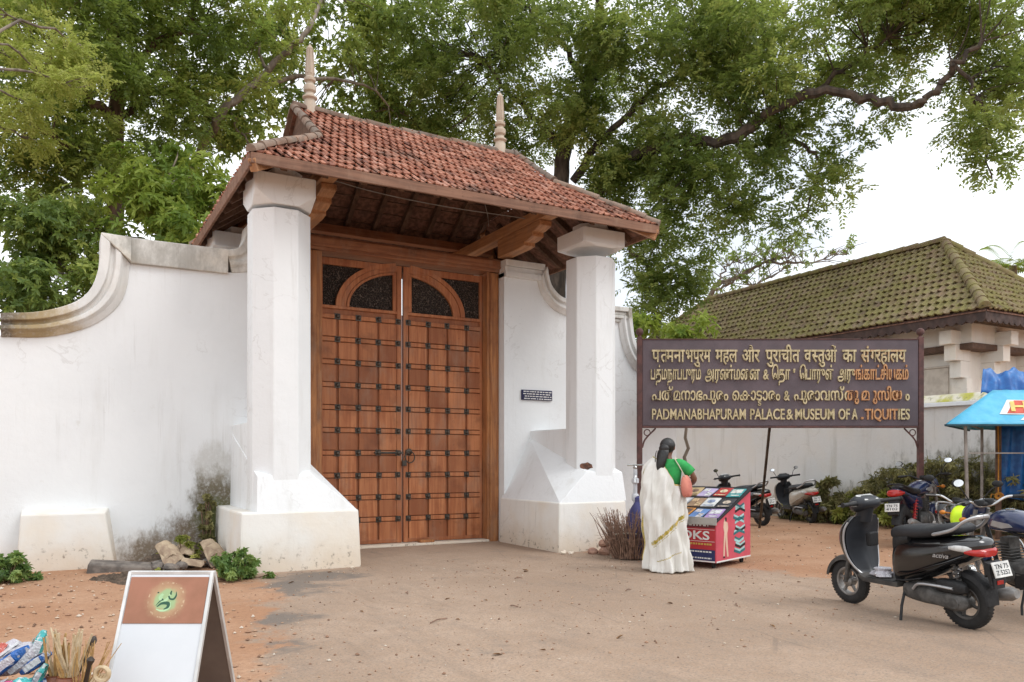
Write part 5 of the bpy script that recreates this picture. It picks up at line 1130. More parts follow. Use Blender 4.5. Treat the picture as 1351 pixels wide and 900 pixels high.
for i in range(70):
    y0 = rgh.gauss(.012, .022); x0 = -.100; le = rgh.uniform(.20, .30)
    mb.tube([(x0, y0, 1.40), (x0-.012, y0*1.2+.004, 1.33), (x0-.018, y0+.012, 1.25), (x0-.016+rgh.gauss(0, .003), y0*.8+.024, 1.40-le)], [.006, .006, .005, .002], 5)
hair = mb.build('hair', m_hair, wm, sub=1)
hair.modifiers['sub'].levels = 1
# blouse
mb = MB(); mb.rings([[(x_+rx*math.cos(a), y_+ry*math.sin(a), z) for a in [6.283*q/24 for q in range(24)]] for z, x_, y_, rx, ry in ((.98, 0, 0, .122, .155), (1.08, 0, 0, .125, .165), (1.17, 0, 0, .122, .180), (1.235, 0, 0, .105, .178), (1.275, .002, 0, .085, .13), (1.295, .004, 0, .074, .092))], False)
sh = [Vector((.0, -.12, 1.235)), Vector((.005, -.165, 1.235)), Vector((.04, -.215, 1.195)), Vector((.075, -.262, 1.135))]
mb.tube(sh, [.066, .068, .066, .064], 14, cap=False); mb.tube([Vector((v.x, -v.y*.95, v.z-.01)) for v in sh], [.066, .068, .064, .06], 14, cap=False)
bl = mb.build('blouse', m_blouse, wm, sub=1); bl.modifiers.new('thick', 'SOLIDIFY').thickness = .006
# sari: one draped sheet round the body, from the ankles up over the left shoulder
prof = [(.015, 0, -.01, .235, .268), (.12, .0, -.005, .222, .258), (.30, -.005, .005, .21, .25), (.55, -.02, .02, .205, .25), (.75, -.025, .03, .20, .25), (.90, -.03, .035, .178, .24), (1.02, -.03, .05, .160, .235), (1.14, -.02, .055, .142, .222), (1.22, -.01, .05, .126, .205), (1.28, .0, .06, .10, .15), (1.33, .005, .07, .075, .10)]
def pr(z):
    for a, b in zip(prof, prof[1:]):
        if a[0] <= z <= b[0]:
            t = (z-a[0])/(b[0]-a[0]); return [a[i]+(b[i]-a[i])*t for i in range(1, 5)]
    return prof[-1][1:]
def ztop(th): return 1.0+.315*(max(0, math.cos(th-R(132))+.22)/1.22)**.6-.02*math.cos(th)
NT, NZ = 200, 110; V, F, TT = [], [], []
rg = random.Random(2)
for j in range(NZ+1):
    for i in range(NT):
        th = 2*math.pi*i/NT; s = math.sin(th-R(8))
        zt = ztop(th); q = j/NZ; z = .012+(zt-.012)*q
        x_, y_, rx, ry = pr(z); diag = 1 if z > .55 else z/.55
        ph = th*9+z*7.5*(1 if s < .3 else .4)
        f = .0105*math.sin(ph)+.007*math.sin(th*17-z*11+1.2)+.005*math.sin(th*5+z*19)
        up = max(0, 1-z/.75); f += up*(.016*math.sin(th*14+.8*math.sin(z*6))+.006*math.sin(th*31+z*4))
        f *= (1.35 if z > .6 else 1.15)*(.55+.45*min(1, (zt-z)/.12))
        pallu = math.exp(-((th-R(150))/R(26))**2)*min(1, max(0, (z-.1)/.5))*.03
        k_ = 1+(f+pallu)/.2
        V.append((x_+rx*k_*math.cos(th), y_+ry*k_*math.sin(th), z+.012*math.sin(th*3+1)*(1-q) if j else .012))
def band(th, z, zt):
    thd = math.degrees(th) % 360
    if zt-z < .014: return .85
    if z < .05 and z > .02 and 150 < thd < 330: return .0
    if 165 < thd < 262:        # border of the shoulder fall, crossing the skirt from lower left to upper right
        zc = .33+(thd-165)/97*.33
        if abs(z-zc) < .022: return 1. if int(thd/5) % 3 else .75
        if abs(z-zc+.04) < .004: return .8
    if 128 < thd < 133 and z > .12: return .9
    if 175 < thd < 240 and abs(z-(.14+(thd-175)/65*.10)) < .006: return .8
    return 0.
for j in range(NZ):
    for i in range(NT):
        i2 = (i+1) % NT; F.append((j*NT+i, j*NT+i2, (j+1)*NT+i2, (j+1)*NT+i)); th = 2*math.pi*(i+.5)/NT; s = math.sin(th-R(8)); zt = ztop(th); TT.append(band(th, .012+(zt-.012)*(j+.5)/NZ, zt))
mb = MB(); mb.add(V, F, 0., True); mb.t = TT; sr = mb.build('sari', m_sari, wm, angle=180); sr.modifiers.new('thick', 'SOLIDIFY').thickness = .005
for yy in (.09, -.09):
    mb = MB(); mb.prism([(-.06+.0, yy-.035), (.10, yy-.042), (.175, yy-.025), (.18, yy+.02), (.10, yy+.042), (-.06, yy+.035)], 0, .014, 'xy'); mb.tube([(.11, yy-.04, .012), (.10, yy-.02, .055), (.10, yy+.02, .055), (.11, yy+.04, .012)], .008, 6); mb.build('sandal', M('tan_leather', (.30, .13, .05), rough=.6), wm, bevel=.004)
# bag hanging from her right shoulder
m_bag = M('coral_fabric', (.62, .23, .17), (.52, .17, .13), scale=9, rough=.7, bump=.4, bscale=30); m_strap = M('pale_strap', (.62, .56, .44), rough=.7)
bg_ = thing('shoulder_bag', 'coral pink shoulder bag hanging at the right hip of the woman', 'bag', tuple(Vector((6.08, 7.17, .86))+Matrix.Rotation(R(24), 3, 'Z') @ Vector((-.025, -.265, 0))), R(24))
mb = MB(); rings = []
for q, w, d in ((0, .07, .03), (.03, .095, .05), (.10, .105, .058), (.18, .095, .05), (.235, .075, .03), (.255, .06, .012)):
    rings.append([(w*math.copysign(abs(math.cos(a))**.7, math.cos(a))+.006*math.sin(a*5+q*40), d*math.copysign(abs(math.sin(a))**.8, math.sin(a)), q) for a in [6.283*k/20 for k in range(20)]])
mb.rings(rings); b_ = mb.build('bag_body', m_bag, bg_, sub=1); b_.rotation_euler = (R(-6), 0, R(8))
mb = MB(); mb.tube(bez([(-.06, 0, .23), (-.085, .06, .35), (-.04, .135, .435), (.04, .125, .42), (.09, .04, .33), (.06, 0, .23)], 6), .011, 6, flat=.5); mb.build('strap', m_strap, bg_)

# ================================================================== BRUSHWOOD, TAP, RUBBLE
m_twig = M('dry_twig', (.30, .185, .13), (.15, .09, .065), scale=20, rough=.9)
bw = thing('brushwood_bundle', 'bundle of dry brown brushwood standing between pillar and woman', 'brushwood', (6.42, 8.30, 0))
rg = random.Random(12); mb = MB()
for k in range(420):
    a = rg.uniform(0, 6.283); r0 = .22*math.sqrt(rg.random()); s_ = rg.uniform(.2, 1.0); h = rg.uniform(.2, .66)
    p0 = Vector((r0*math.cos(a), r0*math.sin(a), .02)); p2 = Vector((p0.x+math.cos(a)*s_*h*.5+rg.gauss(0, .04), p0.y+math.sin(a)*s_*h*.5+rg.gauss(0, .04), h)); pm = p0.lerp(p2, .55)+Vector((rg.gauss(0, .03), rg.gauss(0, .03), .02))
    mb.tube([p0, pm, p2], [.008, .006, .003], 4)
    if k % 2 == 0:
        for q in range(3): e = pm.lerp(p2, q/3)+Vector((rg.gauss(0, .09), rg.gauss(0, .09), rg.uniform(-.02, .10))); mb.tube([pm.lerp(p2, q/3), e], [.003, .0012], 3)
mb.build('twigs', m_twig, bw)
mb = MB(); mb.tube([(.2*math.cos(a), .2*math.sin(a), .33+.02*math.sin(a*2)) for a in [6.283*q/20 for q in range(20)]], .008, 5, loop=True); mb.build('binding', m_strap, bw)
m_sack = M('indigo_cloth', (.065, .065, .17), (.04, .04, .11), scale=8, rough=.85, bump=.5, bscale=20)
sk = thing('cloth_sack', 'indigo cloth sack standing behind the brushwood beside the woman', 'sack', (6.52, 8.22, 0))
mb = MB(); mb.rings([[((r*(1+.08*math.sin(a*4+z*9)))*math.cos(a), (r*.8*(1+.07*math.sin(a*5+z*7)))*math.sin(a), z) for a in [6.283*q/20 for q in range(20)]] for z, r in ((0, .14), (.05, .20), (.3, .21), (.55, .18), (.68, .13), (.74, .06), (.80, .09), (.82, .02))]); mb.build('sack_body', m_sack, sk, sub=1)
m_pvc = M('grey_pipe', (.62, .63, .66), (.45, .46, .48), rough=.5); m_chr = M('chrome', (.62, .62, .62), (.4, .4, .4), rough=.22, metal=1.)
tp = thing('standpipe', 'pale water standpipe with crossed tap handles beside the right pillar', 'tap', (6.82, 8.70, 0))
mb = MB(); mb.tube([(0, 0, 0), (0, 0, 1.16)], .028, 10); mb.lathe([(.04, .72), (.05, .74), (.05, .80), (.04, .82)], n=12); mb.lathe([(.04, .96), (.05, .97), (.05, 1.02), (.04, 1.03)], n=12); mb.build('pipe', m_pvc, tp)
mb = MB(); mb.tube([(0, 0, 1.06), (-.07, -.09, 1.06), (-.085, -.11, 1.03), (-.085, -.11, .98)], .016, 8); mb.lathe([(.03, 1.16), (.034, 1.18), (.02, 1.20)], n=10); mb.tube([(-.10, .05, 1.21), (.10, -.05, 1.21)], .012, 6); mb.build('tap', m_chr, tp)
def rock_mesh(mb, c, r, rg, sq=(1, 1, .7), tint=0.):
    bm = bmesh.new(); bmesh.ops.create_icosphere(bm, subdivisions=2, radius=1.); ax = [Vector((rg.gauss(0, 1), rg.gauss(0, 1), rg.gauss(0, 1))).normalized() for _ in range(7)]; dd = [rg.uniform(.55, .9) for _ in ax]
    V = []
    for v in bm.verts:
        p = v.co.copy()
        for a, d in zip(ax, dd):
            if p.dot(a) > d: p -= a*(p.dot(a)-d)
        V.append((c[0]+p.x*r*sq[0], c[1]+p.y*r*sq[1], c[2]+p.z*r*sq[2]))
    F = [[v.index for v in f.verts] for f in bm.faces]; bm.free(); mb.add(V, F, tint)
m_stone = M('grey_stone', (.22, .19, .165), (.11, .095, .085), scale=8, rough=.95, bump=.6); m_brick = M('pinkish_brick', (.42, .25, .18), (.28, .16, .12), scale=10, rough=.95, bump=.6); m_pale = M('pale_broken_tile', (.46, .36, .25), (.28, .20, .14), scale=9, rough=.95, bump=.5)
rg = random.Random(21)
def stone(name, label, x, y, r, mat, grp, z=None, sq=(1, 1, .7), cat='stone'):
    mb = MB(); rock_mesh(mb, (0, 0, r*sq[2]*.72), r, rg, sq); o = mb.build(name, mat); o.location = (x, y, z or 0); o.rotation_euler = (0, 0, rg.uniform(0, 6)); tag(o, label, cat, grp); return o
for i, (x, y, r) in enumerate([(6.38, 8.78, .10), (6.55, 8.95, .12), (6.75, 8.98, .09), (6.30, 8.95, .08), (6.48, 8.70, .07), (6.9, 8.9, .10)]):
    stone('brick_lump', 'pinkish broken brick lump heaped at the foot of the right plinth', x, y, r, m_brick, 'brick lumps at the right plinth', cat='brick')
for i, (x, y, r) in enumerate([(6.42, 8.86, .09), (6.66, 8.92, .10), (6.8, 8.95, .08)]): stone('brick_lump', 'pinkish broken brick lump heaped at the foot of the right plinth', x, y, r, m_brick, 'brick lumps at the right plinth', .10, cat='brick')
m_soil = N('dark_soil'); _n = m_soil.noise(16, 7, rough=.75); m_soil.bump(_n, .9, .03); m_soil = m_soil.fin(m_soil.mix(m_soil.step(_n, .4, .65), (.085, .065, .05), (.185, .135, .10)), .97, 0, .1)
def mound(name, label, x, y, rx, ry, h, mat, rz=0, n_=44, seed=1, kind=None, cat='heap'):
    rg2 = random.Random(seed); mb = MB(); ph = [rg2.uniform(0, 6.28) for _ in range(6)]; rings = []
    for i in range(13):
        q = 1-i/12; ring = []
        for k in range(n_):
            a = 6.283*k/n_; w = 1+.14*math.sin(3*a+ph[0])+.10*math.sin(5*a+ph[1])+.05*math.sin(9*a+ph[2]); rr = q*w
            z = h*(1-q*q)**1.3*(1+.15*math.sin(4*a+ph[3]+q*5))+rg2.gauss(0, .012)*(q < .97)-(.03 if i == 0 else 0)
            ring.append((rx*rr*math.cos(a), ry*rr*math.sin(a), z))
        rings.append(ring)
    mb.rings(rings, True); o = mb.build(name, mat, angle=180); o.location = (x, y, 0); o.rotation_euler = (0, 0, rz); tag(o, label, cat if not kind else None, None, kind); return o
mound('soil_heap', 'dark crumbly heap of soil and ash at the left wall foot', 1.28, 10.55, .62, .42, .20, m_soil, .1, seed=3)
mound('soil_heap', 'flat patch of dark ash spilling in front of the stone slab', .72, 9.55, .42, .55, .035, m_soil, .4, seed=4)
mb = MB(); mb.hexa([(-.36, -.14, -.03), (.36, -.14, -.03), (.34, .14, -.03), (-.36, .14, -.03), (-.35, -.13, .10), (.33, -.13, .07), (.32, .13, .09), (-.34, .13, .11)]); o = mb.build('stone_slab', m_stone, bevel=.02); o.location = (.62, 10.3, 0); o.rotation_euler = (R(3), R(4), R(-6)); tag(o, 'long weathered stone slab lying beside the left wall buttress', 'slab')
def shard(mb, L, w, r0):
    "piece of a curved roof tile"
    P = []; k_ = 7
    for q in (-.5, .5):
        for rr in (r0, r0-.014):
            P.append([((w/2)*math.sin(R(-62+124*i/(k_-1)))/math.sin(R(62)), L*q*(1+.12*math.sin(i*2.1+q)), rr*math.cos(R(-62+124*i/(k_-1)))-r0*.47) for i in range(k_)])
    a, b, c_, d = P; ring = [a+b[::-1], c_+d[::-1]]; mb.rings(ring, True, True, 0, False)
for i, (px_, py_, z, rz, tl, L) in enumerate([(1.12, 10.15, .06, 20, 38, .26), (1.17, 10.2, .12, 24, 40, .26), (1.10, 10.25, .17, 16, 36, .25), (1.60, 10.05, .06, 24, 40, .27), (1.65, 10.1, .12, 28, 42, .27), (1.58, 10.16, .17, 20, 38, .26), (1.85, 10.1, .05, -20, 20, .25), (1.35, 10.0, .03, 70, 10, .24), (1.78, 9.95, .03, 100, 14, .24), (1.30, 10.3, .15, -10, 30, .24)]):
    mb = MB(); shard(mb, L, .20, .12); o = mb.build('broken_tile', m_pale); o.location = (px_, py_, z+.03); o.rotation_euler = (R(tl), R(rg.uniform(-15, 15)), R(rz)); tag(o, 'pale broken roof tile in the rubble behind the sandwich board', 'tile', 'broken tiles on the rubble heap')
for i in range(16):
    stone('rubble_stone', 'dark grey stone lying in the rubble by the left plinth', rg.uniform(.95, 1.62), rg.uniform(9.75, 10.25), rg.uniform(.05, .10), m_stone, 'rubble stones by the left plinth', rg.uniform(0, .03))
for i, (x, y) in enumerate([(5.92, 9.12), (5.98, 9.18), (6.10, 9.16), (6.02, 9.08), (3.0, 9.16)]): stone('pebble', 'small pale chip of masonry at the foot of a plinth', x, y, rg.uniform(.02, .045), m_plinth, 'masonry chips')
# ================================================================== WEEDS
def weed(name, label, x, y, r, h, n, mat, leafL=.09, leafW=.04, seed=1, cat='weed', grp=None, tw=16, per=6, z0=0.):
    rs2 = np.random.default_rng(seed); t = thing(name, label, cat, (x, y, z0), 0, grp)
    C = np.stack([rs2.normal(0, r*.5, n), rs2.normal(0, r*.42, n), rs2.uniform(.15, 1, n)*h], 1); C[:, 2] *= np.clip(1.15-np.hypot(C[:, 0], C[:, 1])/r*.6, .25, 1)
    V, F, tt = whorls(C, np.clip(rs2.normal(.5, .2, n), 0, 1), .07, tw, per, leafL, leafW, rs2); V[:, 2] = np.maximum(V[:, 2], .005); quads_object('foliage', V, F, tt, mat, t)
    mb = MB()
    for c in C: mb.tube(bez([(c[0]*.3, c[1]*.3, 0), (c[0]*.7, c[1]*.7, c[2]*.55), tuple(c)], 4), .005, 4)
    mb.build('stem', m_twig, t); return t
lf_weed = mat_leaf('leaves_weed', (.04, .085, .022), (.11, .20, .05), (.27, .36, .11), .3, .4); lf_yel = mat_leaf('leaves_yellowing', (.10, .13, .03), (.24, .26, .05), (.40, .38, .10), .3, .3); lf_dry = mat_leaf('leaves_dusty', (.085, .075, .038), (.20, .18, .075), (.38, .35, .15), .2, .25)
weed('weed', 'leafy green weed growing at the wall foot at the left edge', -.52, 9.9, .34, .34, 50, lf_weed, .055, .026, seed=31, tw=11)
weed('weed', 'leafy green weed growing at the left corner of the left plinth', 1.62, 8.95, .28, .34, 44, lf_weed, .055, .026, seed=32, tw=10)
weed('weed', 'yellowish seedling sprouting in front of the stone slab', .93, 9.55, .10, .14, 5, lf_yel, .07, .03, seed=33, tw=8)
weed('creeper', 'dark mossy creeper climbing the corner between left wall and plinth', 1.62, 10.80, .13, .85, 26, lf_dry, .05, .03, seed=34, cat='creeper', tw=12)
weed('weed', 'thin yellow green tuft on top of the rubble', 1.25, 10.35, .25, .25, 9, lf_yel, .06, .022, seed=35, tw=8, z0=.12)
# dead weeds and undergrowth along the compound wall
rs2 = np.random.default_rng(41); n_ = 640
yy = rs2.uniform(5.2, 12.2, n_); hmax = .30+1.0*np.exp(-((yy-8.0)/2.6)**4); C = np.stack([14.0-.12-np.abs(rs2.normal(0, .22, n_)), yy, rs2.uniform(.1, 1, n_)*hmax], 1)
V, F, tt = whorls(C, np.clip(rs2.normal(.45, .3, n_), 0, 1), .13, 9, 5, .10, .022, rs2, droop=.75); V[:, 2] = np.maximum(V[:, 2], .01); V[:, 0] = np.minimum(V[:, 0], 13.98)
tag(quads_object('undergrowth', V, F, tt, lf_dry), kind='stuff')
for i, (y, h) in enumerate([(11.05, .55), (10.4, .5), (9.6, .7)]):
    weed('bush', ['dark leafed bush behind the beige scooter by the compound wall', 'young yellow green plant against the compound wall right of the beige scooter', 'upright yellow green plant by the wall below the sign'][i], 13.55, y, .35, .95 if i == 0 else h, 16, lf_dry if i == 0 else lf_yel, .15, .05, seed=50+i, cat='bush', tw=12)
# ================================================================== LITTER AND GRAVEL
rg = random.Random(77); m_dleaf = M('dead_leaf', (.26, .14, .06), (.14, .075, .035), scale=30, rough=.8)
tagc = 0
for i in range(24):
    x, y = rg.uniform(1.6, 8), rg.uniform(4.2, 9.2)
    if math.hypot(x-6.1, y-4.2) < .9: continue
    mb = MB(); L = rg.uniform(.02, .05); w = L*.35; mb.add([(0, -L, 0), (w, -L*.2, .012), (w*.7, L*.5, .010), (0, L, .004), (-w*.7, L*.5, .012), (-w, -L*.2, .008), (0, 0, .002)], [(0, 1, 6), (1, 2, 6), (2, 3, 6), (3, 4, 6), (4, 5, 6), (5, 0, 6)], 0, True)
    o = mb.build('fallen_leaf', m_dleaf); o.location = (x, y, .008); o.rotation_euler = (rg.gauss(0, .15), rg.gauss(0, .15), rg.uniform(0, 6.28)); tag(o, 'small dry leaf fallen on the dusty forecourt', 'leaf', 'fallen leaves on the forecourt')
for i, (px_, py_, L, a) in enumerate([(2.62, 5.85, .22, 60), (3.45, 6.1, .10, 140), (4.85, 6.3, .12, 60), (4.3, 7.5, .09, 20), (2.9, 7.2, .12, 100), (5.2, 5.2, .14, 80)]):
    mb = MB(); mb.tube(bez([(-L/2, 0, 0), (0, L*.05, .006), (L/2, -.01, 0)], 5), [.005]*10+[.003], 5); o = mb.build('twig', m_twig); o.location = (px_, py_, .011); o.rotation_euler = (0, 0, R(a)-YAW); tag(o, 'short dry twig lying on the dusty forecourt', 'twig', 'twigs on the forecourt')
mb = MB(); rg = random.Random(5); oc = [(1, 0, 0), (-1, 0, 0), (0, 1, 0), (0, -1, 0), (0, 0, 1), (0, 0, -1)]; of = [(0, 2, 4), (2, 1, 4), (1, 3, 4), (3, 0, 4), (2, 0, 5), (1, 2, 5), (3, 1, 5), (0, 3, 5)]
for i in range(6400):
    if i < 3600: y = 3.4+7.0*rg.random()**1.3; x = rg.uniform(-3.5, 1.5+.12*rg.gauss(0, 2))-(.25 if y < 5 else 0)
    elif i < 4700: x, y = rg.uniform(7.0, 13.4), rg.uniform(4.5, 11)
    else: x, y = rg.uniform(1.5, 8), rg.uniform(4, 9.2)
    r = .004+.012*rg.random()**3*(1.6 if i < 4700 else .8); a = rg.uniform(0, 6.28); ca, sa = math.cos(a), math.sin(a); k1, k2, k3 = rg.uniform(.7, 1.4), rg.uniform(.7, 1.3), rg.uniform(.5, .9)
    mb.add([(x+r*(v[0]*k1*ca-v[1]*k2*sa), y+r*(v[0]*k1*sa+v[1]*k2*ca), .004+r*.35+r*v[2]*k3) for v in oc], of, rg.random())
n = N('gravel_mix'); m_grav = n.fin(n.ramp(n.attr('tint'), [(0, (.16, .10, .07)), (.4, (.34, .2, .13)), (.8, (.46, .33, .23)), (1, (.60, .54, .46))]), .95, 0, .15)
tag(mb.build('gravel', m_grav, fix=False), kind='stuff')
# ================================================================== STALL CANOPY AND TARPAULIN
def mat_cloth(name, c, c2, rough=.5, sc_=5): return M(name, c, c2, scale=sc_, rough=rough, bump=.3, bscale=9)
m_can = mat_cloth('canopy_blue', (.10, .43, .62), (.075, .37, .56)); m_tarp = mat_cloth('tarp_blue', (.025, .15, .42), (.015, .09, .30), .4, 8); m_cred = M('canopy_red', (.62, .09, .05), rough=.5); m_cyel = M('canopy_yellow', (.85, .58, .16), rough=.5); m_pole = M('galvanised_pole', (.30, .275, .25), (.20, .175, .155), rough=.5, metal=.3); m_ropeo = M('orange_rope', (.62, .28, .05), rough=.8)
cn = thing('stall_canopy', 'light blue stall canopy with a red and yellow printed panel', 'canopy', at(5.95, 11.0, .16), -YAW); cn.scale = (.88,)*3
TLx, TLy, TLz = 1.21, .80, 2.43
def sagq(mb, A, B, C_, D_, nu=14, nv=8, sag=.03):
    A, B, C_, D_ = map(Vector, (A, B, C_, D_)); vs = []
    for j in range(nv+1):
        for i in range(nu+1):
            u, v = i/nu, j/nv; p = A.lerp(B, u).lerp(D_.lerp(C_, u), v); p.z -= sag*math.sin(math.pi*u)*math.sin(math.pi*v)+.006*math.sin(u*23)*(1-v); vs.append(p)
    mb.add(vs, [(j*(nu+1)+i, j*(nu+1)+i+1, (j+1)*(nu+1)+i+1, (j+1)*(nu+1)+i) for j in range(nv) for i in range(nu)], 0, True)
FL, FR_, BL, BR = (0, 0, 1.83), (2.9, 0, 1.83), (1.75, 2.4, 1.83), (2.9, 2.4, 1.83); TL, TR, TBL, TBR = (TLx, TLy, TLz), (2.3, TLy, TLz), (TLx+.5, 1.6, TLz), (2.3, 1.6, TLz)
mb = MB(); sagq(mb, FL, FR_, TR, TL); sagq(mb, BL, FL, TL, TBL); sagq(mb, FR_, BR, TBR, TR); sagq(mb, BR, BL, TBL, TBR); sagq(mb, TL, TR, TBR, TBL); cv = mb.build('canopy_cloth', m_can, cn, angle=60); cv.modifiers.new('thick', 'SOLIDIFY').thickness = .006
mb = MB(); mb.bar((0, -.012, 1.815), (2.9, -.012, 1.815), .02, .03); mb.bar((-.012, 0, 1.815), (1.738, 2.4, 1.815), .02, .03); mb.build('hem', M('dark_hem', (.03, .07, .09), rough=.7), cn)
def onf(u, v, lift=.012):  # point on front slope: u metres along, v 0..1 up
    p = Vector((u, 0, 1.83)).lerp(Vector((u, TLy, TLz)), v); nn = Vector((0, -(TLz-1.83), TLy)).normalized(); u_ = u; sag = .03*math.sin(math.pi*min(max((u-TLx*v)/(2.9-(TLx+.6)*v), 0), 1))*math.sin(math.pi*v); p.z -= sag; return p+nn*(lift)
def patch(mb, pl, lift):
    P = []; 
    for (a, va), (b, vb) in zip(pl, pl[1:]+pl[:1]): P += [onf(a+(b-a)*i/6, va+(vb-va)*i/6, lift) for i in range(6)]
    mb.add(P, [tuple(range(len(P)))])
mb = MB(); patch(mb, [(.98, .30), (2.9, .30), (2.9, .72), (1.30, .72)], .010); patch(mb, [(1.22, .12), (2.9, .12), (2.9, .25), (1.36, .25)], .010); mb.build('print_white', m_white, cn, fix=False)
mb = MB(); patch(mb, [(1.11, .325), (2.9, .325), (2.9, .70), (1.40, .70)], .016); mb.build('print_red', m_cred, cn, fix=False)
mb = MB(); o3 = onf(1.20, .37, .022); up3 = (onf(1.20, .66, .022)-o3); add_text(mb, 'HO', .70, up3.length, o3, (1, 0, 0), up3.normalized(), .002, .03, shear=.35); mb.build('lettering', m_cyel, cn, fix=False)
for x, y in ((.42, .12), (2.75, .12), (1.85, 2.2), (2.75, 2.2)):
    mb = MB(); mb.tube([(x-.05 if y < 1 else x, y, 1.86), (x, y, -.182)], .026, 8); mb.build('pole', m_pole, cn)
mb = MB(); mb.bar((.42, .12, 1.38), (2.75, .12, 1.38), .02, .02); mb.bar((.42, .12, 1.83), (1.85, 2.2, 1.83), .025, .025); mb.bar((2.75, .12, 1.83), (2.75, 2.2, 1.83), .025, .025); mb.build('cross_rail', m_pole, cn)
tp_ = thing('tarpaulin_shelter', 'dark blue tarpaulin tied over a frame behind the light blue canopy', 'tarpaulin', at(7.56, 12.9), -YAW)
mb = MB(); vs = []; nu, nv = 26, 10
for j in range(nv+1):
    for i in range(nu+1):
        u, v = i/nu, j/nv; x = -.02+.20*v*(1-u)+u*1.1; z = 2.34+.42*math.sin(v*math.pi/2)+.02*math.sin(u*31+v*4)+.03*math.sin(u*13-v*6)-.05*math.sin(u*math.pi*2)**2; y = v*.25+.03*math.sin(u*25)*(1-v); vs.append((x, y, z))
mb.add(vs, [(j*(nu+1)+i, j*(nu+1)+i+1, (j+1)*(nu+1)+i+1, (j+1)*(nu+1)+i) for j in range(nv) for i in range(nu)], 0, True); o = mb.build('tarp_roof', m_tarp, tp_, angle=180); o.modifiers.new('thick', 'SOLIDIFY').thickness = .004
mb = MB(); vs = []
for j in range(11):
    for i in range(25):
        u, v = i/24, j/10; vs.append((.30+u*.70, .05+.035*math.sin(u*21+v*2)+.02*math.sin(u*9), 1.86-v*1.22+.02*math.sin(u*8)*v))
mb.add(vs, [(j*25+i, j*25+i+1, (j+1)*25+i+1, (j+1)*25+i) for j in range(10) for i in range(24)], 0, True); o = mb.build('tarp_curtain', m_tarp, tp_, angle=180); o.modifiers.new('thick', 'SOLIDIFY').thickness = .004
mb = MB(); mb.tube([(.25, -.02, 0), (.25, -.02, 2.4)], .045, 8); mb.tube([(1.05, -.02, 0), (1.05, -.02, 2.4)], .045, 8); mb.tube([(.25, -.02, 2.34), (1.05, -.02, 2.34)], .02, 6); mb.build('frame_post', m_dkwood, tp_)
mb = MB(); mb.tube([(.20, -.07, 2.3), (.22, -.075, 1.4), (.215, -.075, .72)], .011, 6)
for k in range(3): mb.tube([(.215+(.03+.02*k)*math.cos(a), -.08-.01*k, .70+(.028+.012*k)*math.sin(a)) for a in [6.283*q/12 for q in range(12)]], .010, 5, loop=True)
mb.tube([(.20, -.08, .72), (.10, -.08, .73), (.08, -.08, .60)], .009, 5); mb.build('rope', m_ropeo, tp_)
# ================================================================== SCOOTERS AND MOTORCYCLES
m_blkp = M('black_gloss_paint', (.006, .006, .007), (.008, .008, .009), scale=3, rough=.14, spec=.5, coat=.6); m_blkm = M('black_matt_plastic', (.018, .018, .019), (.013, .013, .014), scale=20, rough=.6, bump=.15, bscale=200); m_grey = M('dark_grey_plastic', (.026, .029, .035), (.019, .021, .025), scale=5, rough=.42)
m_seat = M('seat_vinyl', (.022, .023, .027), (.016, .017, .02), scale=4, rough=.5, bump=.2, bscale=150); m_silver = M('silver_paint', (.48, .48, .49), (.40, .40, .41), rough=.35, metal=.6); m_alloy = M('dull_alloy', (.30, .29, .28), (.19, .18, .17), scale=10, rough=.5, metal=.6); m_beige = M('beige_paint', (.50, .46, .39), (.43, .39, .33), scale=3, rough=.3, coat=.5); m_redl = M('red_lens', (.42, .015, .012), (.34, .012, .01), scale=30, rough=.15, spec=.6); m_clear = M('clear_lens', (.60, .60, .58), (.42, .42, .42), scale=25, rough=.12, spec=.6); m_plate = M('plate_white', (.72, .72, .69), rough=.5); m_mir = M('mirror_glass', (.75, .77, .8), rough=.06, metal=1.); m_neon = M('neon_yellow', (.62, .85, .02), (.52, .76, .02), rough=.5); m_blue = M('dark_blue_paint', (.014, .022, .07), (.02, .03, .08), rough=.22, coat=.6); m_engine = M('engine_grey', (.12, .115, .11), (.06, .058, .055), scale=14, rough=.6, metal=.3); m_dust = M('dusty_black', (.07, .064, .058), (.035, .033, .032), scale=7, rough=.7)
def sup(hy, hz, n_=2.6, k=24):
    out = []
    for i in range(k):
        a = 6.283185*i/k; c, s = math.cos(a), math.sin(a); out.append((hy*math.copysign(abs(c)**(2/n_), c), hz*math.copysign(abs(s)**(2/n_), s)))
    return out
def loftx(mb, secs, n_=2.6, k=24, fine=4):
    P = bez([(a[0], a[1], 0) for a in secs], fine); Q = bez([(a[2], a[3], 0) for a in secs], fine); Y0 = bez([(a[4] if len(a) > 4 else 0, 0, 0) for a in secs], fine)
    return mb.rings([[(p.x, y0.x+y, p.y+z) for y, z in sup(max(q.x, .002), max(q.y, .002), n_, k)] for p, q, y0 in zip(P, Q, Y0)])
def fender(mb, x, z, r, w, a0, a1, th=.012, n_=18):
    rings = []
    for i in range(n_+1):
        a = R(a0+(a1-a0)*i/n_); rr = []
        for y, d in ((-w, -.05), (-w*.85, -.012), (-w*.4, 0), (w*.4, 0), (w*.85, -.012), (w, -.05)): rr.append((x+(r+d)*math.cos(a), y, z+(r+d)*math.sin(a)))
        for y, d in ((w*.95, -.05-.0), (w*.8, -.012-th), (w*.38, -th), (-w*.38, -th), (-w*.8, -.012-th), (-w*.95, -.05)): rr.append((x+(r+d)*math.cos(a), y, z+(r+d)*math.sin(a)))
        rings.append(rr)
    mb.rings(rings)
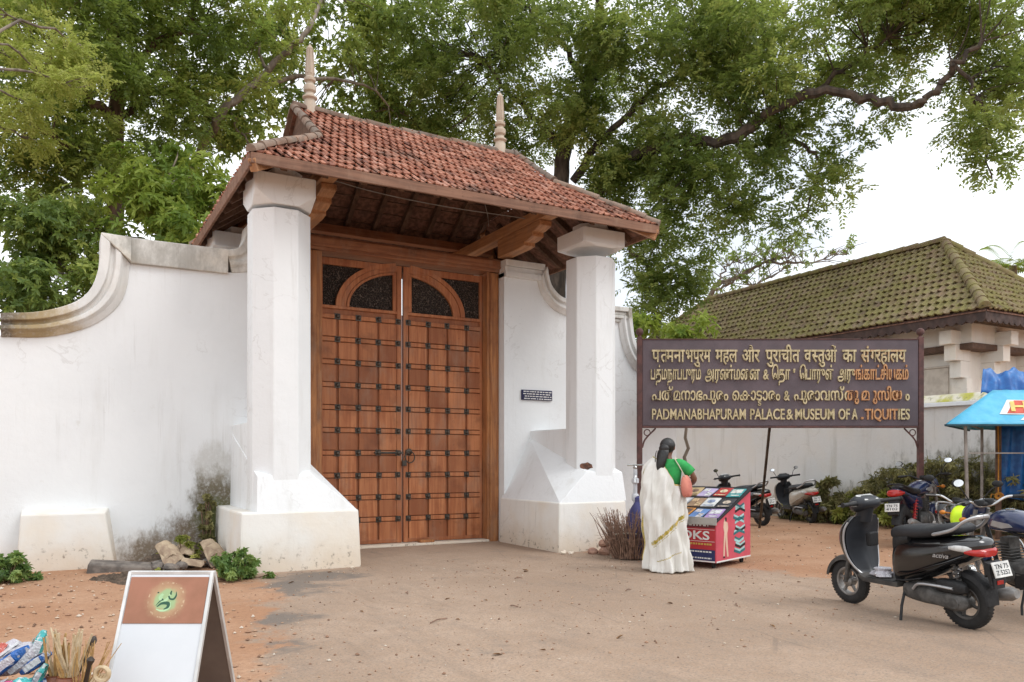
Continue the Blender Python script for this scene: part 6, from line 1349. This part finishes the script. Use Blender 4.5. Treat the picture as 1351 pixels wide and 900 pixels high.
def wheel(parent, x, r, w, name, spokes=5, wire=False, rim_mat=None, y0=0., hubr=.05):
    mb = MB(); rp = r*.63 if not wire else r*.74; pr_ = []
    for q in range(17):
        a = math.pi*(q/16); pr_.append((rp+(r-rp)*math.sin(a)**.55, -w/2*math.cos(a)*(1 if 0 < q < 16 else .8)))
    mb.lathe(pr_, (x, y0, r), 'y', 40, cap=False); mb.rings([[(x+rp*math.cos(b), y0+yy, r+rp*math.sin(b)) for b in [6.283185*k/40 for k in range(40)]] for yy in (-w*.4, w*.4)], False)
    for k in range(44):     # shallow tread grooves read as slightly raised blocks
        b = 6.283*k/44
        for s in (-1, 1): mb.bar((x+(r-.0035)*math.cos(b+s*.03), y0+s*w*.10, r+(r-.0035)*math.sin(b+s*.03)), (x+(r-.0085)*math.cos(b), y0+s*w*.33, r+(r-.0085)*math.sin(b)), .016, .007, up=(math.cos(b), 0.01, math.sin(b)))
    ty = mb.build(name, m_rub, parent)
    mb = MB(); rm = rim_mat or m_alloy
    mb.lathe([(rp+.004, -w*.36), (rp-.008, -w*.40), (rp-.02, -w*.34), (rp-.026, 0), (rp-.02, w*.34), (rp-.008, w*.40), (rp+.004, w*.36)], (x, y0, r), 'y', 36, cap=False)
    mb.lathe([(.012, -w*.62), (hubr*.5, -w*.6), (hubr, -w*.4), (hubr*1.1, 0), (hubr, w*.4), (hubr*.5, w*.6), (.012, w*.62)], (x, y0, r), 'y', 18)
    if wire:
        for k in range(24):
            b = 6.283*k/24; s = 1 if k % 2 else -1; mb.tube([(x+hubr*math.cos(b+.5*s), y0+s*w*.3, r+hubr*math.sin(b+.5*s)), (x+rp*math.cos(b), y0, r+rp*math.sin(b))], .0025, 3)
    else:
        for k in range(spokes):
            b = 6.283*k/spokes+.3; mb.tube([(x+hubr*.8*math.cos(b), y0, r+hubr*.8*math.sin(b)), (x+rp*.6*math.cos(b+.08), y0, r+rp*.6*math.sin(b+.08)), (x+(rp-.012)*math.cos(b), y0, r+(rp-.012)*math.sin(b))], [.020, .015, .018], 6)
    mb.build('rim', rm, ty); return ty
def spring(mb, a, b, r, turns=8, wr=.008):
    a, b = Vector(a), Vector(b); d = (b-a); u = d.cross(Vector((0, 1, 0))).normalized(); w = d.normalized().cross(u); n_ = turns*10
    mb.tube([a+d*i/n_+u*r*math.cos(6.283*turns*i/n_)+w*r*math.sin(6.283*turns*i/n_) for i in range(n_+1)], wr, 5); mb.tube([a, b], r*.45, 8)
def plate(parent, c, w, h, tilt, lines, mat=None):
    mb = MB(); mb.box(-.005, .005, -w/2, w/2, -h/2, h/2); p = mb.build('number_plate', m_plate, parent, bevel=.002); p.location = c; p.rotation_euler = (0, R(tilt), 0)
    mb = MB(); k = len(lines)
    for i, s in enumerate(lines):
        hh = h*.72/k; add_text(mb, s, w*(.80 if len(s) > 3 else .55), hh*.82, (-.0055, w*.40 if len(s) > 3 else w*.28, h/2-h*.10-(i+1)*hh*1.08+hh*.1), (0, -1, 0), (0, 0, 1), .001, .012)
    mb.build('lettering', m_blk, p, fix=False)
def mirror(parent, root, tip, face=(-1, 0, .1), rx=.055, rz=.036):
    mb = MB(); root, tip = Vector(root), Vector(tip); mb.tube(bez([root, root.lerp(tip, .5)+Vector((.02, 0, .02)), tip-Vector((0, 0, rz*.6))], 5), .006, 6); a = len(mb.v); mb.ell((0, 0, 0), (.018, rx, rz), 18, 8); q = Vector(face).to_track_quat('-X' if False else 'X', 'Z').to_matrix().to_4x4(); q.translation = tip; mb.xf(q, a); m_ = mb.build('mirror', m_blkm, parent)
    mb = MB(); mb.lathe([(.001, .0185), (rz*.9, .0183)], (0, 0, 0), 'x', 18, cap=False); mb.add([(.019, rx*.86*math.cos(z), rz*.86*math.sin(z)) for z in [6.283*k/18 for k in range(18)]], [tuple(range(18))]); mb.v = mb.v[-18:]; mb.f = [list(range(18))]; mb.t = [0.]; mb.s = [False]; mb.xf(q); mb.build('mirror_glass', m_mir, m_)
def scooter(label, loc, rz, lean, paint, inner, trim, lines, mirrors=(), badge=None, steer=0., plateh=.54):
    t = thing('scooter', label, 'scooter', loc, rz, None); t.rotation_euler = (R(lean), 0, rz); t.scale = (.94, .93, .915)
    wheel(t, .62, .222, .088, 'wheel', 5); wheel(t, -.62, .222, .092, 'wheel', 4, rim_mat=m_engine)
    mb = MB(); fender(mb, .62, .222, .262, .068, 10, 150); mb.build('front_fender', m_dust if paint is not m_beige else paint, t)
    mb = MB(); [mb.tube([(.62, s*.058, .222), (.585, s*.058, .36), (.53, s*.05, .60)], [.022, .022, .024], 8) for s in (-1, 1)]; mb.build('front_fork', m_engine, t)
    # apron: outer front cover and leg shield in one shell
    ap = [(.32, .345, .085, .150, .02), (.36, .395, .115, .165, .05), (.44, .435, .165, .18, .08), (.54, .465, .195, .19, .10), (.66, .475, .208, .19, .13), (.76, .46, .205, .17, .12), (.83, .435, .180, .14, .09), (.88, .415, .140, .10, .06)]
    A = bez([(a[0], a[1], a[2]) for a in ap], 4); B = bez([(a[3], a[4], 0) for a in ap], 4)
    mb = MB(); rings = []
    for p, q in zip(A, B):
        z, x0, hw = p; dep = q.y
        ring = [(x0+dep*math.cos(R(a))**.8*1.0 if abs(a) < 89 else x0, hw*math.sin(R(a)), z) for a in range(-90, 91, 12)]
        ring += [(x0-.020, hw*.97, z), (x0-.012+.018, hw*.6, z), (x0+.018, 0, z), (x0-.012+.018, -hw*.6, z), (x0-.020, -hw*.97, z)]; rings.append(ring)
    mb.rings(rings); mb.build('front_apron', paint, t)
    mb = MB(); rings = []
    for p in A:
        z, x0, hw = p; rings.append([(x0-.022, hw*.93, z), (x0-.030, hw*.55, z), (x0-.050, hw*.22, z), (x0-.055, 0, z), (x0-.050, -hw*.22, z), (x0-.030, -hw*.55, z), (x0-.022, -hw*.93, z), (x0+.0, -hw*.5, z), (x0+.0, hw*.5, z)])
    mb.rings(rings); mb.build('leg_shield', inner, t)
    mb = MB()
    for s in (-1, 1): mb.tube([(p[1]-.010, s*(p[2]+.002), p[0]) for p in A[:-4]], .0095, 7)
    mb.build('shield_trim', trim, t)
    mb = MB(); mb.box(.30, .352, -.055, .055, .60, .73); mb.build('glove_box', m_blkm, t, bevel=.012)
    mb = MB(); mb.prism([(-.08, .285), (.30, .285), (.37, .33), (.352, .352), (.29, .325), (-.08, .325)], -.165, .165, 'xz'); mb.box(-.02, .28, -.15, .15, .3255, .333); mb.build('floorboard', m_dust, t, bevel=.008)
    mb = MB(); loftx(mb, [(.0, .49, .12, .17), (-.03, .50, .145, .20), (-.12, .525, .168, .210), (-.30, .565, .190, .182), (-.50, .615, .196, .150), (-.70, .660, .186, .122), (-.84, .69, .160, .098), (-.95, .712, .118, .062), (-.995, .718, .07, .03)], 2.7); mb.build('body_panel', paint, t, angle=60)
    for s in (1, -1):   # crease and lower lip on each flank
        mb = MB(); mb.tube(bez([(-.08, s*.166, .42), (-.25, s*.190, .44), (-.45, s*.199, .52), (-.66, s*.192, .575), (-.86, s*.158, .64)], 6), [.004]+[.012]*23+[.004], 7, flat=.6); mb.build('body_crease', paint, t)
        mb = MB(); mb.tube(bez([(-.05, s*.15, .35), (-.2, s*.178, .37), (-.36, s*.186, .41)], 6), [.004]+[.014]*11+[.004], 7, flat=.6); mb.build('body_crease', m_blkm, t)
    mb = MB(); loftx(mb, [(.03, .745, .07, .02), (.015, .755, .105, .05), (-.06, .770, .142, .062), (-.22, .786, .158, .062), (-.38, .800, .155, .056), (-.50, .820, .150, .056), (-.64, .838, .140, .050), (-.73, .840, .11, .036), (-.76, .838, .06, .015)], 3.0); mb.build('seat', m_seat, t, angle=60)
    mb = MB(); loftx(mb, [(.005, .66, .10, .09), (-.02, .67, .125, .105), (-.10, .70, .15, .075), (-.2, .73, .155, .05)], 2.8); mb.build('seat_base', m_blkm, t)
    mb = MB()
    for s in (1, -1): mb.tube(bez([(-.46, s*.165, .79), (-.60, s*.168, .815), (-.74, s*.158, .85), (-.86, s*.125, .92), (-.925, s*.06, .945), (-.935, 0, .947)], 6), [.006]+[.020]*20+[.024]*10, 8, flat=.8)
    mb.build('grab_rail', m_silver, t)
    mb = MB(); loftx(mb, [(-.80, .752, .10, .035), (-.90, .752, .085, .030), (-.985, .742, .05, .015)], 2.4); mb.build('tail_cover', m_blkp, t)
    mb = MB(); loftx(mb, [(-.87, .672, .165, .030), (-.93, .668, .150, .036), (-.985, .662, .115, .036), (-1.02, .655, .07, .025)], 2.8); mb.build('tail_light', m_redl, t)
    for s in (1, -1):
        mb = MB(); loftx(mb, [(-.70, .700, .006, .012, s*.184), (-.78, .700, .016, .024, s*.172), (-.88, .694, .020, .026, s*.142), (-.93, .690, .010, .014, s*.120)], 2.4, 14); mb.build('indicator', m_clear, t)
    mb = MB(); fender(mb, -.62, .222, .275, .075, 92, 178, .012); mb.prism([(-.86, .60), (-.995, .585), (-1.035, .42), (-1.0, .41), (-.93, .50), (-.87, .47)], -.085, .085, 'xz'); mb.build('rear_fender', m_blkm, t, bevel=.01)
    mb = MB(); mb.hexa([(-1.02, -.06, .38), (-1.0, -.06, .38), (-1.0, .06, .38), (-1.02, .06, .38), (-1.025, -.07, .47), (-1.005, -.07, .47), (-1.005, .07, .47), (-1.025, .07, .47)]); f_ = mb.build('mud_flap', m_grey, t, bevel=.006); mb = MB(); mb.box(-1.032, -1.024, -.035, .035, .415, .45); mb.build('reflector', m_redl, f_, bevel=.004)
    plate(t, (-1.045, 0, plateh), .185, .125, 16, lines)
    mb = MB(); loftx(mb, [(-.10, .27, .02, .03, .10), (-.14, .27, .04, .065, .11), (-.30, .265, .048, .078, .12), (-.48, .25, .046, .066, .125), (-.62, .24, .045, .075, .125), (-.70, .24, .03, .055, .12), (-.73, .24, .01, .02, .12)], 2.6, 18); mb.box(-.45, -.12, -.10, .08, .19, .36); mb.lathe([(.02, .165), (.05, .168), (.055, .158)], (-.62, 0, .235), 'y', 14); mb.build('engine', m_engine, t, bevel=.006)
    mb = MB(); loftx(mb, [(-.44, .365, .02, .03, .12), (-.50, .37, .05, .055, .125), (-.66, .365, .05, .055, .125), (-.72, .36, .02, .03, .12)], 3, 16); mb.build('air_filter', m_blkm, t)
    mb = MB(); mb.tube(bez([(-.25, .17, .30), (-.32, .185, .355), (-.48, .185, .365), (-.64, .18, .36)], 5), .012, 7); mb.build('kick_lever', m_silver, t)
    mb = MB(); spring(mb, (-.64, .085, .27), (-.60, .105, .56), .026); mb.build('shock_absorber', m_engine, t)
    mb = MB(); mb.tube(bez([(-.15, -.08, .25), (-.28, -.13, .20), (-.42, -.15, .24), (-.52, -.155, .26)], 5), .018, 8); mb.tube([(-.50, -.155, .255), (-.54, -.157, .265), (-.88, -.17, .31), (-.93, -.17, .316)], [.03, .055, .058, .035], 14); mb.build('exhaust', m_alloy, t)
    mb = MB(); mb.tube([(-.13, .13, .27), (-.15, .20, .14), (-.18, .255, .012)], .012, 7); mb.box(-.21, -.15, .235, .285, .0, .014); mb.build('side_stand', m_blkm, t)
    # handlebar unit
    c = thing('handlebar', None, None, (0, 0, 0)); c.parent = t; c.empty_display_size = .05; del c  # placeholder joint removed below
    mb = MB(); mb.tube([(.42, 0, .84), (.395, 0, .92), (.385, 0, .97)], [.075, .07, .08], 16); loftx(mb, [(.51, .985, .02, .02), (.50, .985, .075, .06), (.44, .99, .135, .082), (.37, 1.00, .150, .075), (.315, 1.005, .120, .05), (.29, 1.005, .07, .02)], 2.6); hb = mb.build('handlebar_cover', m_grey, t)
    mb = MB(); mb.hexa([(.30, -.085, 1.035), (.41, -.10, 1.074), (.41, .10, 1.074), (.30, .085, 1.035), (.305, -.075, 1.046), (.405, -.085, 1.084), (.405, .085, 1.084), (.305, .075, 1.046)]); mb.build('instrument_panel', m_clear if paint is m_blkp else m_grey, hb, bevel=.01)
    mb = MB(); mb.ell((.478, 0, .982), (.045, .085, .055), 18, 10); mb.build('headlight', m_clear, hb)
    for s in (1, -1):
        mb = MB(); mb.tube([(.36, s*.13, 1.005), (.335, s*.20, 1.012), (.30, s*.35, 1.015)], [.022, .019, .019], 10); mb.lathe([(.024, .0), (.024, .01)], (.30, s*.35, 1.015), 'y', 10); mb.build('grip', m_blkm, hb)
        mb = MB(); mb.tube(bez([(.37, s*.17, 1.0), (.385, s*.24, 1.0), (.375, s*.34, .998)], 5), .006, 6); mb.box(.345, .375, s*.165-.02, s*.165+.02, .98, 1.03); mb.build('brake_lever', m_alloy, hb)
    for s in mirrors: mirror(hb, (.345, s*.19, 1.02), (.33, s*.29, 1.19), (-1, s*.1, .05))
    if badge:
        mb = MB(); add_text(mb, badge, .21, .036, (-.50, .2015, .597), (-1, 0, 0), (0, 0, 1), .003, .01, shear=.3); mb.xf(Matrix.Rotation(R(4), 4, 'X')); mb.v = [(x, y+.0425, z) for x, y, z in mb.v]; mb.build('badge', m_silver, t, fix=False)
    SQ = {'body_panel': -.45, 'body_crease': -.45, 'seat': -.45, 'grab_rail': -.45, 'tail_cover': -.45, 'tail_light': -.45, 'indicator': -.45, 'mud_flap': -.45, 'reflector': -.45, 'badge': -.45, 'rear_fender': -.84}
    for o in [q for q in col.objects if q.parent == t or (q.parent and q.parent.parent == t)]:
        k = o.name.split('.')[0]
        if k in SQ:
            for v in o.data.vertices:
                if v.co.x < SQ[k]: v.co.x = SQ[k]+(v.co.x-SQ[k])*(.70 if k != 'rear_fender' else .35)
        if k == 'number_plate': o.location.x = -.935
        if k in ('mud_flap', 'reflector'):
            for v in o.data.vertices: v.co.x -= .065
    for e in [o for o in col.objects if o.type == 'EMPTY' and o.parent == t]: bpy.data.objects.remove(e)
    return t
GS = 'two-wheelers parked beyond the forecourt'
s1 = scooter('glossy black scooter with a silver grab rail parked on the forecourt edge', (6.12, 4.21, 0), R(82.6), -4, m_blkp, m_grey, m_silver, ['TN 75', 'Z 5252'], (), 'activa')
s2 = scooter('black scooter with one raised round mirror behind the book cart', (11.84, 11.72, 0), R(88), -6, m_blkp, m_blkm, m_blkp, ['TN 74', '5521'], (1,), None); s2['group'] = GS
s3 = scooter('beige scooter with black seat next to the thin sign stay', (13.36, 11.66, 0), R(70), -6, m_beige, m_grey, m_beige, ['TN 75', '8614'], (1, -1), None); s3['group'] = GS
# small things on the front scooter
mb = MB(); rg = random.Random(8); mb.rings([[((r*(1+.22*math.sin(3*a+z*60)+.12*math.sin(7*a)))*math.cos(a), r*.8*(1+.2*math.sin(4*a+z*40))*math.sin(a), z) for a in [6.283*k/22 for k in range(22)]] for z, r in ((0, .07), (.012, .10), (.035, .095), (.055, .06), (.075, .075), (.082, .02))]); pb = mb.build('plastic_bag', mC['clear']); Mz = Matrix.Translation((6.12, 4.21, 0)) @ Matrix.Rotation(R(82.6), 4, 'Z') @ Matrix.Rotation(R(-4), 4, 'X') @ Matrix.Translation((.16, .05, .3055)); pb.matrix_world = Mz; tag(pb, 'crumpled clear plastic bag lying on the floorboard of the front scooter', 'bag')

def motorcycle(label, loc, rz, lean, paint, tailmat, lines, neon=False, springc=None, guard=False, mirrors=(1, -1), scale=1., wire=False, hb_mat=None, hz=0.):
    t = thing('motorcycle', label, 'motorcycle', loc, rz, GS); t.rotation_euler = (R(lean), 0, rz); t.scale = (scale,)*3
    wheel(t, .64, .30, .085, 'wheel', 6, wire, m_blkm if not wire else m_chr, hubr=.06); wheel(t, -.62, .30, .10, 'wheel', 6, wire, m_blkm if not wire else m_chr, hubr=.07)
    mb = MB(); fender(mb, .64, .30, .335, .062, 25, 150); mb.build('front_fender', paint, t)
    mb = MB()
    for s in (-1, 1): mb.tube([(.64, s*.075, .30), (.56, s*.075, .56), (.43, s*.075, .95)], [.026, .024, .019], 9)
    mb.box(.42, .47, -.11, .11, .86, .90); mb.build('front_fork', m_alloy, t)
    mb = MB(); mb.ell((.51, 0, .86-hz), (.075, .10, .10), 20, 12); hl = mb.build('headlight', m_clear if not neon else m_blkm, t)
    mb = MB(); loftx(mb, [(.60, .83-hz, .05, .07), (.585, .86-hz, .105, .11), (.52, .90-hz, .125, .115), (.46, .95-hz, .10, .09), (.43, 1.0-hz, .06, .045)], 2.5); mb.build('headlight_cowl', m_neon if neon else paint, t)
    mb = MB(); mb.ell((.42, 0, 1.0), (.055, .10, .035), 16, 8); mb.lathe([(.045, 1.0), (.05, 1.03), (.045, 1.045), (.005, 1.046)], (.40, .055, 0), 'z', 14); mb.lathe([(.045, 1.0), (.05, 1.03), (.045, 1.045), (.005, 1.046)], (.40, -.055, 0), 'z', 14); mb.build('instrument_panel', m_blkm, t)
    mb = MB(); mb.tube(bez([(.27, -.36, 1.045), (.34, -.22, 1.05), (.38, -.10, .99), (.39, 0, .98), (.38, .10, .99), (.34, .22, 1.05), (.27, .36, 1.045)], 6), .012, 8); hb = mb.build('handlebar', hb_mat or m_blkm, t)
    for s in (1, -1):
        mb = MB(); mb.tube([(.315, s*.265, 1.048), (.265, s*.37, 1.045)], .019, 9); mb.build('grip', m_blkm, hb)
        mb = MB(); mb.tube(bez([(.35, s*.22, 1.05), (.365, s*.29, 1.05), (.335, s*.38, 1.045)], 5), .006, 6); mb.build('brake_lever', m_alloy, hb)
        mb = MB(); mb.tube([(.47, s*.10, .86), (.47, s*.17, .86)], .008, 6); mb.ell((.47, s*.20, .86), (.04, .035, .028), 12, 8); mb.build('indicator', M('amber_lens', (.6, .2, .02), rough=.2), t)
    for s in mirrors: mirror(hb, (.34, s*.22, 1.05), (.33, s*.36, 1.25), (-1, s*.15, .05), .06, .04)
    mb = MB(); loftx(mb, [(.33, .80, .04, .03), (.29, .83, .085, .075), (.18, .855, .130, .105), (.04, .855, .140, .105), (-.08, .835, .115, .085), (-.17, .80, .075, .05), (-.20, .79, .03, .02)], 2.5); tk = mb.build('fuel_tank', paint, t)
    mb = MB(); mb.lathe([(.04, .96), (.04, .972), (.005, .975)], (.10, 0, 0), 'z', 14); mb.build('filler_cap', m_chr, tk)
    for s in (1, -1):
        mb = MB(); mb.prism([(.20, .82), (.08, .80), (-.04, .82), (.0, .85), (.18, .87)], s*.137-.004, s*.137+.006, 'xz'); mb.build('tank_decal', m_silver, tk)
    mb = MB(); loftx(mb, [(-.10, .80, .06, .025), (-.16, .81, .10, .045), (-.30, .81, .125, .050), (-.46, .825, .130, .052), (-.60, .855, .120, .050), (-.74, .875, .095, .038), (-.80, .88, .05, .015)], 2.8); mb.build('seat', m_seat, t)
    mb = MB(); loftx(mb, [(-.10, .62, .08, .08), (-.16, .63, .115, .12), (-.34, .66, .125, .11), (-.50, .72, .115, .07), (-.70, .795, .09, .045), (-.88, .83, .07, .035), (-.93, .835, .03, .015)], 2.7); mb.build('side_panel', paint, t)
    mb = MB()
    for s in (1, -1): mb.tube(bez([(-.52, s*.125, .83), (-.70, s*.12, .875), (-.86, s*.09, .92), (-.92, 0, .93)], 6), .013, 7)
    mb.build('grab_rail', m_alloy if tailmat is None else m_blkm, t)
    mb = MB(); loftx(mb, [(-.80, .80, .115, .03), (-.88, .80, .105, .050), (-.94, .80, .085, .050), (-.965, .795, .05, .03)], 2.7); mb.build('tail_light', m_redl, t)
    mb = MB(); fender(mb, -.62, .30, .345, .07, 100, 172); mb.prism([(-.84, .74), (-.95, .74), (-1.02, .50), (-.98, .48), (-.9, .62)], -.07, .07, 'xz'); mb.build('rear_fender', m_blkm, t, bevel=.008)
    plate(t, (-1.02, 0, .60), .20, .12, 14, lines)
    mb = MB()
    for k in range(8): mb.hexa([Vector((.10+k*.012+dx, dy, .46+k*.026+dz)) for dz in (0, .010) for dx, dy in ((-.085, -.085), (.075, -.085), (.075, .085), (-.085, .085))])
    mb.box(.08, .19, -.06, .06, .44, .70); loftx(mb, [(.22, .37, .05, .06), (.18, .37, .11, .11), (.0, .37, .13, .125), (-.16, .38, .12, .10), (-.22, .38, .06, .06)], 2.8, 20); mb.lathe([(.02, .15), (.075, .148), (.085, .13)], (.06, 0, .37), 'y', 18); mb.lathe([(.085, -.13), (.075, -.148), (.02, -.15)], (.04, 0, .37), 'y', 18); mb.build('engine', m_engine, t, bevel=.004)
    mb = MB(); mb.tube(bez([(.43, 0, .90), (.34, 0, .60), (.25, 0, .30), (.0, 0, .22), (-.24, 0, .26)], 6), .022, 8)
    for s in (1, -1): mb.tube([(.40, s*.03, .86), (.0, s*.06, .74), (-.35, s*.09, .72), (-.80, s*.08, .78)], .016, 7); mb.tube([(-.24, s*.07, .30), (-.20, s*.08, .72)], .018, 7); mb.tube([(-.22, s*.075, .34), (-.62, s*.08, .30)], .020, 7); mb.tube([(-.18, s*.10, .28), (-.18, s*.25, .28)], .012, 7)
    mb.build('frame', m_blkm, t)
    for s in (1, -1): mb = MB(); spring(mb, (-.58, s*.115, .33), (-.40, s*.115, .70), .026, 9, .007); mb.build('shock_absorber', springc or m_alloy, t)
    mb = MB(); mb.tube(bez([(.18, -.05, .50), (.27, -.09, .42), (.22, -.12, .26), (.0, -.14, .22), (-.26, -.15, .26)], 6), .017, 8); mb.tube([(-.24, -.15, .255), (-.30, -.152, .265), (-.80, -.165, .38), (-.86, -.166, .39)], [.02, .048, .055, .03], 14); mb.build('exhaust', m_chr if guard or neon else m_alloy, t)
    mb = MB(); mb.hexa([(.0, .10, .24), (.0, .13, .24), (-.68, .13, .24), (-.68, .10, .24), (.0, .10, .40), (.0, .13, .40), (-.68, .13, .36), (-.68, .10, .36)]); mb.build('chain_cover', m_blkm, t, bevel=.01)
    mb = MB(); mb.tube([(-.10, .12, .24), (-.13, .20, .10), (-.16, .235, .01)], .011, 6); mb.build('side_stand', m_blkm, t)
    if guard:
        mb = MB()
        for s in (1, -1): mb.tube(bez([(.30, s*.04, .62), (.30, s*.24, .64), (.27, s*.30, .52), (.22, s*.26, .34), (.20, s*.05, .30)], 6), .014, 8)
        mb.build('leg_guard', m_chr, t)
    return t
motorcycle('dark blue motorcycle with big red tail light by the right sign post', (11.35, 7.52, 0), R(14), -5, m_blue, 1, ['TN 75', '4102'], springc=M('red_spring', (.45, .03, .03), rough=.4))
motorcycle('motorcycle with a fluorescent yellow green headlight cowl and chrome handlebar', (8.21, 5.15, 0), R(220), -5, m_blkp, None, ['TN 75', '3310'], neon=True, hb_mat=m_chr, scale=.86, hz=.08)
motorcycle('black motorcycle with a dark blue tank cut off by the right edge', (7.16, 3.79, 0), R(75), -6, m_blue, None, ['TN 72', '6048'], guard=True, wire=True, hb_mat=m_chr, mirrors=(1,), scale=.90)
